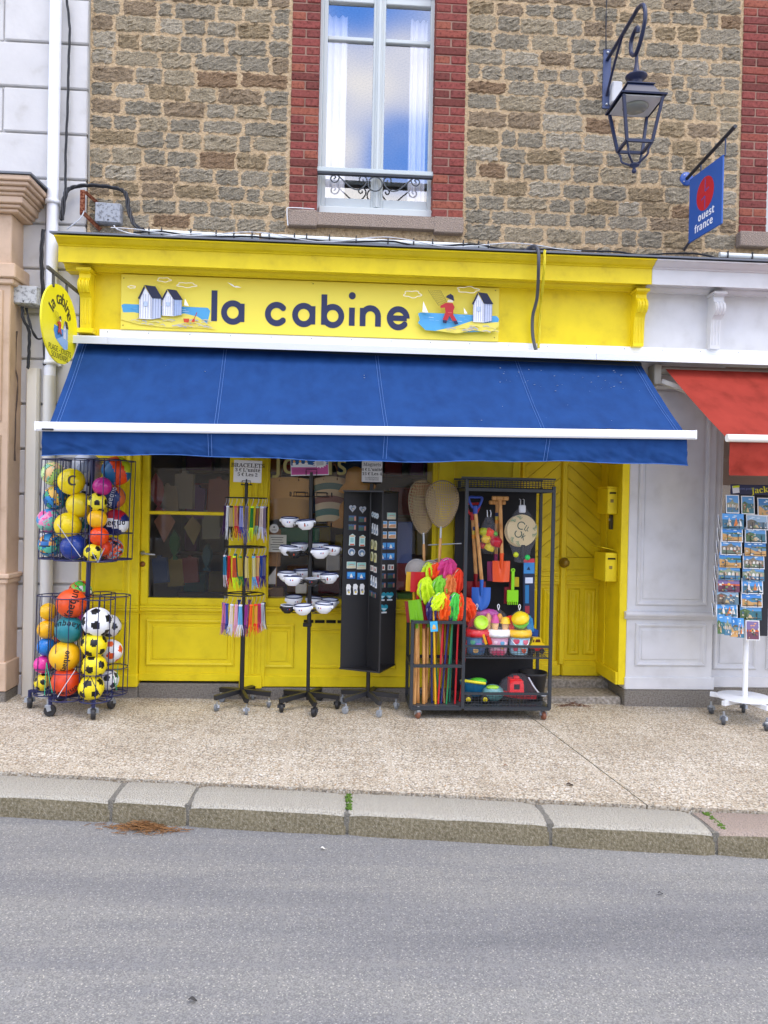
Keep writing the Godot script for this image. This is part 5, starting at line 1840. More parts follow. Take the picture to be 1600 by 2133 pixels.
func ico_points():
	var p = []
	var f = (1.0 + sqrt(5.0)) / 2.0
	for s in [-1.0, 1.0]:
		for t in [-1.0, 1.0]:
			p.append(Vector3(0, s, t * f).normalized())
			p.append(Vector3(s, t * f, 0).normalized())
			p.append(Vector3(t * f, 0, s).normalized())
	return p

# ball skins: a colour for each direction
func skin(kind, cols):
	var ico = ico_points()
	var pal = []
	for c in cols:
		pal.append(Color(c).srgb_to_linear())
	match kind:
		"soccer":
			return func(d):
				for q in ico:
					var k = d.dot(q)
					if k > 0.90:
						var u = q.cross(Vector3(0.3, 0.9, 0.2)).normalized()
						var v = q.cross(u)
						var a = fposmod(atan2(d.dot(v), d.dot(u)), TAU / 5.0) - TAU / 10.0
						if acos(minf(k, 1.0)) * cos(a) < 0.285:
							return pal[1]
				return pal[0]
		"volley":
			return func(d):
				var a = [absf(d.x), absf(d.y), absf(d.z)]
				var m = a.max()
				var f = 0.0
				var id = 0
				if m == a[0]:
					f = d.y / m
					id = 0 if d.x > 0 else 3
				elif m == a[1]:
					f = d.z / m
					id = 1 if d.y > 0 else 4
				else:
					f = d.x / m
					id = 2 if d.z > 0 else 5
				var s = a.duplicate()
				s.sort()
				if s[2] - s[1] < 0.035 or absf(absf(f) - 0.34) < 0.04:
					return pal[0]
				var band = 0 if f < -0.34 else (1 if f < 0.34 else 2)
				var n = fine.get_noise_3d(d.x * 0.9 + id * 7.0, d.y * 0.9, d.z * 0.9 + band * 5.0)
				return pal[1 + int(id + band + (1 if n > 0.15 else 0) + (2 if n < -0.3 else 0)) % (pal.size() - 1)]
		"bands":
			return func(d):
				var k = int(floor((d.y * 0.5 + 0.5) * 3.0 + 0.25 * d.x)) % 3
				if absf(d.x) > 0.75 and k != 1:
					return pal[(k + 1) % 3]
				return pal[k]
		"swirl":
			return func(d):
				var k = fine.get_noise_3d(d.x * 1.3 + 4.0, d.y * 1.3, d.z * 1.3) + 0.5
				return pal[clampi(int(k * pal.size()), 0, pal.size() - 1)]
	return func(_d): return pal[0]

func ball_shape(r, f, turn, fineness = 56):
	var g = G.new()
	var b = Basis.from_euler(turn)
	g.sm(true)
	var n = fineness
	var h = n / 2
	var pt = func(i, j):
		var a = TAU * i / n
		var e = PI * (float(j) / h - 0.5)
		return Vector3(cos(e) * sin(a), sin(e), cos(e) * cos(a))
	for i in n:
		for j in h:
			var q = [pt.call(i, j), pt.call(i + 1, j), pt.call(i + 1, j + 1), pt.call(i, j + 1)]
			var c = f.call(b * ((q[0] + q[1] + q[2] + q[3]) * 0.25).normalized())
			g.col = c
			if j > 0:
				g.tri(q[0] * r, q[1] * r, q[2] * r)
			if j < h - 1:
				g.tri(q[0] * r, q[2] * r, q[3] * r)
	return g.mesh()

# lettering bent onto a ball
func ball_words(parent, text, size, r, m, yaw, pitch, roll):
	var a = words(text, size, true, false, 0.0005).get_mesh_arrays()
	var v = a[Mesh.ARRAY_VERTEX]
	var b = Basis.from_euler(Vector3(pitch, yaw, 0)) * Basis.from_euler(Vector3(0, 0, roll))
	for i in v.size():
		var p = v[i]
		var d = Basis.from_euler(Vector3(-p.y / r, p.x / r, 0)) * Vector3(0, 0, 1)
		v[i] = b * d * (r + 0.0012 + p.z)
	a[Mesh.ARRAY_VERTEX] = v
	var me = ArrayMesh.new()
	me.add_surface_from_arrays(Mesh.PRIMITIVE_TRIANGLES, a)
	put(parent, "lettering", me, m, Transform3D())

func ball_at(p, r, kind, cols, label, text = null, rough = 0.3, turn = null):
	var f = skin(kind, cols)
	var o = MeshInstance3D.new()
	o.name = numbered("ball")
	var t = turn if turn else Vector3(rng.randf() * 3.0, rng.randf() * 3.0, rng.randf() * 3.0)
	if kind == "plain":
		var g = G.new()
		g.ball(Vector3.ZERO, r, 32)
		o.mesh = g.mesh()
		o.material_override = mat(cols[0], rough)
	else:
		o.mesh = ball_shape(r, f, t)
		o.material_override = inks(0.38)
	add_child(o)
	o.position = p
	tag(o, label, "ball", "balls in the wire rack")
	if text:
		ball_words(o, text[0], text[1], r, mat(text[5], 0.5), text[2], text[3], text[4])
	return o

func build_ball_rack():
	var c = Vector3(-1.811, gy(-1.811, 0.42), 0.42)
	var rk = thing("ball_rack", "navy wire rack of two tiers of baskets on casters filled with balls", "rack", c)
	var lean = 0.02
	var off = func(y): return Vector3(lean * (y - 0.4), 0, 0)
	var ytop = 1.868
	var y1 = 1.152
	var y2 = 0.885
	var y3 = 0.17
	# cells: middle on the plan, radius, wires
	var cells = [[-1.892, 0.52, 0.125, 9], [-1.682, 0.57, 0.108, 8], [-2.075, 0.40, 0.095, 8], [-1.626, 0.37, 0.105, 8], [-1.938, 0.28, 0.118, 8], [-1.77, 0.26, 0.11, 8]]
	for lv in [[y1, ytop], [y3, y2]]:
		for q in cells:
			var g = G.new()
			var ring = func(y):
				var p = []
				for i in 24:
					p.append(Vector3(q[0] + sin(TAU * i / 24.0) * q[2], y, q[1] + cos(TAU * i / 24.0) * q[2]) + off.call(y))
				return p
			g.tube(ring.call(lv[1]), 0.0042, 6, true)
			g.tube(ring.call(lv[0]), 0.005, 6, true)
			g.tube(ring.call(lv[0] + 0.19), 0.0035, 5, true)
			for i in q[3]:
				var a = TAU * (i + 0.35) / q[3]
				var o = Vector3(sin(a) * q[2], 0, cos(a) * q[2])
				g.tube([Vector3(q[0], lv[0], q[1]) + o + off.call(lv[0]), Vector3(q[0], lv[1], q[1]) + o + off.call(lv[1])], 0.0033, 5)
			for i in 3:
				var a = PI * i / 3.0
				var o = Vector3(sin(a) * q[2], 0, cos(a) * q[2])
				g.tube([Vector3(q[0], lv[0], q[1]) + o + off.call(lv[0]), Vector3(q[0], lv[0], q[1]) - o + off.call(lv[0])], 0.0035, 5)
			part(rk, "wire_basket", g, navy_metal)
	var g = G.new()
	g.tube([Vector3(c.x, y3 - 0.02, 0.42) + off.call(y3), Vector3(c.x, ytop, 0.42) + off.call(ytop)], 0.017, 10)
	part(rk, "pole", g, navy_metal)
	# elastic cords across the basket mouths
	for q in [[Vector3(-1.942, 1.407, 0.645), Vector3(-1.782, 1.183, 0.645), "b4b8c4"], [Vector3(-1.69, 1.221, 0.69), Vector3(-1.651, 1.148, 0.685), "8d93ae"], [Vector3(-1.615, 1.247, 0.66), Vector3(-1.651, 1.148, 0.685), "8d93ae"], [Vector3(-2, 0.446, 0.65), Vector3(-2.009, 0.219, 0.65), "2fa07a"], [Vector3(-2, 0.446, 0.65), Vector3(-1.957, 0.236, 0.65), "2fa07a"], [Vector3(-1.805, 0.392, 0.655), Vector3(-1.919, 0.208, 0.655), "d0d2d8"], [Vector3(-1.689, 0.364, 0.69), Vector3(-1.739, 0.251, 0.69), "22242c"], [Vector3(-1.689, 0.364, 0.69), Vector3(-1.621, 0.231, 0.69), "22242c"], [Vector3(-1.586, 0.322, 0.5), Vector3(-1.561, 0.219, 0.5), "2a8a5a"], [Vector3(-1.554, 0.402, 0.5), Vector3(-1.561, 0.219, 0.5), "2a8a5a"]]:
		g = G.new()
		g.tube([q[0], q[0].lerp(q[1], 0.5) + Vector3(0, 0, 0.004), q[1]], 0.0026, 6)
		part(rk, "elastic_cord", g, mat(q[2], 0.8))
	for q in [Vector3(-2.213, gy(-2.213, 0.38), 0.38), Vector3(-1.998, gy(-1.998, 0.574), 0.574), Vector3(-1.683, gy(-1.683, 0.629), 0.629), Vector3(-1.633, gy(-1.633, 0.369), 0.369), Vector3(-2.055, gy(-2.055, 0.2), 0.2)]:
		caster(rk, q, 0.042, mat("26272a", 0.5), grey_plastic)
		g = G.new()
		g.tube([q + Vector3(0, 0.07, 0), q + Vector3(0, 0.13, 0)], 0.014, 8)
		g.bar(q + Vector3(0, 0.125, 0), Vector3(c.x, q.y + 0.125, 0.42), 0.02, 0.02)
		part(rk, "foot_bar", g, navy_metal)
	var xa = "Xaequo"
	# upper tier, cell by cell
	var U = "in the upper baskets"
	ball_at(Vector3(-2.064, 1.764, 0.4), 0.085, "volley", ["5f8a3a", "b6e07a", "f0c890", "8fd0b4", "c8e8a0"], "mint and peach patterned volleyball at the top " + U)
	ball_at(Vector3(-2.046, 1.59, 0.4), 0.087, "volley", ["1a2030", "1c66b0", "e8b84a", "3aa87a", "2a86c8"], "blue volleyball with amber bands and dark seams " + U)
	ball_at(Vector3(-2.086, 1.426, 0.41), 0.086, "volley", ["b8b0c0", "e85a9a", "7ac8b0", "f090b8", "3a90c8"], "pink and teal patterned volleyball " + U)
	ball_at(Vector3(-2.074, 1.249, 0.41), 0.086, "volley", ["16202c", "2a86b8", "5ac0a0", "e8a84a", "1c66a8"], "blue and green volleyball with orange panel at the bottom " + U)
	ball_at(Vector3(-1.892, 1.708, 0.53), 0.094, "plain", ["f2d90c"], "large glossy yellow ball printed with a dark crescent " + U, ["C", 0.10, 0.35, -0.05, 0.0, "3a2a14"], 0.22)
	ball_at(Vector3(-1.845, 1.542, 0.5), 0.09, "plain", ["ecd21a"], "plain yellow ball wedged second from the top " + U, null, 0.3)
	ball_at(Vector3(-1.908, 1.395, 0.54), 0.093, "plain", ["ebcf14"], "plain yellow ball resting on the big blue ball " + U, null, 0.3)
	ball_at(Vector3(-1.867, 1.245, 0.53), 0.094, "plain", ["17398c"], "large dark blue ball at the bottom " + U, null, 0.25)
	ball_at(Vector3(-1.665, 1.678, 0.57), 0.066, "plain", ["b8247e"], "small magenta ball " + U, null, 0.25)
	ball_at(Vector3(-1.695, 1.566, 0.58), 0.066, "soccer", ["e8d82e", "15120e"], "small yellow and black football below the magenta ball " + U)
	ball_at(Vector3(-1.693, 1.447, 0.58), 0.067, "plain", ["f0b80e"], "small amber ball " + U, null, 0.28)
	ball_at(Vector3(-1.678, 1.326, 0.58), 0.067, "plain", ["ec4a10"], "small glossy orange ball " + U, null, 0.22)
	ball_at(Vector3(-1.716, 1.21, 0.585), 0.064, "soccer", ["e8d82e", "15120e"], "small yellow and black football at the bottom " + U)
	ball_at(Vector3(-1.679, 1.243, 0.5), 0.060, "plain", ["d63a14"], "small dull orange ball half hidden at the bottom " + U, null, 0.4)
	ball_at(Vector3(-1.621, 1.796, 0.38), 0.107, "bands", ["1f6aa0", "ec4a14", "c8d82a"], "orange, blue and lime volleyball sticking out at the top " + U, null, 0.3, Vector3(0.5, 0.3, 1.0))
	ball_at(Vector3(-1.648, 1.603, 0.36), 0.088, "bands", ["1a3a78", "c86a3a", "1f56a0"], "navy and orange lettered ball " + U, [xa, 0.05, 0.1, 0.0, 1.3, "d8dce4"], 0.3, Vector3(1.2, 0.2, 0.6))
	ball_at(Vector3(-1.622, 1.42, 0.38), 0.097, "bands", ["1c2a6a", "eceef2", "b81c2c"], "red, white and navy lettered volleyball " + U, [xa, 0.055, 0.0, 0.0, 0.05, "16181c"], 0.3, Vector3(0.0, 0.3, 0.08))
	ball_at(Vector3(-1.65, 1.227, 0.38), 0.086, "swirl", ["2a3a4a", "d8401a", "8ab0c0", "e85a2a", "1c1c24"], "orange and slate marbled ball at the bottom " + U)
	ball_at(Vector3(-1.87, 1.813, 0.27), 0.115, "bands", ["d4dae6", "aab6cc", "e8ecf2"], "large white and grey ball behind the top " + U)
	ball_at(Vector3(-1.877, 1.634, 0.27), 0.09, "soccer", ["e6e8ea", "1a1a1c"], "white and black football behind the yellow balls " + U)
	ball_at(Vector3(-1.881, 1.42, 0.27), 0.092, "swirl", ["2f8a8a", "c8c8a0", "e0e4e0", "1c4a5a"], "teal and cream ball behind the middle " + U)
	ball_at(Vector3(-1.871, 1.235, 0.27), 0.092, "soccer", ["c9ccd0", "22262a"], "pale football behind the bottom " + U)
	# lower tier
	var L = "in the lower baskets"
	ball_at(Vector3(-2.08, 0.766, 0.41), 0.062, "plain", ["f2bc10"], "small amber ball at the top of the narrow column " + L, null, 0.28)
	ball_at(Vector3(-2.085, 0.638, 0.42), 0.068, "plain", ["f0b410"], "small amber ball second in the narrow column " + L, null, 0.28)
	ball_at(Vector3(-2.086, 0.513, 0.42), 0.066, "plain", ["1f78c8"], "small pearly blue ball " + L, null, 0.22)
	ball_at(Vector3(-2.109, 0.384, 0.42), 0.064, "plain", ["e0399a"], "small pearly pink ball " + L, null, 0.22)
	ball_at(Vector3(-2.105, 0.256, 0.42), 0.062, "soccer", ["ead62a", "15120e"], "small yellow and black football at the bottom of the narrow column " + L)
	ball_at(Vector3(-1.877, 0.843, 0.53), 0.104, "plain", ["e4511a"], "large orange lettered ball at the top " + L, [xa, 0.07, 0.35, -0.1, 1.3, "1c1410"], 0.35)
	ball_at(Vector3(-1.891, 0.658, 0.53), 0.098, "plain", ["1f7c86"], "large teal lettered ball " + L, [xa, 0.055, 0.1, -0.55, 3.1, "10282c"], 0.35)
	ball_at(Vector3(-1.914, 0.47, 0.54), 0.106, "plain", ["f0b716"], "large amber lettered ball below the teal one " + L, [xa, 0.05, 0.35, 0.3, 1.4, "1c1410"], 0.35)
	ball_at(Vector3(-1.907, 0.286, 0.53), 0.101, "plain", ["dd4318"], "large orange red ball at the bottom " + L, [xa, 0.05, 0.3, 0.6, 0.3, "2c1410"], 0.4)
	ball_at(Vector3(-1.683, 0.718, 0.57), 0.104, "soccer", ["eceff4", "16171a"], "large white and black football at the top " + L)
	ball_at(Vector3(-1.7, 0.56, 0.58), 0.09, "soccer", ["f0dc1c", "15120e"], "yellow and black football under the white football " + L)
	ball_at(Vector3(-1.698, 0.411, 0.58), 0.086, "soccer", ["efdb1e", "15120e"], "yellow and black football second from the bottom of its column " + L)
	ball_at(Vector3(-1.715, 0.258, 0.58), 0.089, "soccer", ["ecd81e", "15120e"], "yellow and black football behind the black cords at the bottom " + L)
	ball_at(Vector3(-1.64, 0.478, 0.38), 0.085, "soccer", ["eceef2", "ea5a1c"], "white football with orange patches " + L)
	ball_at(Vector3(-1.662, 0.655, 0.34), 0.082, "soccer", ["d8dade", "2a2c30"], "grey white football in the shade " + L)
	ball_at(Vector3(-1.66, 0.262, 0.36), 0.075, "soccer", ["e4e6ea", "2a2c30"], "white football low behind the yellow ones " + L)
	ball_at(Vector3(-1.897, 0.897, 0.29), 0.085, "volley", ["1c1c20", "e8501c", "5ad04a", "e85a24", "f0f0e8"], "orange and green patterned volleyball behind the pole " + L)
	ball_at(Vector3(-2.051, 0.495, 0.28), 0.08, "swirl", ["b8c83a", "e86a2a", "3a8a5a"], "lime and orange ball behind the amber ones " + L)
	ball_at(Vector3(-1.903, 0.657, 0.28), 0.08, "plain", ["d82a6a"], "rose ball behind the teal ball " + L, null, 0.35)


func star_base(t, c, n, len, y, turn, m, wheel, fork, r):
	# flat arms from the middle out to casters
	for i in n:
		var a = turn + TAU * i / n
		var d = Vector3(sin(a), 0, cos(a))
		var e = c + d * len
		var g = G.new()
		g.bar(Vector3(c.x, y + 0.012, c.z), Vector3(e.x, y - 0.012, e.z), 0.034, 0.03)
		part(t, "base_arm", g, m)
		caster(t, Vector3(e.x - d.x * 0.015, gy(e.x, e.z), e.z - d.z * 0.015), r, wheel, fork)

func price_card(c, w, h, label, lines, tilt = 0.0):
	var t = thing("price_card", label, "card", c - Vector3(0, h / 2, 0))
	var b = Basis.from_euler(Vector3(-0.03, 0, tilt))
	var g = G.new()
	g.box(c, Vector3(w, h, 0.002), b)
	part(t, "card", g, mat("e9e9ea", 0.6))
	for l in lines:
		put(t, "lettering", words(l[0], l[1], l[3], true, 0.0006), mat("1b1b1d", 0.6), Transform3D(b, c + b * Vector3(l[4] if l.size() > 4 else 0.0, l[2], 0.0018) - t.position))
	return t

func build_bracelet_stand():
	var p = Vector3(-0.7, gy(-0.7, 0.27), 0.27)
	var c = Vector3(p.x, 0, 0.27)
	var t = thing("bracelet_stand", "black floor stand of three rings hung with woven bracelets", "stand", p)
	var top = 1.76
	var lean = (-0.692 - p.x) / (top - p.y)
	var px = func(y): return p.x + lean * (y - p.y)
	var g = G.new()
	g.tube([Vector3(p.x, 0.13, 0.27), Vector3(px.call(0.7), 0.7, 0.27)], 0.017, 10)
	g.tube([Vector3(px.call(0.7), 0.7, 0.27), Vector3(px.call(top), top, 0.27)], 0.0125, 10)
	part(t, "pole", g, black_metal)
	star_base(t, c, 5, 0.22, 0.154, 0.3, black_metal, mat("6d7276", 0.5), steel, 0.026)
	g = G.new()
	var ct = Vector3(px.call(top), top - 0.02, 0.285)
	g.tube([ct + Vector3(-0.032, -0.02, 0), ct + Vector3(-0.032, 0.006, 0), ct + Vector3(0.032, 0.006, 0), ct + Vector3(0.032, -0.02, 0)], 0.003, 6)
	g.tube([ct + Vector3(-0.04, -0.022, 0), ct + Vector3(0.045, -0.022, 0)], 0.004, 6)
	part(t, "card_clip", g, black_metal)
	price_card(Vector3(-0.684, 1.818, 0.278), 0.208, 0.165, "white card lettered bracelets clipped on the bracelet stand", [["BRACELETS", 0.042, 0.045, true], ["3 € L'unité", 0.036, 0.010, true], ["5 € Les 2", 0.036, -0.024, true]], -0.02)
	var rows = [[1.619, 0.152, 0.0], [1.251, 0.15, 1.0], [0.896, 0.15, 2.0]]
	for r in rows:
		g = G.new()
		var ring = []
		for i in 30:
			ring.append(Vector3(px.call(r[0]) + sin(TAU * i / 30.0) * r[1], r[0], 0.27 + cos(TAU * i / 30.0) * r[1]))
		g.tube(ring, 0.005, 6, true)
		for i in 3:
			var a = 0.4 + TAU * i / 3.0
			g.tube([Vector3(px.call(r[0]), r[0], 0.27), Vector3(px.call(r[0]) + sin(a) * r[1], r[0], 0.27 + cos(a) * r[1])], 0.005, 6)
		part(t, "ring", g, black_metal)
	# what hangs on each ring: place round it in degrees from the front, colours from top to tail, length, words
	var hang = [
		[[-72, "4a2a5a", "4a2a5a", 0.29, "plum"], [-52, "d8dadc", "e6e8ea", 0.31, "white"], [-38, "b9a878", "1c1c20", 0.30, "beige and black"], [-22, "b86a62", "c0141c", 0.29, "rose and red"], [-6, "8f94c4", "3a4a98", 0.30, "lavender and blue"], [9, "6d6478", "7d7486", 0.33, "smoky mauve"], [24, "1f7a34", "c8f01c", 0.31, "green with neon yellow tail"], [40, "8a5a34", "8fb08a", 0.28, "brown and sage"], [56, "e2d2cc", "dfe0f0", 0.30, "cream and white"], [70, "8a7a92", "b0a4c8", 0.32, "mottled lilac"], [88, "2a2428", "1a181c", 0.28, "black"], [150, "5a6a8a", "3a3a5a", 0.28, "slate blue"], [205, "7a3a3a", "9a5a4a", 0.28, "brick red"]],
		[[-70, "2f86aa", "d8d4d6", 0.29, "teal with white tail"], [-42, "c41a1e", "c41a1e", 0.30, "scarlet"], [-24, "c8502a", "c8f01c", 0.31, "rust with neon tail"], [-6, "b8a030", "1c7a34", 0.29, "mustard and green"], [12, "c0b070", "3a1f5a", 0.31, "straw and violet"], [32, "c8c08a", "5aa8d8", 0.30, "straw and sky blue"], [46, "d0a868", "c83a6a", 0.29, "sand and pink"], [60, "2a4aa0", "2a3a98", 0.30, "royal blue"], [76, "7a7a98", "3a2a7a", 0.30, "grey and indigo"], [96, "4a1f1c", "2a1a14", 0.29, "dark brown"], [160, "8a8a5a", "5a5a3a", 0.28, "olive"], [215, "2a5a5a", "3a7a7a", 0.28, "deep green"]],
		[[-76, "7a6aa0", "8a5a8a", 0.28, "dusty violet"], [-62, "d87ab0", "b06a98", 0.29, "candy pink"], [-48, "4a62b8", "2a3f98", 0.29, "denim blue"], [-28, "e6d8c8", "d4dcf0", 0.29, "cream with pale blue tail"], [-14, "d8a0b8", "d898b0", 0.29, "rose pink"], [-2, "6ab4e0", "dfe6f4", 0.29, "sky blue with white tail"], [14, "8a2a7a", "5a2460", 0.29, "purple"], [28, "f06a1c", "f8641a", 0.29, "bright orange"], [42, "e8a03a", "f0321c", 0.28, "amber with scarlet tail"], [56, "b8305a", "c02a66", 0.27, "crimson"], [74, "c8ced8", "d2d8e2", 0.27, "silver grey"], [92, "3a3440", "4a4450", 0.26, "charcoal"], [170, "9a6a8a", "6a4a6a", 0.27, "mauve"], [200, "4a4a8a", "3a3a6a", 0.27, "navy"]]]
	var ordinals = ["top", "middle", "bottom"]
	for k in 3:
		for q in hang[k]:
			var a = deg_to_rad(q[0])
			var r = rows[k]
			bracelet(Vector3(px.call(r[0]) + sin(a) * r[1], r[0] - 0.006, 0.27 + cos(a) * r[1]), q[1], q[2], q[3], "%s thread bracelets hooked on the %s ring of the stand" % [q[4], ordinals[k]])

func bracelet(p, c0, c1, len, label):
	var t = thing("bracelet", label, "bracelet", p - Vector3(0, len, 0), "woven bracelets on the stand")
	var g = G.new()
	g.tube(smooth_path([p + Vector3(0, 0.008, 0), p + Vector3(0.008, -0.004, 0), p + Vector3(0.004, -0.03, 0.002), p + Vector3(-0.005, -0.05, 0), p + Vector3(0.004, -0.062, 0)], 4), 0.0016, 5)
	part(t, "hook", g, steel)
	var top = p - Vector3(0, 0.058, 0)
	var n = 9
	var body = len * 0.5
	var tail = len - 0.06 - body
	var lean = rng.randf_range(-0.012, 0.012)
	var g1 = G.new()
	var g2 = G.new()
	for k in n:
		var o = Vector3((k - (n - 1) / 2.0) * 0.0031, 0, rng.randf_range(-0.011, 0.011))
		var a = top + o * 0.7
		var b = top + o * 1.0 + Vector3(lean * 0.5 + rng.randf_range(-0.003, 0.003), -body, 0)
		g1.tube([a, a.lerp(b, 0.5) + Vector3(rng.randf_range(-0.002, 0.002), 0, 0), b], 0.0026, 5)
		var e = b + Vector3(lean + (k - 4) * 0.0018 + rng.randf_range(-0.011, 0.011), -tail * rng.randf_range(0.7, 1.12), rng.randf_range(-0.006, 0.006))
		g2.tube([b, b.lerp(e, 0.5) + Vector3(rng.randf_range(-0.004, 0.004), 0, 0.003), e], 0.0026, 5, false, 0.0014)
	part(t, "woven_length", g1, mat(c0, 0.9))
	part(t, "tail", g2, mat(c1, 0.9))
	g = G.new()
	g.box(top + Vector3(0, -0.004, 0), Vector3(0.026, 0.014, 0.016), Basis(), 0.003)
	part(t, "knot", g, mat(c1, 0.9))

func build_bowl_stand():
	var p = Vector3(-0.202, gy(-0.202, 0.27), 0.27)
	var t = thing("bowl_stand", "black floor stand with wire tiers holding small enamel look bowls", "stand", p)
	var top = 1.825
	var lean = (-0.207 - p.x) / (top - p.y)
	var px = func(y): return p.x + lean * (y - p.y)
	var g = G.new()
	g.tube([Vector3(p.x, 0.10, 0.27), Vector3(px.call(0.66), 0.66, 0.27)], 0.014, 10)
	g.tube([Vector3(px.call(0.66), 0.66, 0.27), Vector3(px.call(top), top, 0.27)], 0.0165, 10)
	g.span(Vector3(px.call(0.67) - 0.045, 0.655, 0.25), Vector3(px.call(0.67) + 0.02, 0.685, 0.29), 0.004)
	part(t, "pole", g, black_metal)
	star_base(t, Vector3(p.x, 0, 0.27), 5, 0.24, 0.135, 0.25, black_metal, mat("1c1c1e", 0.5), mat("1c1c1e", 0.5), 0.033)
	g = G.new()
	var ct = Vector3(px.call(top), top, 0.29)
	g.tube([ct + Vector3(-0.04, -0.025, 0), ct + Vector3(-0.04, 0.02, 0), ct + Vector3(0.04, 0.02, 0), ct + Vector3(0.04, -0.025, 0)], 0.003, 6)
	part(t, "card_clip", g, black_metal)
	# printed card with a starburst
	var cc = Vector3(-0.222, 1.875, 0.28)
	var card = thing("price_poster", "printed card in pink and blue with a white starburst above the bowls", "card", cc - Vector3(0, 0.07, 0))
	g = G.new()
	var cb = Basis.from_euler(Vector3(0, 0, 0.045))
	g.box(cc, Vector3(0.285, 0.155, 0.002), cb)
	part(card, "card", g, mat("dfe0e4", 0.5))
	var pr = Print.new()
	pr.xf = Transform3D(cb, cc + Vector3(0, 0, 0.001))
	pr.rect(-0.138, -0.07, 0.138, 0.072, "c2549a")
	pr.rect(-0.138, 0.0, 0.138, 0.06, "1f5a9a")
	pr.rect(-0.138, 0.052, 0.138, 0.072, "b82430")
	pr.fill([Vector2(-0.138, 0.0), Vector2(-0.05, 0.012), Vector2(0.05, -0.004), Vector2(0.05, -0.016), Vector2(-0.138, -0.012)], "dfe6ee")
	for q in [[-0.115, "d8a060"], [-0.07, "e0b050"], [-0.025, "c8b090"]]:
		pr.disc(q[0], 0.012, 0.013, "e8e8ea", 0.011)
		pr.disc(q[0], 0.03, 0.009, q[1])
	pr.rect(-0.142, 0.045, -0.085, 0.066, "d8e020")
	var star = []
	for i in 28:
		var r = 0.05 if i % 2 else 0.036
		star.append(Vector2(0.08 + r * 1.15 * cos(TAU * i / 28.0), 0.012 + r * 0.75 * sin(TAU * i / 28.0)))
	pr.fill(star, "eceff2")
	for k in 4:
		pr.line([Vector2(0.05, 0.022 - k * 0.008), Vector2(0.105, 0.026 - k * 0.008)], 0.0022, "6a6f78")
		pr.line([Vector2(-0.125, -0.028 - k * 0.009), Vector2(0.0 + 0.02 * k, -0.028 - k * 0.009)], 0.002, "8a3a6e")
	part(card, "print", pr, inks(0.5))
	# wire tiers
	var tiers = [1.64, 1.415, 1.201, 0.994, 0.776]
	for y in tiers:
		g = G.new()
		for i in 6:
			var a = TAU * i / 6.0 + 0.5
			var d = Vector3(sin(a), 0, cos(a))
			var m = Vector3(px.call(y), y, 0.27)
			g.tube([m, m + d * 0.14], 0.004, 5)
			var side = d.cross(Vector3(0, 1, 0))
			var e = m + d * 0.155
			g.tube([e - side * 0.05 + Vector3(0, 0.03, 0), e - side * 0.05, e + side * 0.05, e + side * 0.05 + Vector3(0, 0.03, 0)], 0.0032, 5)
			g.tube([e - side * 0.05 + Vector3(0, 0.03, 0), e + side * 0.05 + Vector3(0, 0.03, 0)], 0.0032, 5)
		part(t, "wire_tier", g, black_metal)
	var bowls = [[0, "second"], [0, "second"], [0, "third"], [0, "third"], [0, "third"], [0, "third"], [0, "third"], [1, "third"], [0, "fourth"], [0, "fourth"], [0, "fourth"], [0, "fourth"], [0, "fourth"], [1, "fourth"], [1, "lowest"], [0, "lowest"], [0, "lowest"], [0, "lowest"], [0, "lowest"], [0, "lowest"]]
	var spots = BOWL_SPOTS
	for i in bowls.size():
		var q = bowls[i]
		var side = "near the bracelets" if spots[i].x < p.x - 0.04 else ("near the magnets" if spots[i].x > p.x + 0.06 else "before the pole")
		var row = "foremost" if spots[i].z > 0.36 else ("street side" if spots[i].z > 0.25 else "window side")
		bowl(spots[i], q[0] == 1, "%s in the %s wire tier, %s, %s" % ["small black bowl" if q[0] else "white blue-rimmed bowl", q[1], row, side], "bowls on the wire stand")

const BOWL_SPOTS = [Vector3(-0.362, 1.443, 0.33), Vector3(-0.232, 1.429, 0.4), Vector3(-0.371, 1.229, 0.3), Vector3(-0.292, 1.244, 0.16), Vector3(-0.137, 1.247, 0.16), Vector3(-0.127, 1.218, 0.4), Vector3(-0.043, 1.235, 0.3), Vector3(-0.314, 1.219, 0.41), Vector3(-0.328, 1.012, 0.4), Vector3(-0.375, 1.032, 0.28), Vector3(-0.266, 1.04, 0.15), Vector3(-0.125, 1.028, 0.16), Vector3(-0.057, 1.026, 0.32), Vector3(-0.175, 1.014, 0.43), Vector3(-0.361, 0.807, 0.38), Vector3(-0.242, 0.803, 0.42), Vector3(-0.095, 0.813, 0.4), Vector3(-0.328, 0.833, 0.16), Vector3(-0.174, 0.825, 0.14), Vector3(-0.054, 0.822, 0.22)]

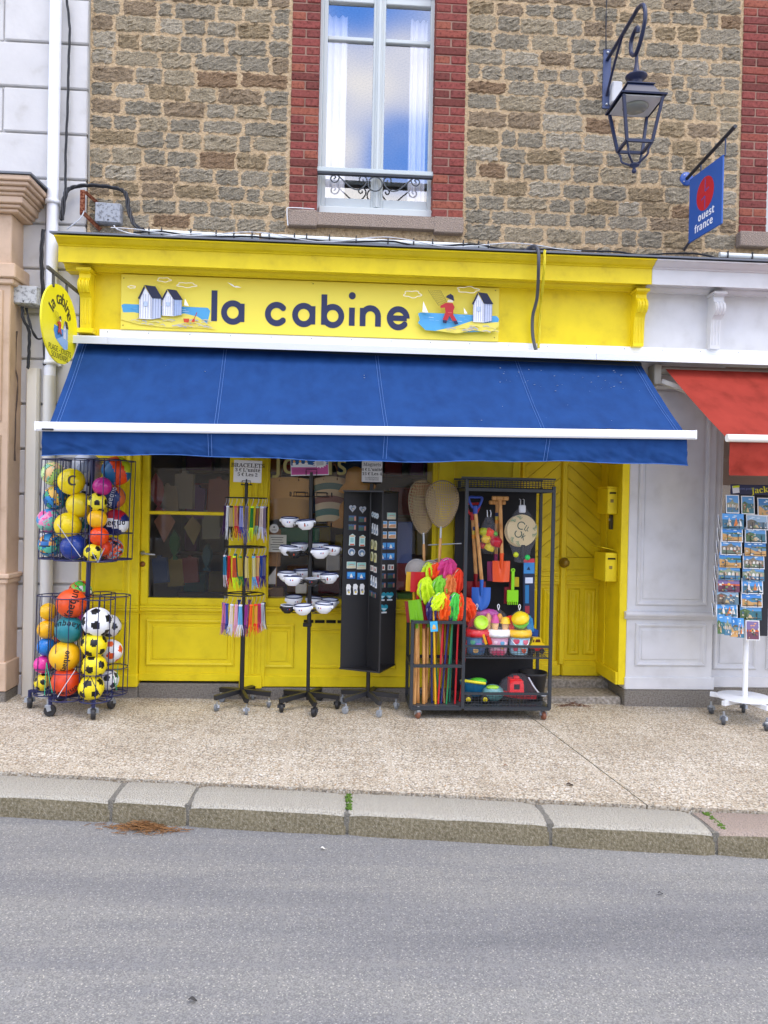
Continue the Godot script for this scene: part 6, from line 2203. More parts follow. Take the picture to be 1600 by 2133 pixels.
var bowl_meshes = {}
func bowl(c, black, label, group):
	var t = thing("bowl", label, "bowl", c - Vector3(0, 0.035, 0), group)
	if bowl_meshes.is_empty():
		var g = G.new()
		g.lathe([Vector2(0, 0.0), Vector2(0.034, 0.0), Vector2(0.036, 0.005), Vector2(0.05, 0.014), Vector2(0.06, 0.03), Vector2(0.0645, 0.048), Vector2(0.066, 0.07), Vector2(0.0625, 0.07), Vector2(0.058, 0.036), Vector2(0.046, 0.019), Vector2(0.0, 0.008)], Transform3D(), 26)
		bowl_meshes.body = g.mesh()
		g = G.new()
		var ring = []
		for i in 28:
			ring.append(Vector3(sin(TAU * i / 28.0) * 0.0645, 0.0705, cos(TAU * i / 28.0) * 0.0645))
		g.tube(ring, 0.0042, 6, true)
		bowl_meshes.rim = g.mesh()
		g = G.new()
		g.ball(Vector3(0.066, 0.05, 0), 0.012, 10, Vector3(0.8, 1.0, 1.0))
		bowl_meshes.ear = g.mesh()
		var p = Print.new()
		p.xf = Transform3D(Basis.from_euler(Vector3(0.2, 0, 0)), Vector3(0, 0.042, 0.0635))
		p.rect(-0.02, -0.004, -0.013, 0.006, "2a4a9a")
		p.rect(-0.004, -0.004, 0.003, 0.006, "c02a30")
		bowl_meshes.mark = p.mesh()
		p = Print.new()
		p.xf = Transform3D(Basis.from_euler(Vector3(0.2, 0, 0)), Vector3(0, 0.04, 0.063))
		p.disc(0.0, 0.008, 0.005, "3a3020")
		p.fill([Vector2(-0.006, -0.012), Vector2(0.006, -0.012), Vector2(0.004, 0.004), Vector2(-0.004, 0.004)], "b8402a")
		p.line([Vector2(0.012, -0.01), Vector2(0.024, -0.006), Vector2(0.02, 0.006)], 0.003, "3f5a6a")
		bowl_meshes.figure = p.mesh()
	var b = Basis.from_euler(Vector3(0.0, rng.randf_range(-0.5, 0.5), 0)) * Basis.from_euler(Vector3(rng.randf_range(-0.06, 0.1), 0, rng.randf_range(-0.08, 0.08)))
	var xf = Transform3D(b, Vector3.ZERO)
	if black:
		xf = Transform3D(b.scaled(Vector3.ONE * 0.82), Vector3.ZERO)
	put(t, "body", bowl_meshes.body, mat("1b1b1f" if black else "eef1f5", 0.2), xf)
	put(t, "rim", bowl_meshes.rim, mat("d9dee6" if black else "1f2c5c", 0.3), xf)
	put(t, "ear", bowl_meshes.ear, mat("1b1b1f" if black else "eef1f5", 0.25), xf)
	put(t, "ear", bowl_meshes.ear, mat("1b1b1f" if black else "eef1f5", 0.25), xf * Transform3D(Basis.from_euler(Vector3(0, PI, 0)), Vector3.ZERO))
	put(t, "painted_mark", bowl_meshes.figure if rng.randf() < 0.4 else bowl_meshes.mark, inks(0.4), xf)

func build_magnet_stand():
	var p = Vector3(0.253, gy(0.253, 0.27), 0.27)
	var c = Vector3(p.x, 0, 0.27)
	var t = thing("magnet_stand", "black revolving four-winged stand covered with souvenir magnets", "stand", p)
	var y0 = 0.357
	var y1 = 1.686
	var lean = (0.25 - 0.247) / (y1 - y0)
	var ax = func(y): return 0.247 + lean * (y - y0)
	var g = G.new()
	g.tube([Vector3(p.x, 0.12, 0.27), Vector3(ax.call(y1 + 0.06), y1 + 0.06, 0.27)], 0.0155, 10)
	part(t, "pole", g, black_metal)
	star_base(t, c, 5, 0.235, 0.145, 0.35, mat("2c2d31", 0.45), grey_plastic, grey_plastic, 0.028)
	var R = 0.222
	var phi = deg_to_rad(20.0)
	var sheet_m = mat("161618", 0.6)
	for k in 4:
		var a = phi + k * PI / 2
		var d = Vector3(sin(a), 0, cos(a))
		g = G.new()
		var th = Vector3(cos(a), 0, -sin(a)) * 0.006
		var q = []
		for y in [y0, y1]:
			for e in [0.012, R]:
				for s in [-1.0, 1.0]:
					q.append(Vector3(ax.call(y), y, 0.27) + d * e + th * s)
		g.quad(q[0], q[4], q[6], q[2])
		g.quad(q[1], q[3], q[7], q[5])
		g.quad(q[2], q[6], q[7], q[3])
		part(t, "wing", g, sheet_m)
	for y in [y0, y1]:
		g = G.new()
		var sq = []
		for k in 4:
			var a = phi + k * PI / 2
			sq.append(Vector2(sin(a) * (R + 0.008), cos(a) * (R + 0.008)))
		g.prism(sq, -0.006, 0.006, Transform3D(Basis(Vector3(1, 0, 0), Vector3(0, 0, 1), Vector3(0, 1, 0)), Vector3(ax.call(y), y, 0.27)))
		part(t, "end_plate", g, black_metal)
	g = G.new()
	var cy = y1 + 0.075
	g.span(Vector3(ax.call(cy) - 0.07, cy - 0.012, 0.26), Vector3(ax.call(cy) + 0.07, cy + 0.012, 0.28), 0.003)
	part(t, "card_holder", g, black_metal)
	price_card(Vector3(0.25, 1.839, 0.285), 0.155, 0.16, "white card lettered magnets on top of the magnet stand", [["Magnets", 0.034, 0.052, false], ["4 € L'unité", 0.03, 0.014, true], ["15 € Les 4", 0.032, -0.018, true], ["LA RÉFÉRENCE", 0.014, -0.048, false], ["À L'INTÉRIEUR", 0.014, -0.063, false]])
	# magnets: wing, distance out from the pole, height, size, look
	var front = func(w, u, v, s):
		# place on the street side of a wing
		var a = phi + w * PI / 2
		var d = Vector3(sin(a), 0, cos(a))
		var n = Vector3(cos(a), 0, -sin(a)) * s
		return Transform3D(Basis(-d * s if false else n.cross(Vector3.UP) * -1.0, Vector3.UP, n), Vector3(ax.call(v), v, 0.27) + d * u + n * 0.009)
	var dy = (y1 - y0)
	var row = func(v): return y1 - (v - 1024.0) / 364.0 * dy
	# the wing on the door side shows its street face
	var L = [[1059, "heart", "pearl grey heart"], [1080, "view", "dark harbour view"], [1098, "view", "dark harbour view"], [1124, "hut", "mint beach hut"], [1149, "disc", "round lighthouse"], [1176, "wide", "pale green bay view"], [1197, "sea", "bright blue sea view"]]
	for q in L:
		for k in 2:
			magnet(front.call(3, 0.155 - k * 0.082, row.call(q[0] + (2 if k else 0)), 1.0), q[1], "%s magnet %s on the %s door-side wing" % [q[2], "beside the pole" if k else "at the outer edge", "upper" if q[0] < 1090 else "lower"])
	for k in 3:
		magnet(front.call(3, 0.175 - k * 0.055, row.call(1226), 1.0), "sandal", "white sandal magnet %s on the door-side wing" % ["at the outer edge", "second of three", "beside the pole"][k])
	var N = [[1071, "fish", 3, "silver fish"], [1100, "bottle", 3, "slim white bottle"], [1133, "slip", 2, "olive flip-flop"], [1158, "slip", 2, "olive flip-flop"], [1182, "letter", 2, "white printed square"], [1207, "bottle", 3, "blue and white lighthouse"], [1234, "view", 2, "framed sunset view"]]
	for q in N:
		for k in q[2]:
			magnet(front.call(0, 0.06 + k * (0.13 / q[2]), row.call(q[0] + k * 1.5), -1.0), q[1], "%s magnet %s on the bowl-side wing, %s row" % [q[3], ["beside the pole", "second out", "third out"][k], "upper" if q[0] < 1150 else "lower"])
	var Rr = [[1074, "wide", [0.165], "long beach panorama"], [1092, "sand", [0.10, 0.175], "sandy beach view"], [1114, "sand", [0.10, 0.175], "pale village view"], [1137, "sea", [0.095, 0.165], "blue square with sail"], [1159, "sea", [0.095, 0.165], "blue square with hut"], [1182, "letter", [0.095, 0.17], "cream label"], [1200, "view", [0.10, 0.175], "dark painted scene"], [1219, "view", [0.10, 0.175], "dark painted scene"], [1241, "blueheart", [0.10, 0.165], "turquoise heart"], [1267, "blueheart", [0.12], "lowest turquoise heart"]]
	for q in Rr:
		for u in q[2]:
			magnet(front.call(1, u, row.call(q[0]), -1.0), q[1], "%s magnet %s on the rack-side wing, %s row" % [q[3], "nearer the pole" if u < 0.13 else "at the outer edge", "upper" if q[0] < 1210 else "lower"])

func magnet(xf, kind, label):
	var p = Print.new()
	p.z = 0.0
	var base = func(w, h, hex):
		p.paint(hex)
		p.prism([Vector2(-w / 2, -h / 2), Vector2(w / 2, -h / 2), Vector2(w / 2, h / 2), Vector2(-w / 2, h / 2)], -0.004, 0.002, Transform3D())
		p.z = 0.0026
	var heart = func(s, hex):
		p.paint(hex)
		var pts = []
		for i in 26:
			var a = TAU * i / 26.0
			pts.append(Vector2(pow(sin(a), 3.0) * 0.95, (13.0 * cos(a) - 5.0 * cos(2 * a) - 2.0 * cos(3 * a) - cos(4 * a)) / 16.0) * s)
		p.prism(pts, -0.004, 0.003, Transform3D())
		p.z = 0.0036
	match kind:
		"heart":
			heart.call(0.029, "a9adb4")
			p.disc(0.0, 0.0, 0.014, "6d7f8e")
			p.disc(0.004, -0.004, 0.007, "c2b49a")
		"blueheart":
			heart.call(0.034, "1f9ab0")
			p.fill([Vector2(-0.024, 0.0), Vector2(0.024, -0.004), Vector2(0.006, -0.018), Vector2(-0.008, -0.018)], "bfe4ea")
			p.rect(-0.022, -0.04, 0.022, -0.028, "e4e8ea")
		"view":
			base.call(0.062, 0.044, "20344a")
			p.rect(-0.028, 0.004, 0.028, 0.019, "2c5078")
			p.fill([Vector2(-0.028, -0.018), Vector2(0.01, -0.018), Vector2(0.012, 0.002), Vector2(-0.01, 0.01), Vector2(-0.028, 0.004)], "3f5a4a")
			p.rect(0.014, -0.018, 0.028, 0.014, "b07a68")
		"wide":
			base.call(0.072, 0.05, "d8ddd0")
			p.rect(-0.033, -0.004, 0.033, 0.022, "8fc4b8")
			p.rect(-0.033, -0.022, 0.033, -0.006, "cfc4a0")
			p.line([Vector2(-0.02, 0.0), Vector2(0.0, 0.006), Vector2(0.022, 0.0)], 0.004, "c86a5a")
		"sea":
			base.call(0.066, 0.052, "1a5fa8")
			p.rect(-0.03, -0.008, 0.03, 0.022, "3f9ad8")
			p.fill([Vector2(-0.012, -0.016), Vector2(0.014, -0.016), Vector2(0.004, 0.008), Vector2(-0.002, 0.014)], "e6e4d6")
		"sand":
			base.call(0.062, 0.052, "e8e8e4")
			p.rect(-0.028, 0.004, 0.028, 0.023, "5a9ed4")
			p.fill([Vector2(-0.028, -0.023), Vector2(0.028, -0.023), Vector2(0.028, 0.002), Vector2(-0.01, 0.0), Vector2(-0.028, -0.008)], "d09a6a")
		"hut":
			p.paint("c9dfd6")
			p.prism([Vector2(-0.022, -0.042), Vector2(0.024, -0.042), Vector2(0.024, 0.02), Vector2(0.028, 0.028), Vector2(0.006, 0.044), Vector2(-0.02, 0.03)], -0.004, 0.003, Transform3D())
			p.z = 0.0036
			p.rect(-0.014, -0.02, 0.014, 0.016, "8fc0ba")
			p.rect(-0.016, 0.024, 0.018, 0.032, "d89a4a")
			p.rect(-0.016, -0.04, 0.018, -0.03, "c8563a")
		"disc":
			p.paint("c6ccd4")
			var pts = []
			for i in 22:
				pts.append(Vector2(cos(TAU * i / 22.0), sin(TAU * i / 22.0)) * 0.027)
			p.prism(pts, -0.004, 0.002, Transform3D())
			p.z = 0.0026
			p.disc(0.0, 0.0, 0.022, "5a7a98")
			p.disc(0.002, -0.008, 0.012, "d8d8cc")
		"sandal":
			p.paint("e6e6e2")
			p.prism([Vector2(-0.012, -0.04), Vector2(0.014, -0.042), Vector2(0.02, -0.02), Vector2(0.016, 0.0), Vector2(0.02, 0.024), Vector2(0.008, 0.04), Vector2(-0.012, 0.038), Vector2(-0.018, 0.014), Vector2(-0.014, -0.01)], -0.004, 0.004, Transform3D())
			p.z = 0.0046
			p.disc(0.0, -0.008, 0.010, "8d9298")
			p.disc(0.004, -0.022, 0.008, "d8c24a")
		"fish":
			p.paint("c9d4d6")
			p.prism([Vector2(-0.02, -0.012), Vector2(0.0, -0.022), Vector2(0.02, -0.006), Vector2(0.016, 0.014), Vector2(-0.004, 0.022), Vector2(-0.02, 0.008)], -0.004, 0.004, Transform3D())
			p.z = 0.0046
			p.line([Vector2(-0.014, -0.004), Vector2(0.012, 0.004)], 0.006, "4a7a86")
		"bottle":
			p.paint("e2e6e6")
			p.prism([Vector2(-0.012, -0.038), Vector2(0.012, -0.038), Vector2(0.01, 0.01), Vector2(0.005, 0.02), Vector2(0.005, 0.04), Vector2(-0.005, 0.04), Vector2(-0.005, 0.02), Vector2(-0.01, 0.01)], -0.004, 0.004, Transform3D())
			p.z = 0.0046
			p.rect(-0.008, -0.026, 0.008, -0.002, "5f7f9a")
		"slip":
			p.paint("d6d2a4")
			p.prism([Vector2(-0.016, -0.034), Vector2(0.016, -0.034), Vector2(0.02, 0.016), Vector2(0.01, 0.036), Vector2(-0.012, 0.036), Vector2(-0.02, 0.014)], -0.004, 0.004, Transform3D())
			p.z = 0.0046
			p.disc(0.0, 0.006, 0.012, "6a6a2c", 0.02)
			p.disc(0.0, -0.022, 0.009, "c8b83a", 0.008)
		"letter":
			base.call(0.05, 0.042, "dcdad2")
			p.rect(-0.018, -0.014, -0.004, 0.014, "7a7a80")
			p.rect(0.004, -0.012, 0.018, 0.01, "a8503a")
	var o = MeshInstance3D.new()
	o.name = numbered("magnet")
	o.mesh = p.mesh()
	o.material_override = inks(0.35)
	add_child(o)
	o.transform = xf
	tag(o, label, "magnet", "souvenir magnets on the black stand")


func film():
	if not mats.has("film"):
		var m = StandardMaterial3D.new()
		m.transparency = BaseMaterial3D.TRANSPARENCY_ALPHA
		m.albedo_color = Color(0.95, 0.96, 1.0, 0.04)
		m.roughness = 0.35
		mats["film"] = m
	return mats["film"]

func glow_cloth(hex):
	# thin bright net cloth that lets light through
	var key = "cloth " + hex
	if not mats.has(key):
		var m = StandardMaterial3D.new()
		m.albedo_color = Color(hex)
		m.roughness = 0.7
		m.backlight_enabled = true
		m.backlight = Color(0.35, 0.35, 0.35)
		mats[key] = m
	return mats[key]

func stick(parent, a, b, r, m):
	var g = G.new()
	g.tube([a, b], r, 8)
	return part(parent, "handle", g, m)

# flat hoop with a netted bag of cord
func shrimp_net(c, w, h, depth, foot, label, col, roll):
	var t = thing("shrimping_net", label, "net", foot)
	var b = Basis.from_euler(Vector3(0, 0.1, roll))
	var outline = func(a):
		# egg shape, narrow at the handle
		var s = sin(a)
		return Vector3(cos(a) * w / 2 * (1.0 + 0.22 * s), s * h / 2, 0)
	var g = G.new()
	var hoop = []
	for i in 40:
		hoop.append(c + b * outline.call(TAU * i / 40.0))
	g.tube(hoop, 0.0045, 6, true)
	part(t, "hoop", g, mat("8d7b60", 0.8))
	g = G.new()
	var n = 19
	for layer in [0.25, 1.0]:
		var pt = func(u, v):
			var q = Vector2(u, v)
			var l = q.length()
			if l > 1.0:
				q /= l
				l = 1.0
			var a = atan2(q.y, q.x)
			var e = outline.call(a) * l
			return c + b * (e + Vector3(0, -0.03 * layer * (1.0 - l * l), depth * layer * (1.0 - l * l) + 0.004 * sin(u * 17.0) * (1.0 - l)))
		for k in n:
			var s = lerpf(-0.96, 0.96, float(k) / (n - 1))
			var m = sqrt(1.0 - s * s)
			var l1 = []
			var l2 = []
			for i in 11:
				var w2 = lerpf(-m, m, i / 10.0)
				l1.append(pt.call(s, w2))
				l2.append(pt.call(w2, s))
			g.tube(l1, 0.0027, 3)
			g.tube(l2, 0.0027, 3)
	part(t, "net_bag", g, mat(col, 0.9))
	var neck = c + b * Vector3(0, -h / 2, 0)
	g = G.new()
	g.tube([neck + Vector3(0, 0.01, 0), neck.lerp(foot, 0.08)], 0.009, 8)
	part(t, "ferrule", g, steel)
	stick(t, neck.lerp(foot, 0.06), foot, 0.0115, wood)

# small round hoop of gauze
func gauze_net(c, r, foot, label, col):
	var t = thing("gauze_net", label, "net", foot)
	var g = G.new()
	var hoop = []
	for i in 28:
		hoop.append(c + Vector3(cos(TAU * i / 28.0) * r, sin(TAU * i / 28.0) * r, 0))
	g.tube(hoop, 0.004, 6, true)
	part(t, "hoop", g, mat("a7a49c", 0.6))
	g = G.new()
	g.lathe([Vector2(r, 0.0), Vector2(r * 0.9, 0.02), Vector2(r * 0.6, 0.035), Vector2(0, 0.045)], Transform3D(Basis.from_euler(Vector3(PI / 2, 0, 0)), c), 28, true, 0.015, 9)
	part(t, "gauze", g, rough_mat(col, noise_tex(71, 0.12, [[0.0, "9a938c"], [0.5, "e0dcd6"], [1.0, "ffffff"]], {"oct": 2}), Vector3(6, 6, 6), null, 0.0, 0.9))
	stick(t, c - Vector3(0, r, 0), foot, 0.008, wood)

# bright fishing net: a soft bag on a hoop seen from its edge
func bright_net(c, w, h, tilt, col, foot, stick_hex, label):
	var t = thing("fishing_net", label, "net", foot, "bright nets in the toy rack")
	var b = Basis.from_euler(Vector3(0.15, 0.5, tilt))
	var sd = rng.randf() * 50.0
	var g = G.new()
	g.sheet(44, 14, func(u, v):
		var a = u * TAU
		var e = v * PI
		var r = pow(sin(e), 0.75) * (1.0 + 0.26 * sin(a * 9.0 + sd + v * 2.0) * sin(e) + 0.35 * fine.get_noise_2d(cos(a) * 2.0 + sd, v * 5.0 + sin(a)))
		return c + b * Vector3(cos(a) * r * w / 2, cos(e) * h / 2 * (1.0 + 0.1 * sin(a * 2.0 + sd)), sin(a) * r * 0.05), false)
	part(t, "net_bag", g, glow_cloth(col))
	g = G.new()
	var hoop = []
	for i in 26:
		hoop.append(c + b * Vector3(cos(TAU * i / 26.0) * w * 0.52, sin(TAU * i / 26.0) * h * 0.5, 0.0))
	g.tube(hoop, 0.003, 5, true)
	part(t, "hoop", g, mat("c9d0c0", 0.6))
	stick(t, c + b * Vector3(0, -h * 0.48, 0), foot, 0.0075, mat(stick_hex, 0.4))

# spade blade: an outline with a dished middle
func blade(parent, c, w, h, pointed, m, b = Basis()):
	var g = G.new()
	g.sheet(12, 12, func(u, v):
		var x = u * 2.0 - 1.0
		var half = w / 2
		if pointed:
			half *= sqrt(maxf(1.0 - pow(maxf(v - 0.35, 0.0) / 0.65, 2.2), 0.0)) if v > 0.35 else 1.0
		else:
			half *= 1.0 - 0.06 * v + 0.02 * sin(v * PI)
		var z = -0.018 * (1.0 - x * x) * (0.4 + 0.6 * v) + 0.012 * exp(-pow(x / 0.18, 2.0)) * (1.0 - v)
		return c + b * Vector3(x * half, h / 2 - v * h, -z))
	return part(parent, "blade", g, m)

func spade(top, c, w, h, pointed, col, grip, label, grip_hex):
	var t = thing("spade", label, "spade", c - Vector3(0, h / 2, 0))
	blade(t, c, w, h, pointed, mat(col, 0.28))
	var neck = c + Vector3(0, h / 2 - 0.01, 0.01)
	var g = G.new()
	g.tube([neck + Vector3(0, 0.07, 0), neck, neck - Vector3(0, h * 0.3, 0)], 0.017, 10, false, 0.009)
	part(t, "socket", g, mat(col, 0.28))
	g = G.new()
	g.tube([neck + Vector3(0, 0.06, 0), top], 0.0145, 10)
	part(t, "shaft", g, wood)
	g = G.new()
	if grip == "d":
		g.tube(smooth_path([top, top + Vector3(-0.03, 0.03, 0), top + Vector3(-0.05, 0.09, 0), top + Vector3(0.0, 0.095, 0), top + Vector3(0.05, 0.09, 0), top + Vector3(0.03, 0.03, 0), top], 5), 0.010, 8)
		g.tube([top + Vector3(0, 0.03, 0), top - Vector3(0, 0.03, 0)], 0.019, 10)
	else:
		g.box(top + Vector3(0, 0.012, 0), Vector3(0.13, 0.032, 0.03), Basis(), 0.01)
	part(t, "grip", g, mat(grip_hex, 0.4) if grip == "d" else wood)
	# printed band round the shaft
	for k in 3:
		g = G.new()
		var y = lerpf(neck.y + 0.06, top.y, 0.62 + k * 0.07)
		g.tube([Vector3(lerpf(neck.x, top.x, 0.65), y, top.z), Vector3(lerpf(neck.x, top.x, 0.7), y + 0.028, top.z)], 0.0152, 10)
		part(t, "label_band", g, mat(["d88a2a", "c8b040", "1f2c5a"][k], 0.5))
	return t

func beach_shovel(c, w, h, col, foot, tilt, label, shade = 0.3):
	var t = thing("beach_shovel", label, "shovel", foot)
	var b = Basis.from_euler(Vector3(0, 0, PI + tilt))
	blade(t, c, w, h, false, mat(col, shade), b)
	var low = c + b * Vector3(0, h / 2, 0)
	var g = G.new()
	g.tube([c, low, low.lerp(foot, 0.12)], 0.012, 8)
	part(t, "socket", g, mat(col, shade))
	stick(t, low.lerp(foot, 0.08), foot, 0.0125, wood)

func mesh_panel(g, a, b, c, nu, nv, r):
	# square mesh in the parallelogram at a, along b and c
	for i in nu + 1:
		var o = b * (float(i) / nu)
		g.tube([a + o, a + o + c], r, 4)
	for j in nv + 1:
		var o = c * (float(j) / nv)
		g.tube([a + o, a + o + b], r, 4)

func build_toy_rack():
	var zf = 0.50
	var zb = 0.14
	var xl = 0.561
	var xm = 0.941
	var xr = 1.59
	var y0 = 0.099
	var yl = 0.734
	var ym = 0.412
	var yt = 1.788
	var ys = 0.505
	var yw = 0.185
	var t = thing("toy_rack", "dark grey steel rack on casters stacked with beach toys, nets and spades", "rack", Vector3((xl + xr) / 2, gy(1.0, 0.3), 0.32))
	var m = mat("2d3238", 0.42)
	var s = 0.024
	var post = func(x, z, a, b):
		var g = G.new()
		g.span(Vector3(x - s / 2, a, z - s / 2), Vector3(x + s / 2, b, z + s / 2), 0.002)
		part(t, "post", g, m)
	for z in [zf, zb]:
		post.call(xl, z, y0, yl)
		post.call(xm, z, y0, yt)
		post.call(xr, z, y0, yt - 0.04)
	var rail = func(a, b):
		var g = G.new()
		g.bar(a, b, 0.022, 0.022)
		part(t, "rail", g, m)
	for z in [zf, zb]:
		for y in [y0, ym, yl]:
			rail.call(Vector3(xl, y, z), Vector3(xm - 0.012, y, z))
		for y in [y0, yt - 0.075]:
			rail.call(Vector3(xm + 0.012, y, z), Vector3(xr, y, z))
	for x in [xl, xm, xr]:
		for y in ([y0, ym, yl] if x == xl else [y0, yt - 0.075]):
			rail.call(Vector3(x, y, zb + 0.012), Vector3(x, y, zf - 0.012))
	var g = G.new()
	g.span(Vector3(xl, y0 + 0.011, zb), Vector3(xm, y0 + 0.017, zf - 0.012))
	g.span(Vector3(xm, y0 + 0.011, zb), Vector3(xr, y0 + 0.016, zf - 0.012))
	part(t, "floor_sheet", g, mat("4a4f54", 0.4, 0.3))
	g = G.new()
	g.span(Vector3(xm - 0.03, y0 + 0.05, zb + 0.014), Vector3(1.549, yt - 0.06, zb + 0.022))
	part(t, "back_board", g, mat("17171a", 0.75))
	g = G.new()
	mesh_panel(g, Vector3(xl, ym, zb), Vector3(xm - xl, 0, 0), Vector3(0, 0, zf - zb), 12, 10, 0.0018)
	part(t, "mesh_shelf", g, m)
	for q in [[ys - 0.03, 0.085], [yw - 0.075, 0.10]]:
		g = G.new()
		mesh_panel(g, Vector3(xm + 0.014, q[0], zf), Vector3(xr - xm - 0.028, 0, 0), Vector3(0, q[1], 0), 24, 5, 0.0016)
		mesh_panel(g, Vector3(xm + 0.014, q[0], zb), Vector3(xr - xm - 0.028, 0, 0), Vector3(0, 0, zf - zb), 24, 12, 0.0016)
		g.bar(Vector3(xm + 0.012, q[0] + q[1], zf), Vector3(xr - 0.012, q[0] + q[1], zf), 0.018, 0.018)
		g.bar(Vector3(xm + 0.012, q[0], zf), Vector3(xr - 0.012, q[0], zf), 0.010, 0.010)
		part(t, "basket_shelf", g, m)
	g = G.new()
	var x0 = 0.899
	mesh_panel(g, Vector3(x0, yt - 0.06, zf), Vector3(xr - x0, 0, 0), Vector3(0, 0.07, 0), 30, 5, 0.0022)
	mesh_panel(g, Vector3(x0, yt - 0.06, zb), Vector3(xr - x0, 0, 0), Vector3(0, 0.07, 0), 30, 5, 0.0022)
	mesh_panel(g, Vector3(x0, yt - 0.06, zb), Vector3(xr - x0, 0, 0), Vector3(0, 0, zf - zb), 20, 10, 0.0022)
	for z in [zf, zb]:
		g.bar(Vector3(x0, yt + 0.012, z), Vector3(xr + 0.012, yt + 0.012, z), 0.014, 0.014)
	part(t, "top_basket", g, m)
	g = G.new()
	g.tube([Vector3(0.687, 1.29, 0.3), Vector3(xm, 1.29 + 0.015, 0.3)], 0.005, 6)
	part(t, "hook_bar", g, steel)
	for q in [Vector3(0.613, gy(0.613, 0.49), 0.49), Vector3(1.557, gy(1.557, 0.47), 0.47), Vector3(0.652, gy(0.652, 0.17), 0.17), Vector3(1.61, gy(1.61, 0.17), 0.17)]:
		caster(t, q, 0.032, mat("7a4a34", 0.6), mat("8d9194", 0.4, 0.5))

	# nets on long handles
	shrimp_net(Vector3(0.637, 1.577, 0.3), 0.205, 0.41, 0.05, Vector3(0.703, y0 + 0.02, 0.3), "tan corded shrimping net on a wooden handle, drooping behind its neighbour", "b8a27c", 0.06)
	shrimp_net(Vector3(0.779, 1.602, 0.36), 0.245, 0.355, 0.07, Vector3(0.742, y0 + 0.02, 0.34), "wide tan corded shrimping net standing taut on a wooden handle", "bfa983", -0.03)
	gauze_net(Vector3(0.597, 1.101, 0.36), 0.083, Vector3(xl + 0.05, y0 + 0.02, 0.3), "pale grey gauze dip net with a small white tag", "b4b0ac")
	gauze_net(Vector3(0.704, 1.093, 0.34), 0.083, Vector3(xl + 0.12, y0 + 0.02, 0.28), "beige gauze dip net beside the pale grey one", "a89a90")
	gauze_net(Vector3(0.778, 1.104, 0.28), 0.080, Vector3(xl + 0.16, y0 + 0.02, 0.24), "brownish gauze dip net half hidden behind the beige one", "937a66")
	# shovels
	beach_shovel(Vector3(0.576, 1.021, 0.4), 0.125, 0.145, "d8a80c", Vector3(xl + 0.04, y0 + 0.02, 0.36), 0.0, "amber plastic beach shovel standing behind the red one")
	beach_shovel(Vector3(0.601, 1.022, 0.44), 0.115, 0.15, "b4141c", Vector3(xl + 0.06, y0 + 0.02, 0.42), 0.0, "square red plastic beach shovel on a wooden stick")
	beach_shovel(Vector3(0.563, 0.799, 0.4), 0.095, 0.16, "8e1f22", Vector3(xl + 0.03, y0 + 0.02, 0.38), 0.14, "dark red shovel behind the lime one at the rack corner")
	beach_shovel(Vector3(0.585, 0.811, 0.46), 0.10, 0.165, "6fb016", Vector3(xl + 0.03, y0 + 0.02, 0.45), 0.14, "lime green plastic shovel leaning out at the rack corner")
	beach_shovel(Vector3(0.634, 0.805, 0.44), 0.08, 0.16, "86101c", Vector3(xl + 0.10, y0 + 0.02, 0.44), 0.2, "crimson plastic shovel between the two green ones")
	beach_shovel(Vector3(0.668, 0.81, 0.42), 0.085, 0.16, "5a9020", Vector3(xl + 0.12, y0 + 0.02, 0.40), 0.22, "moss green plastic shovel beside the crimson one")
	# bright nets: where, width, height, tilt, colour, foot of the stick, stick colour
	var feet = func(x, z): return Vector3(x, y0 + 0.02, z)
	var nets = [[Vector3(0.693, 1.079, 0.38), 0.13, 0.17, 0.25, "c6e01c", 0.747, "e0a81c", "lemon lime fishing net at the back of the bright cluster"], [Vector3(0.733, 1.092, 0.4), 0.11, 0.14, -0.1, "f0480c", 0.766, "e0a81c", "flame orange fishing net beside the rose pink one"], [Vector3(0.816, 1.1, 0.4), 0.15, 0.19, -0.1, "d03a80", 0.81, "c01c2c", "rose pink fishing net crowning the cluster"], [Vector3(0.67, 0.952, 0.44), 0.12, 0.21, 0.3, "c8e818", 0.785, "1f7a5a", "neon yellow fishing net hanging low over the shovels"], [Vector3(0.763, 0.975, 0.44), 0.12, 0.19, 0.0, "7cc832", 0.818, "b89060", "apple green fishing net with folds over orange"], [Vector3(0.836, 0.982, 0.43), 0.11, 0.19, -0.12, "d8783a", 0.836, "7a1420", "soft orange fishing net seen through green cloth"], [Vector3(0.887, 1.01, 0.42), 0.07, 0.22, -0.1, "f0401a", 0.861, "1f6a5a", "narrow scarlet fishing net at the cluster's edge"], [Vector3(0.718, 0.826, 0.45), 0.11, 0.20, -0.05, "35306e", 0.725, "26306a", "deep violet fishing net next to the moss green shovel"], [Vector3(0.752, 0.88, 0.48), 0.10, 0.15, -0.55, "d6f01c", 0.748, "e0b020", "fluorescent yellow fishing net lying across the violet one"], [Vector3(0.798, 0.829, 0.47), 0.10, 0.20, 0.0, "f4600f", 0.769, "c82430", "bright orange fishing net between two violet ones"], [Vector3(0.838, 0.828, 0.46), 0.08, 0.19, 0.05, "40347a", 0.792, "26306a", "violet fishing net between orange and green"], [Vector3(0.867, 0.839, 0.48), 0.085, 0.21, 0.0, "4cc84a", 0.829, "1f7a4a", "grass green fishing net in the front row"], [Vector3(0.912, 0.838, 0.47), 0.09, 0.21, 0.0, "f0480e", 0.895, "c01c28", "vermilion fishing net against the steel post"], [Vector3(0.981, 0.815, 0.4), 0.11, 0.18, 0.35, "ee4a14", 0.94, "a81824", "vermilion fishing net poking past the steel post"]]
	for q in nets:
		bright_net(q[0], q[1], q[2], q[3], q[4], feet.call(q[5], q[0].z - 0.03), q[6], q[7])
	g = G.new()
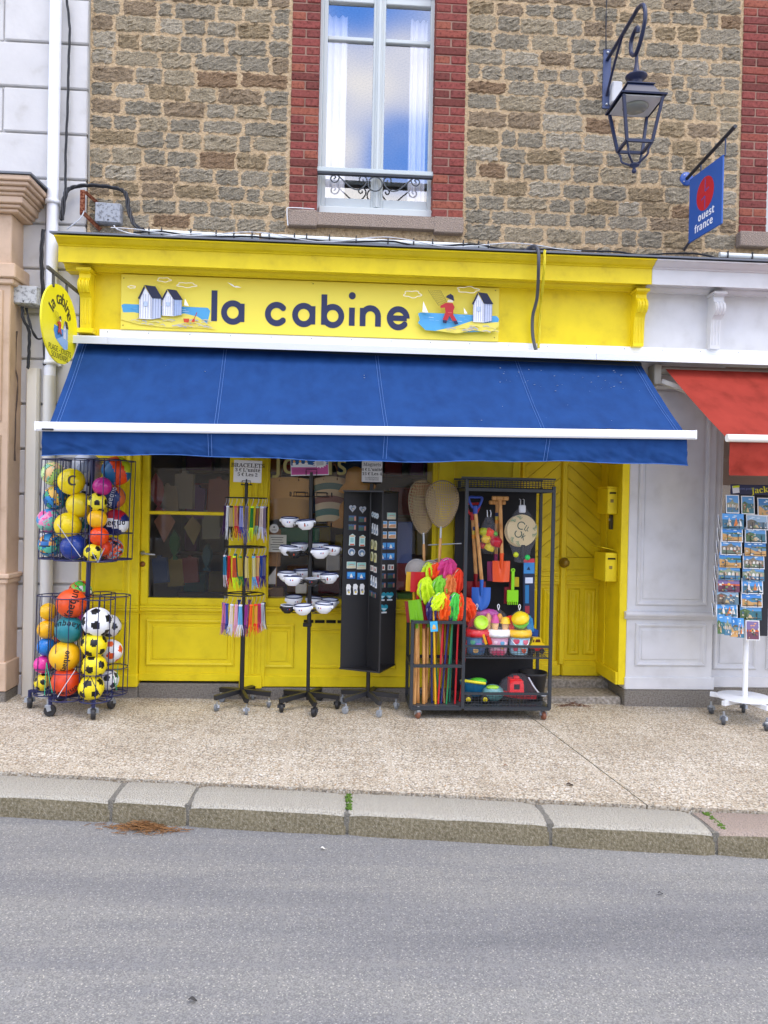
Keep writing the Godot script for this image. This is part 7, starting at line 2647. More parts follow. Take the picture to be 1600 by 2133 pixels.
	g.box(Vector3(0.715, 0.706, 0.525), Vector3(0.055, 0.075, 0.002), Basis.from_euler(Vector3(0, 0, 0.1)))
	var tagc = single("price_tag", "small sky blue swing tag with a sand castle on the rack rail", "tag", g, mat("39a8d8", 0.5))
	var pr = Print.new()
	pr.xf = Transform3D(Basis.from_euler(Vector3(0, 0, 0.1)), Vector3(0.715, 0.706, 0.526))
	pr.rect(-0.014, -0.02, 0.014, -0.002, "d8a860")
	pr.disc(0.0, 0.004, 0.009, "e0c068")
	part(tagc, "print", pr, inks(0.5))
	# spades on the board
	spade(Vector3(1.029, 1.515, 0.27), Vector3(1.064, 0.914, 0.25), 0.16, 0.20, true, "8c1420", "d", "red bladed spade hanging behind the blue one", "b01c28")
	spade(Vector3(1.04, 1.564, 0.31), Vector3(1.095, 0.887, 0.33), 0.145, 0.18, true, "2a62b8", "d", "blue bladed beach spade with a wooden shaft and blue grip", "1f3f98")
	spade(Vector3(1.221, 1.611, 0.25), Vector3(1.219, 1.093, 0.24), 0.13, 0.15, false, "8a2a5a", "t", "magenta bladed spade behind the orange one", "c8a070")
	spade(Vector3(1.234, 1.644, 0.29), Vector3(1.249, 1.099, 0.31), 0.135, 0.16, false, "e0501c", "t", "orange bladed beach spade with a wooden cross grip", "c8a070")
	toy_bag()
	paddle_set()
	pack()
	# green sand rake over other small tools
	var rk = Vector3(1.343, 0.971, 0.3)
	var r = thing("sand_rake", "lime green plastic sand rake hanging on the board", "rake", rk - Vector3(0, 0.13, 0))
	g = G.new()
	g.box(rk + Vector3(0, 0.06, 0), Vector3(0.024, 0.15, 0.014), Basis(), 0.005)
	g.tube(arc(rk + Vector3(0, 0.135, 0), Vector3(1, 0, 0), Vector3(0, 1, 0), 0.012, 0.012, 0, TAU * 0.99, 14), 0.006, 6)
	part(r, "handle", g, mat("86d016", 0.35))
	g = G.new()
	g.box(rk + Vector3(0, -0.06, 0.004), Vector3(0.088, 0.09, 0.012), Basis(), 0.004)
	for k in 6:
		g.box(rk + Vector3(-0.036 + k * 0.0145, -0.112, 0.006), Vector3(0.008, 0.03, 0.012), Basis(), 0.003)
	part(r, "comb", g, mat("86d016", 0.35))
	var d2 = Vector3(1.324, 0.911, 0.26)
	g = G.new()
	g.box(d2, Vector3(0.075, 0.13, 0.014), Basis(), 0.004)
	g.box(d2 + Vector3(0.01, 0.11, 0), Vector3(0.02, 0.11, 0.012), Basis(), 0.004)
	single("sand_scoop", "dark red plastic sand scoop behind the lime rake", "scoop", g, mat("7c1424", 0.4))
	d2 = Vector3(1.375, 1.013, 0.24)
	g = G.new()
	g.box(d2, Vector3(0.06, 0.075, 0.012), Basis(), 0.004)
	single("sand_mould", "yellow plastic sand tool behind the rake's handle", "toy", g, mat("c8b414", 0.4))

	# bucket sets on the basket shelf
	var by = ys - 0.026
	bucket(Vector3(1.059, by, 0.36), "3f6f9a", "d0141e", "clear blue bucket set with a red rim and lime sieve in a net", 0)
	bucket(Vector3(1.224, by, 0.36), "d49ab0", "f2f2f4", "pink ice cream bucket set with white frosting rim and cones", 1)
	bucket(Vector3(1.385, by, 0.36), "a6d4e8", "f0bc10", "pale blue fruit printed bucket set with a yellow rim", 2)
	truck(Vector3(1.52, by + 0.01, 0.36))
	# lower basket
	var ly = yw - 0.072
	toy_boat(Vector3(1.354, ly + 0.06, 0.38))
	black_bucket(Vector3(1.524, ly, 0.28))
	var tr = Vector3(1.042, ly, 0.36)
	var tb = thing("sand_tray", "petrol blue scalloped sand tray with lime and yellow lid", "toy", tr)
	g = G.new()
	g.lathe([Vector2(0.0, 0.05), Vector2(0.07, 0.05), Vector2(0.09, 0.15), Vector2(0.095, 0.16), Vector2(0.085, 0.16), Vector2(0.0, 0.15)], Transform3D(Basis.from_scale(Vector3(1.1, 1, 0.8)), tr), 40, true, 0.05, 10)
	part(tb, "tray", g, mat("14648c", 0.35))
	g = G.new()
	g.ball(tr + Vector3(0.035, 0.165, 0.02), 0.05, 16, Vector3(1.3, 0.45, 0.9))
	part(tb, "lid", g, mat("5cc838", 0.35))
	g = G.new()
	g.tube([tr + Vector3(-0.10, 0.175, 0.05), tr + Vector3(0.0, 0.168, 0.085), tr + Vector3(0.08, 0.155, 0.07)], 0.011, 8)
	part(tb, "rim", g, mat("d8d020", 0.35))
	var so = Vector3(1.188, ly + 0.075, 0.38)
	var tk = thing("toy_tanker", "grey teal plastic toy with lime trim wrapped in film", "toy", so - Vector3(0, 0.07, 0))
	g = G.new()
	g.sheet(20, 12, func(u, v):
		var a = u * TAU
		var e = v * PI
		var r2 = 1.0 + 0.12 * fine.get_noise_3d(cos(a) * 2.0, e * 2.0, sin(a) * 2.0)
		return so + Vector3(cos(a) * sin(e) * 0.085, cos(e) * 0.062, sin(a) * sin(e) * 0.07) * r2)
	part(tk, "body", g, mat("5f8f92", 0.4))
	g = G.new()
	g.ball(so + Vector3(-0.005, 0.045, 0.02), 0.035, 12, Vector3(1.5, 0.5, 1.0))
	part(tk, "trim", g, mat("98c83a", 0.4))
	for x in [0.996, 1.123]:
		var wc = Vector3(x, ly + 0.035, 0.42)
		g = G.new()
		g.lathe([Vector2(0.012, -0.012), Vector2(0.033, -0.012), Vector2(0.036, 0.0), Vector2(0.033, 0.012), Vector2(0.012, 0.012)], Transform3D(Basis.from_euler(Vector3(PI / 2, 0, 0)), wc), 20)
		var wt = part(tk, "wheel", g, mat("1a1a1c", 0.6))
		g = G.new()
		g.lathe([Vector2(0, 0.014), Vector2(0.018, 0.013), Vector2(0.02, 0.0), Vector2(0, -0.01)], Transform3D(Basis.from_euler(Vector3(PI / 2, 0, 0)), wc), 16)
		part(wt, "hub", g, mat("e0cc18", 0.4))

func toy_bag():
	var c = Vector3(1.149, 1.372, 0.3)
	var t = thing("bag_of_sand_moulds", "net bag of red, orange and yellow sand moulds hanging on the board", "toy bag", c - Vector3(0, 0.13, 0))
	for q in [[0.0, 0.02, "e0401c", 0.042], [0.045, -0.05, "b8162e", 0.045], [-0.03, -0.03, "d8b418", 0.038], [0.012, -0.085, "d8c820", 0.042], [-0.04, 0.03, "a8b02a", 0.035], [0.05, 0.01, "5fae2c", 0.025], [-0.05, -0.08, "b01c24", 0.03], [0.025, -0.02, "d83a20", 0.035]]:
		var g = G.new()
		g.lathe([Vector2(0, -q[3] * 0.6), Vector2(q[3], -q[3] * 0.6), Vector2(q[3] * 0.85, q[3] * 0.2), Vector2(q[3] * 0.5, q[3] * 0.7), Vector2(0, q[3] * 0.75)], at(c + Vector3(q[0], q[1], rng.randf_range(-0.02, 0.03)), rng.randf() * 3.0, rng.randf_range(0.3, 1.2), rng.randf() * 3.0), 16, true, 0.1, 5)
		part(t, "sand_mould", g, mat(q[2], 0.35))
	var g2 = G.new()
	g2.lathe([Vector2(0.012, 0.15), Vector2(0.03, 0.13), Vector2(0.06, 0.06), Vector2(0.085, -0.03), Vector2(0.09, -0.1), Vector2(0.04, -0.14), Vector2(0, -0.145)], Transform3D(Basis.from_scale(Vector3(1, 1, 0.7)), c), 18, true, 0.05, 7)
	part(t, "film_bag", g2, film())
	g2 = G.new()
	for s in [-0.012, 0.012]:
		g2.tube([c + Vector3(s, 0.14, 0), c + Vector3(s * 1.2, 0.17, 0.005), c + Vector3(s, 0.19, -0.02)], 0.004, 6)
	part(t, "tie", g2, mat("dcdee2", 0.5))

func paddle_set():
	var c = Vector3(1.404, 1.413, 0.3)
	var t = thing("paddle_set", "pair of round wooden beach bats printed with green leaves in a net bag", "bats", c - Vector3(0, 0.24, 0))
	var g = G.new()
	var pts = []
	for i in 40:
		var a = TAU * i / 40.0
		pts.append(Vector2(cos(a) * 0.116, sin(a) * 0.122))
	g.prism(pts, -0.006, 0.006, Transform3D(Basis(), c))
	g.prism(pts, -0.006, 0.006, Transform3D(Basis(), c + Vector3(-0.014, -0.006, -0.018)))
	part(t, "bat", g, mat("cdb98c", 0.6))
	var p = Print.new()
	p.xf = Transform3D(Basis.from_euler(Vector3(0, 0, -0.5)), c + Vector3(0, 0, 0.006))
	p.ring(-0.022, 0.03, 0.028, 0.008, "2f4a3a", 0.8, 5.6)
	p.line([Vector2(0.012, 0.055), Vector2(0.012, 0.015), Vector2(0.03, 0.01)], 0.006, "2f4a3a")
	p.line([Vector2(0.03, 0.05), Vector2(0.03, 0.02), Vector2(0.045, 0.018)], 0.006, "2f4a3a")
	p.ring(-0.012, -0.036, 0.026, 0.008, "2f4a3a", 2.6, 7.6)
	p.line([Vector2(0.024, -0.012), Vector2(0.026, -0.055)], 0.006, "2f4a3a")
	p.line([Vector2(0.042, -0.02), Vector2(0.03, -0.04), Vector2(0.048, -0.06)], 0.006, "2f4a3a")
	for i in 12:
		var a = TAU * i / 12.0 + 0.2
		if i % 4 < 2:
			for k in 5:
				var q = Vector2(cos(a), sin(a)) * (0.085 + 0.004 * k)
				p.line([q, q + Vector2(cos(a + (k - 2) * 0.5), sin(a + (k - 2) * 0.5)) * 0.026], 0.005, "7d8f6a")
	part(t, "leaf_print", p, inks(0.5))
	g = G.new()
	g.box(c + Vector3(0.012, -0.165, 0), Vector3(0.034, 0.11, 0.022), Basis(), 0.006)
	part(t, "grip", g, mat("18191c", 0.6))
	for q in [[-0.045, -0.185, "c8d82a"], [0.045, -0.205, "2cc860"]]:
		g = G.new()
		g.ball(c + Vector3(q[0], q[1], 0.015), 0.021, 14)
		part(t, "rubber_ball", g, mat(q[2], 0.5))
	g = G.new()
	g.lathe([Vector2(0.022, 0.2), Vector2(0.03, 0.17), Vector2(0.07, 0.12), Vector2(0.128, 0.03), Vector2(0.13, -0.04), Vector2(0.08, -0.14), Vector2(0.05, -0.24), Vector2(0.0, -0.25)], Transform3D(Basis.from_scale(Vector3(1, 1, 0.3)), c), 22, true, 0.02, 8)
	part(t, "film_bag", g, film())
	g = G.new()
	g.box(c + Vector3(0.0, 0.165, 0.0), Vector3(0.05, 0.06, 0.03), Basis(), 0.01)
	for s in [-0.014, 0.014]:
		g.tube([c + Vector3(s, 0.19, 0), c + Vector3(s, 0.235, 0), c + Vector3(s, 0.24, -0.04)], 0.0035, 6)
	part(t, "tie", g, mat("cfd2d6", 0.5))

func pack():
	var c = Vector3(1.482, 0.94, 0.24)
	var h = 0.52
	var t = thing("kite_pack", "long dark blue hanging pack with a sky blue header card", "pack", c - Vector3(0, h / 2, 0))
	var g = G.new()
	g.box(c, Vector3(0.092, h, 0.02), Basis.from_euler(Vector3(0, 0, 0.015)), 0.006)
	part(t, "sleeve", g, mat("232f4a", 0.3))
	var p = Print.new()
	p.xf = Transform3D(Basis.from_euler(Vector3(0, 0, 0.015)), c + Vector3(0, 0, 0.0105))
	p.rect(-0.042, 0.14, 0.042, 0.225, "3f8ac8")
	p.rect(-0.042, 0.225, 0.042, 0.256, "c83a4a")
	p.fill([Vector2(-0.02, 0.17), Vector2(0.01, 0.165), Vector2(0.0, 0.195)], "1c2c4a")
	p.rect(-0.03, 0.065, 0.03, 0.11, "d4dcec")
	p.rect(-0.03, -0.09, 0.0, 0.05, "2a78b0")
	p.rect(-0.03, -0.17, 0.005, -0.11, "9a3040")
	p.disc(0.0, -0.21, 0.022, "4a9ab0", 0.028)
	part(t, "print", p, inks(0.4))

func bucket(p, body, rim, label, kind):
	var t = thing("bucket_set", label, "bucket", p, "bucket sets on the basket shelf")
	var g = G.new()
	var rt = 0.088
	g.lathe([Vector2(0, 0.002), Vector2(0.062, 0.002), Vector2(0.066, 0.012), Vector2(rt, 0.165), Vector2(rt - 0.005, 0.165), Vector2(0.06, 0.02)], Transform3D(Basis(), p), 30)
	part(t, "pail", g, mat(body, 0.25))
	g = G.new()
	g.lathe([Vector2(rt - 0.006, 0.14), Vector2(rt + 0.006, 0.135), Vector2(rt + 0.01, 0.155), Vector2(rt + 0.004, 0.185), Vector2(rt - 0.012, 0.19), Vector2(0.0, 0.185)], Transform3D(Basis(), p), 36, true, 0.03, 12)
	part(t, "rim", g, mat(rim, 0.3))
	var spot = func(a, y, r, hex, nm):
		var rr = lerpf(0.064, rt, y / 0.165) + 0.001
		var b = Basis.from_euler(Vector3(0, a, 0))
		var g3 = G.new()
		g3.lathe([Vector2(r, 0), Vector2(r * 0.7, 0.002), Vector2(0, 0.003)], Transform3D(b * Basis.from_euler(Vector3(PI / 2 - 0.15, 0, 0)), p + b * Vector3(0, y, rr)), 14)
		part(t, nm, g3, mat(hex, 0.4))
	var top = p + Vector3(0, 0.19, 0)
	if kind == 0:
		for q in [[-0.5, 0.10, 0.02, "4aa07a"], [0.1, 0.08, 0.022, "7a5aa8"], [0.6, 0.11, 0.018, "c85a8a"], [-0.2, 0.035, 0.02, "c8a060"], [0.5, 0.04, 0.018, "2a4a7a"]]:
			spot.call(q[0], q[1], q[2], q[3], "picture")
		g = G.new()
		g.lathe([Vector2(0, 0.012), Vector2(0.042, 0.02), Vector2(0.05, 0.035), Vector2(0.054, 0.0), Vector2(0.045, -0.03), Vector2(0, -0.04)], at(top + Vector3(0.022, 0.05, 0.05), 0, 1.25, -0.1), 24)
		part(t, "sieve", g, mat("b4e022", 0.35))
		g = G.new()
		g.ball(top + Vector3(-0.045, 0.06, 0.0), 0.045, 16, Vector3(0.9, 1.2, 0.8))
		part(t, "sand_mould", g, mat("c8163a", 0.3))
		g = G.new()
		g.ball(top + Vector3(-0.05, 0.1, -0.03), 0.04, 14, Vector3(1.4, 0.8, 0.8))
		part(t, "sand_mould", g, mat("e07a4a", 0.35))
		g = G.new()
		g.ball(top + Vector3(0.06, 0.1, -0.05), 0.05, 14, Vector3(1.4, 0.8, 0.8))
		part(t, "sand_mould", g, mat("b04a8a", 0.35))
		g = G.new()
		g.bar(p + Vector3(0.035, 0.16, 0.085), p + Vector3(0.062, 0.085, 0.078), 0.018, 0.012)
		part(t, "spade_handle", g, mat("e8a81c", 0.35))
		g = G.new()
		g.bar(p + Vector3(0.07, 0.17, 0.05), p + Vector3(0.1, 0.08, 0.05), 0.03, 0.012)
		part(t, "spade_blade", g, mat("d8201c", 0.35))
	elif kind == 1:
		for q in [[-0.4, 0.10, 0.014, "e8c8d4"], [-0.4, 0.06, 0.014, "e8c8d4"], [0.25, 0.095, 0.018, "5a9ac0"], [0.3, 0.06, 0.014, "d8a05a"], [0.6, 0.09, 0.014, "e8c8d4"], [-0.1, 0.025, 0.024, "b8305a"], [0.35, 0.02, 0.02, "c03a60"], [-0.6, 0.02, 0.02, "c03a60"]]:
			spot.call(q[0], q[1], q[2], q[3], "picture")
		for q in [[-0.03, 0.03, "c83a8a", true], [0.05, 0.02, "f0c814", false], [-0.075, 0.0, "d8a870", true]]:
			var b = top + Vector3(q[0], 0.0, q[1])
			g = G.new()
			g.lathe([Vector2(0, -0.03), Vector2(0.018, -0.02), Vector2(0.03, 0.05), Vector2(0, 0.05)], Transform3D(Basis(), b), 16)
			part(t, "cone", g, mat("e0b078", 0.5))
			g = G.new()
			if q[3]:
				g.lathe([Vector2(0.034, 0.05), Vector2(0.032, 0.06), Vector2(0.018, 0.10), Vector2(0.006, 0.115), Vector2(0, 0.116)], Transform3D(Basis(), b), 16)
			else:
				g.lathe([Vector2(0.042, 0.045), Vector2(0.036, 0.052), Vector2(0.035, 0.07), Vector2(0.024, 0.088), Vector2(0, 0.094)], Transform3D(Basis(), b), 16)
			part(t, "scoop", g, mat(q[2], 0.4))
		g = G.new()
		g.ball(top + Vector3(0.015, 0.075, -0.02), 0.03, 12, Vector3(0.8, 1.3, 0.8))
		part(t, "sand_mould", g, mat("e8a01c", 0.4))
		g = G.new()
		g.ball(top + Vector3(-0.06, 0.1, -0.06), 0.06, 14, Vector3(1.3, 0.7, 0.7))
		part(t, "sand_mould", g, mat("b04a98", 0.4))
	else:
		for q in [[-0.45, 0.11, 0.024, "c83a58"], [0.45, 0.105, 0.024, "d0647a"], [-0.55, 0.05, 0.02, "c83a58"], [0.35, 0.04, 0.022, "c8502a"], [0.0, 0.06, 0.01, "e8d8a0"]]:
			spot.call(q[0], q[1], q[2], q[3], "picture")
		g = G.new()
		g.lathe([Vector2(0.0, -0.045), Vector2(0.035, -0.04), Vector2(0.062, 0.0), Vector2(0.064, 0.03), Vector2(0.058, 0.03), Vector2(0.05, 0.0), Vector2(0, -0.02)], at(top + Vector3(0.005, 0.055, 0.03), 0, 0.55, 0.25), 24)
		part(t, "watering_can", g, mat("6cd03a", 0.35))
		g = G.new()
		g.lathe([Vector2(0.058, 0.03), Vector2(0.067, 0.03), Vector2(0.067, 0.045), Vector2(0.04, 0.075), Vector2(0.0, 0.08)], at(top + Vector3(0.005, 0.055, 0.03), 0, 0.55, 0.25), 24)
		part(t, "lid", g, mat("e8cc20", 0.35))
		g = G.new()
		g.bar(top + Vector3(-0.085, 0.1, 0.02), top + Vector3(-0.06, -0.01, 0.02), 0.04, 0.012)
		part(t, "spade_blade", g, mat("d02a1c", 0.35))
		g = G.new()
		g.bar(top + Vector3(0.07, 0.08, 0.02), top + Vector3(0.09, -0.02, 0.0), 0.05, 0.02)
		part(t, "sand_mould", g, mat("2a86c8", 0.35))
		g = G.new()
		g.tube(smooth_path([p + Vector3(-0.088, 0.15, 0.0), p + Vector3(-0.05, 0.09, 0.085), p + Vector3(0.0, 0.065, 0.095), p + Vector3(0.05, 0.09, 0.085), p + Vector3(0.088, 0.15, 0.0)], 5), 0.003, 6)
		part(t, "handle", g, mat("eceef0", 0.4))
	g = G.new()
	g.lathe([Vector2(0.0, -0.001), Vector2(0.072, 0.0), Vector2(0.1, 0.17), Vector2(0.095, 0.22), Vector2(0.06, 0.3), Vector2(0.015, 0.335)], Transform3D(Basis(), p), 20, true, 0.03, 7)
	part(t, "film_bag", g, film())
	g = G.new()
	g.tube(smooth_path([p + Vector3(0, 0.33, 0), p + Vector3(-0.008, 0.36, 0), p + Vector3(0, 0.375, 0), p + Vector3(0.008, 0.36, 0), p + Vector3(0, 0.33, 0)], 4), 0.003, 5)
	part(t, "tie", g, mat("eceef0", 0.5))

func truck(p):
	var t = thing("toy_truck", "yellow and red plastic toy truck at the end of the basket shelf", "toy truck", p)
	var g = G.new()
	g.box(p + Vector3(0, 0.035, 0), Vector3(0.10, 0.035, 0.07), Basis(), 0.008)
	part(t, "chassis", g, mat("c82418", 0.35))
	g = G.new()
	g.prism([Vector2(-0.055, 0.055), Vector2(0.06, 0.055), Vector2(0.05, 0.075), Vector2(0.035, 0.08), Vector2(0.028, 0.115), Vector2(-0.03, 0.118), Vector2(-0.042, 0.085)], -0.035, 0.035, Transform3D(Basis(), p))
	part(t, "cab", g, mat("ecc814", 0.35))
	g = G.new()
	g.prism([Vector2(-0.018, 0.086), Vector2(0.022, 0.086), Vector2(0.018, 0.108), Vector2(-0.014, 0.108)], 0.0352, 0.037, Transform3D(Basis(), p))
	g.prism([Vector2(-0.038, 0.086), Vector2(-0.026, 0.086), Vector2(-0.024, 0.106), Vector2(-0.032, 0.106)], 0.0352, 0.037, Transform3D(Basis(), p))
	part(t, "window", g, mat("5a2c14", 0.3))
	for q in [[-0.035, 0.03], [0.035, 0.03], [-0.035, -0.03], [0.035, -0.03]]:
		g = G.new()
		g.lathe([Vector2(0, -0.008), Vector2(0.02, -0.008), Vector2(0.02, 0.008), Vector2(0, 0.008)], Transform3D(Basis.from_euler(Vector3(PI / 2, 0, 0)), p + Vector3(q[0], 0.02, q[1])), 16, false)
		part(t, "wheel", g, mat("1c1a1a", 0.6))
	g = G.new()
	g.prism([Vector2(-0.09, 0.05), Vector2(0.015, 0.11), Vector2(0.02, 0.16), Vector2(-0.05, 0.19), Vector2(-0.09, 0.17)], -0.05, 0.02, Transform3D(Basis(), p + Vector3(0.01, 0, -0.08)))
	single("blue_tipper", "dark blue plastic tipper body behind the yellow truck", "toy", g, mat("1a4a98", 0.35))

func toy_boat(p):
	var t = thing("toy_boat", "red plastic toy boat with a square windowed cabin in a net", "toy boat", p)
	var red = mat("d8101c", 0.3)
	var g = G.new()
	g.sheet(16, 6, func(u, v):
		var a = (v - 0.5) * PI
		var wd = 0.055 * sin(PI * clampf(u * 0.8 + 0.12, 0.0, 1.0))
		return p + Vector3((u - 0.4) * 0.28, 0.03 * (1.0 - u) * (1.0 - u) - 0.035 * cos(a), sin(a) * wd))
	g.sheet(16, 1, func(u, v): return p + Vector3((u - 0.4) * 0.28, 0.03 * (1.0 - u) * (1.0 - u), (v - 0.5) * 0.11 * sin(PI * clampf(u * 0.8 + 0.12, 0.0, 1.0))))
	part(t, "hull", g, red)
	g = G.new()
	for q in [[Vector3(-0.045, 0.025, 0.045), Vector3(0.062, 0.05, 0.05)], [Vector3(-0.045, 0.09, 0.045), Vector3(0.055, 0.115, 0.05)], [Vector3(-0.045, 0.05, 0.045), Vector3(-0.015, 0.09, 0.05)], [Vector3(0.03, 0.05, 0.045), Vector3(0.06, 0.09, 0.05)]]:
		g.span(p + q[0], p + q[1], 0.002)
	g.span(p + Vector3(-0.045, 0.115, -0.04), p + Vector3(0.045, 0.128, 0.05), 0.004)
	g.span(p + Vector3(-0.045, 0.025, -0.04), p + Vector3(-0.038, 0.115, 0.044), 0.002)
	g.span(p + Vector3(0.05, 0.025, -0.04), p + Vector3(0.058, 0.115, 0.044), 0.002)
	g.span(p + Vector3(-0.01, 0.128, -0.01), p + Vector3(0.03, 0.145, 0.03), 0.004)
	part(t, "cabin", g, red)
	g = G.new()
	g.lathe([Vector2(0, -0.04), Vector2(0.13, -0.03), Vector2(0.15, 0.02), Vector2(0.11, 0.11), Vector2(0.04, 0.16), Vector2(0, 0.165)], Transform3D(Basis.from_scale(Vector3(1.1, 1, 0.5)), p + Vector3(0.02, 0, 0)), 20, true, 0.04, 6)
	part(t, "film_bag", g, film())

func black_bucket(p):
	var t = thing("black_bucket", "black plastic bucket with a white bail handle beside the red boat", "bucket", p)
	var g = G.new()
	g.lathe([Vector2(0, 0.0), Vector2(0.075, 0.0), Vector2(0.1, 0.19), Vector2(0.106, 0.195), Vector2(0.106, 0.215), Vector2(0.098, 0.215), Vector2(0.072, 0.02), Vector2(0, 0.02)], Transform3D(Basis(), p), 30)
	part(t, "pail", g, mat("18191c", 0.5))
	g = G.new()
	g.tube(smooth_path([p + Vector3(-0.06, 0.19, 0.085), p + Vector3(-0.02, 0.12, 0.11), p + Vector3(0.03, 0.065, 0.115), p + Vector3(0.07, 0.055, 0.095), p + Vector3(0.10, 0.075, 0.06)], 5), 0.006, 7)
	part(t, "handle", g, mat("c9cdd2", 0.45))


func build_postcard_stand():
	var p = Vector3(3.127, gy(3.127, 0.42), 0.42)
	var t = thing("postcard_stand", "white floor stand on a round casterd base with wire racks of postcards", "stand", p)
	var yb = 0.175
	var yr = 0.623
	var g = G.new()
	g.tube([Vector3(p.x, yb, 0.42), Vector3(p.x, yr + 0.3, 0.42)], 0.0195, 14)
	part(t, "pole", g, white_metal)
	g = G.new()
	g.lathe([Vector2(0, -0.006), Vector2(0.205, -0.006), Vector2(0.207, 0.0), Vector2(0.2, 0.005), Vector2(0, 0.006)], Transform3D(Basis(), Vector3(p.x, yb, 0.42)), 36)
	part(t, "base_disc", g, mat("d9dde2", 0.35))
	for i in 5:
		var a = 0.15 + TAU * i / 5.0
		var d = Vector3(sin(a), 0, cos(a))
		g = G.new()
		g.bar(Vector3(p.x, yb - 0.02, 0.42), Vector3(p.x, yb - 0.02, 0.42) + d * 0.255, 0.034, 0.026)
		part(t, "base_arm", g, mat("dfe3e8", 0.35))
		var e = Vector3(p.x, 0, 0.42) + d * 0.245
		caster(t, Vector3(e.x, gy(e.x, e.z), e.z), 0.034, mat("4a4d52", 0.5), mat("9aa0a6", 0.35, 0.4))
	# dark core with wire pockets, turned a little to the yellow shop
	var yt = 1.722
	g = G.new()
	g.span(Vector3(p.x - 0.13, yr + 0.02, 0.30), Vector3(p.x + 0.17, yt, 0.42), 0.004)
	part(t, "core", g, mat("26272e", 0.7))
	# header board
	var hd = Vector3(3.106, 1.758, 0.46)
	g = G.new()
	g.box(hd, Vector3(0.30, 0.075, 0.006), Basis(), 0.001)
	part(t, "header", g, mat("1c2046", 0.5))
	put(t, "lettering", words("Jack", 0.06, true, true), mat("d8d020", 0.5), at(hd + Vector3(0.075, -0.002, 0.0045) - t.position, 0, 0, 0.12))
	put(t, "lettering", words("cartes postales", 0.022), mat("6f78a8", 0.5), at(hd + Vector3(-0.025, 0.006, 0.0045) - t.position))
	g = G.new()
	g.box(hd + Vector3(-0.112, 0.0, 0.006), Vector3(0.052, 0.056, 0.002), Basis.from_euler(Vector3(0, 0, 0.12)))
	part(t, "sticker", g, mat("dcdde0", 0.6))
	g = G.new()
	g.box(hd + Vector3(-0.112, 0.02, 0.0078), Vector3(0.052, 0.016, 0.001), Basis.from_euler(Vector3(0, 0, 0.12)))
	part(t, "sticker_band", g, mat("c8d020", 0.6))
	# postcards: column, row, size, border, kind of view
	var looks = ["cove", "beach", "boats", "harbour", "fort", "village", "pier", "sunset"]
	var says = {"cove": "green cove", "beach": "golden beach", "boats": "orange sail boats", "harbour": "grey harbour", "fort": "stone fort", "village": "white village", "pier": "long pier", "sunset": "red sunset"}
	var rows_a = [Vector3(2.96, 1.516, 0.5), Vector3(2.955, 1.419, 0.5), Vector3(2.95, 1.321, 0.5), Vector3(2.944, 1.227, 0.5), Vector3(2.939, 1.134, 0.5), Vector3(2.938, 1.043, 0.5), Vector3(2.933, 0.949, 0.5), Vector3(2.928, 0.852, 0.5)]
	var rows_b = [Vector3(3.157, 1.512, 0.48), Vector3(3.148, 1.414, 0.48), Vector3(3.147, 1.316, 0.48), Vector3(3.138, 1.218, 0.48), Vector3(3.137, 1.127, 0.48), Vector3(3.132, 1.029, 0.48), Vector3(3.13, 0.928, 0.48), Vector3(3.125, 0.833, 0.48)]
	var names = ["first", "second", "third", "fourth", "fifth", "sixth", "seventh", "eighth"]
	for i in 8:
		postcard(rows_a[i], 0.158, 0.116, 0.10, [0, 1, 1, 0, 0, 0, 0, 1][i], looks[[2, 1, 4, 1, 5, 7, 3, 2][i]], "%s view postcard %s down the column beside the pilaster" % [says[looks[[2, 1, 4, 1, 5, 7, 3, 2][i]]], names[i]])
		postcard(rows_b[i], 0.162, 0.116, 0.05, [1, 1, 0, 1, 0, 1, 1, 0][i], looks[[3, 0, 6, 4, 5, 2, 1, 0][i]], "%s view postcard %s down the second column" % [says[looks[[3, 0, 6, 4, 5, 2, 1, 0][i]]], names[i]])
		# edge-on cards in the pockets round the corner
		postcard(rows_a[i] + Vector3(-0.083, -0.004, -0.045), 0.10, 0.104, -1.05, 1, looks[(i * 3) % 8], "postcard turned sideways %s down round the stand's corner" % names[i])
	var k = 0
	for q in [[Vector3(2.958, 1.646, 0.49), "village", "first"], [Vector3(3.083, 1.641, 0.48), "cove", "second"], [Vector3(3.216, 1.629, 0.47), "pier", "third"]]:
		postcard(q[0], 0.100, 0.140, 0.06, 1, q[1], "upright %s postcard %s along the top row" % [says[q[1]], q[2]])
		k += 1
	for q in [[Vector3(2.875, 0.746, 0.52), "cove", 0.055, "narrow"], [Vector3(2.927, 0.736, 0.52), "village", 0.055, "slim"], [Vector3(2.976, 0.725, 0.52), "pier", 0.055, "small"], [Vector3(3.024, 0.719, 0.52), "boats", 0.055, "little"]]:
		postcard(q[0], q[2], 0.145, 0.08, 0, q[1], "%s %s multi-view card in the bottom row" % [q[3], says[q[1]]])
	postcard(Vector3(3.132, 0.699, 0.5), 0.105, 0.148, 0.05, 1, "sunset", "upright violet sunset postcard in the bottom row")
	g = G.new()
	for q in rows_a + rows_b:
		for s in [-0.042, 0.042]:
			g.tube([q + Vector3(s, -0.055, 0.012), q + Vector3(s, 0.0, 0.012)], 0.0022, 5)
		g.tube([q + Vector3(-0.075, -0.045, 0.008), q + Vector3(0.075, -0.045, 0.012)], 0.0022, 5)
	part(t, "wire_pockets", g, mat("1f2026", 0.5))

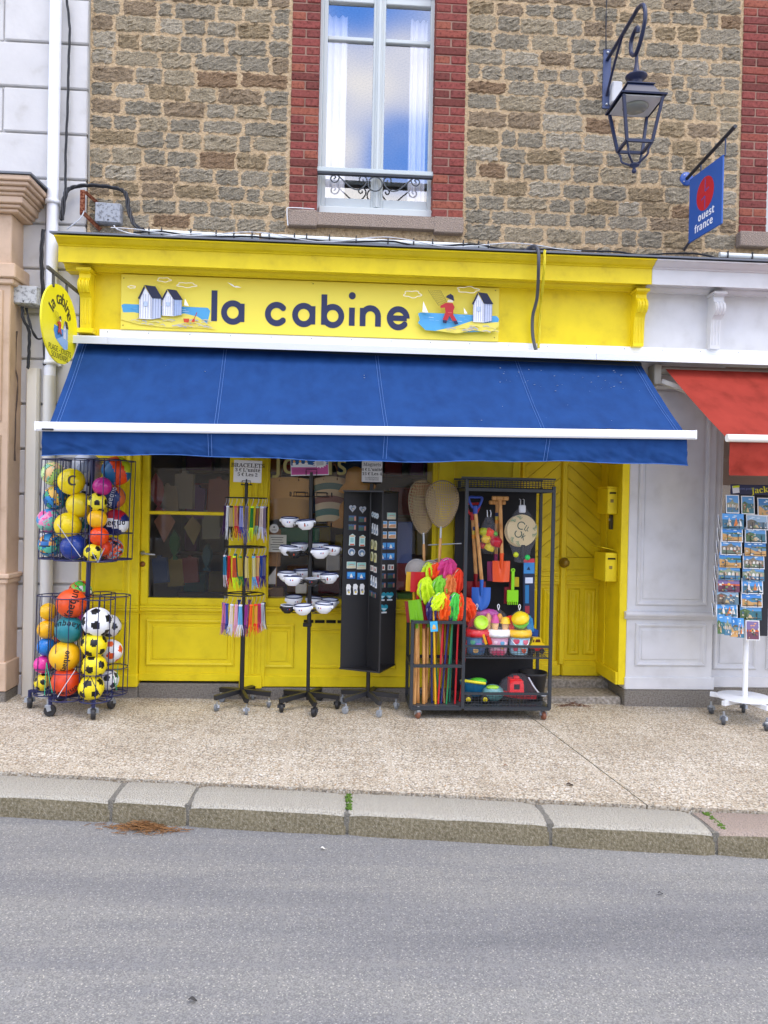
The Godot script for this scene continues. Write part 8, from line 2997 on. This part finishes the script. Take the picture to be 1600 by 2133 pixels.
func postcard(c, w, h, yaw, border, look, label):
	var p = Print.new()
	var b = Basis.from_euler(Vector3(-0.12, -yaw, -0.01))
	p.paint("e8eaec" if border else "c8ccd0")
	p.prism([Vector2(-w / 2, -h / 2), Vector2(w / 2, -h / 2), Vector2(w / 2, h / 2), Vector2(-w / 2, h / 2)], -0.003, 0.0, Transform3D(b, c))
	p.xf = Transform3D(b, c)
	var e = 0.007 if border else 0.0
	var x0 = -w / 2 + e
	var x1 = w / 2 - e
	var y0 = -h / 2 + e
	var y1 = h / 2 - e
	var hz = lerpf(y0, y1, rng.randf_range(0.5, 0.68))
	var sky = {"cove": "4a90c8", "beach": "3a86d0", "boats": "4a98dc", "harbour": "8fb0c8", "fort": "4f90cc", "village": "5a9ad4", "pier": "2a78b8", "sunset": "7a6a98"}[look]
	p.rect(x0, hz, x1, y1, sky)
	for i in 3:
		var cx = rng.randf_range(x0 + 0.02, x1 - 0.02)
		p.disc(cx, lerpf(hz, y1, rng.randf_range(0.4, 0.75)), w * 0.09, "c9dcea" if look != "sunset" else "d89a70", h * 0.035, 12)
	p.rect(x0, y0, x1, hz, {"cove": "2a6a78", "beach": "3f86a8", "boats": "35708c", "harbour": "5a7888", "fort": "6a7a68", "village": "4a7a98", "pier": "5a86a0", "sunset": "6a3a50"}[look])
	var pt = func(u, v): return Vector2(lerpf(x0, x1, u), lerpf(y0, y1, v))
	match look:
		"beach", "pier":
			p.fill([pt.call(0, 0), pt.call(1, 0), pt.call(1, 0.34), pt.call(0.5, 0.30), pt.call(0.2, 0.5), pt.call(0, 0.55)], "c89a5c")
			p.fill([pt.call(0.3, 0.52), pt.call(0.6, 0.62), pt.call(1, 0.6), pt.call(1, 0.5)], "3f5a38")
		"boats":
			for q in [[0.3, "e8e0d4"], [0.62, "d87a2c"], [0.8, "e8e6e0"]]:
				p.fill([pt.call(q[0] - 0.1, 0.2), pt.call(q[0] + 0.12, 0.2), pt.call(q[0] + 0.02, 0.75)], q[1])
		"fort", "village":
			p.fill([pt.call(0, 0.3), pt.call(0, 0.55), pt.call(0.3, 0.62), pt.call(0.5, 0.8), pt.call(0.62, 0.6), pt.call(1, 0.55), pt.call(1, 0.3)], "7d7460" if look == "fort" else "8f9a80")
			for i in 5:
				var u = 0.08 + i * 0.18
				p.fill([pt.call(u, 0.3), pt.call(u + 0.12, 0.3), pt.call(u + 0.12, 0.45), pt.call(u + 0.06, 0.52), pt.call(u, 0.45)], ["d8d2c6", "c8a890", "e4e0d8"][i % 3])
		"cove", "harbour":
			p.fill([pt.call(0, 0), pt.call(0.5, 0), pt.call(0.36, 0.3), pt.call(0.48, 0.6), pt.call(0.2, 0.72), pt.call(0, 0.6)], "4a6a3c" if look == "cove" else "6a6258")
			p.fill([pt.call(0.36, 0.1), pt.call(0.6, 0.05), pt.call(0.5, 0.3), pt.call(0.42, 0.34)], "c8b080")
		"sunset":
			p.rect(x0, lerpf(y0, y1, 0.42), x1, lerpf(y0, y1, 0.52), "d8602c")
			p.disc((x0 + x1) / 2, lerpf(y0, y1, 0.5), h * 0.09, "f0b040")
	# many small touches, as a photograph holds
	for i in 16:
		var u = rng.randf_range(0.06, 0.94)
		var v = rng.randf_range(0.06, 0.6)
		var s = rng.randf_range(0.02, 0.09)
		var hx = ["6f8a5a", "8a7a60", "c8bca4", "3f5a50", "a88a68", "dcd8cc", "4a6a80", "9a5a48"][rng.randi() % 8]
		p.fill([pt.call(maxf(u - s * 0.6, 0.02), v - s * 0.5), pt.call(minf(u + s, 0.98), v - s * 0.6), pt.call(minf(u + s * 0.7, 0.97), v + s * 0.7), pt.call(maxf(u - s * 0.4, 0.02), v + s)], hx)
	var g = p
	var o = single("postcard", label, "postcard", g, inks(0.35), "postcards on the white stand")
	return o

func build_litter():
	# dry pine needles swept against the kerb
	for q in [[-0.969, 0.085, 300, "heap of dry brown pine needles on the road against the kerb"], [1.899, 0.06, 60, "scatter of rusty needles on the pavement before the house door step"]]:
		var g = G.new()
		for i in q[2]:
			var x = q[0] + rng.randfn(0.0, q[1])
			var z = (kerb_z(x) + 0.035 + absf(rng.randfn(0.0, 0.045))) if q[2] > 100 else 0.08 + absf(rng.randfn(0.0, 0.03))
			var y = (gy(x, kerb_z(x)) - 0.116 if q[2] > 100 else gy(x, z)) + rng.randf() * 0.03 * exp(-pow((x - q[0]) / q[1], 2.0))
			var a = rng.randf() * TAU
			var d = Vector3(cos(a), rng.randf_range(-0.08, 0.15), sin(a) * 0.6) * rng.randf_range(0.015, 0.035)
			g.tube([Vector3(x, y + 0.004, z) - d, Vector3(x, y + 0.006, z) + d], 0.0016, 3)
		var o = single("pine_needles", q[3], "litter", g, mat("8a6238" if q[2] > 100 else "6a4432", 0.9))
		o.set_meta("kind", "stuff")
	# leaves
	for q in [[1.366, 1.75, 0.02, "3a2a22", "dark curled leaf on the pavement near the joint"], [-0.294, 2.10, 0.022, "7a4a38", "rust brown leaf in the gutter under the kerb"], [1.058, 1.45, 0.012, "8a5a3c", "small tan leaf on the pavement before the toy rack"], [-0.042, 2.32, 0.012, "d8d6cc", "pale crumb of shell on the road near the kerb"], [1.476, 2.75, 0.012, "4c4a48", "dark pebble lying on the road"], [-0.456, 3.5, 0.014, "3c3a38", "black speck of tar on the road"]]:
		var g = G.new()
		var y = gy(q[0], q[1]) if q[1] < kerb_z(q[0]) else gy(q[0], kerb_z(q[0])) - 0.116 + (q[1] - kerb_z(q[0])) * 0.012
		var c = Vector3(q[0], y + 0.004, q[1])
		g.sheet(8, 4, func(u, v): return c + Vector3((u - 0.5) * 2.0 * q[2], 0.3 * q[2] * absf(v - 0.5) * 2.0 + 0.004 * sin(u * 5.0) + 0.002, (v - 0.5) * 1.4 * q[2] * sin(PI * clampf(u, 0.02, 0.98))))
		single("fallen_leaf", q[4], "leaf", g, mat(q[3], 0.85))
	# moss in two kerb joints
	for q in [[0.088, "bright green moss tuft in the middle kerb joint"], [2.007, "small moss tuft at the rosy kerbstone"]]:
		var g = G.new()
		for i in 90:
			var z = kerb_z(q[0]) - 0.05 - rng.randf() * 0.2
			var x = q[0] + rng.randfn(0.0, 0.008)
			g.ball(Vector3(x, gy(x, z) - 0.008 + rng.randf() * 0.006, z), rng.randf_range(0.004, 0.009), 6, Vector3(1, 0.7, 1))
		var o = single("moss", q[1], "moss", g, mat("4c6a1c", 0.95))
		o.set_meta("kind", "stuff")

func build_across():
	# the house over the road, which the glass mirrors
	var h = thing("house_across", "cream rendered house with slate roof on the far side of the street", "house", Vector3(0.0, -0.2, 14.0))
	var g = G.new()
	g.span(Vector3(-7, -0.5, 15), Vector3(8, 5.4, 22))
	part(h, "wall", g, mat("b9b09f", 0.9))
	g = G.new()
	g.prism([Vector2(14.7, 5.4), Vector2(22.3, 5.4), Vector2(18.5, 7.4)], -7.2, 8.2, Transform3D(Basis(Vector3(0, 0, 1), Vector3(0, 1, 0), Vector3(1, 0, 0)), Vector3.ZERO))
	part(h, "roof", g, mat("4b5058", 0.7))
	for x in [-5.2, -2.2, 0.8, 3.8, 6.2]:
		for y in [0.5, 3.2]:
			g = G.new()
			g.span(Vector3(x - 0.55, y, 14.95), Vector3(x + 0.55, y + 1.2, 15.02), 0.01)
			var w = part(h, "window", g, mat("dfe0e0", 0.5))
			g = G.new()
			g.span(Vector3(x - 0.45, y + 0.1, 14.93), Vector3(x + 0.45, y + 1.1, 14.952))
			part(w, "pane", g, mat("20262c", 0.1))
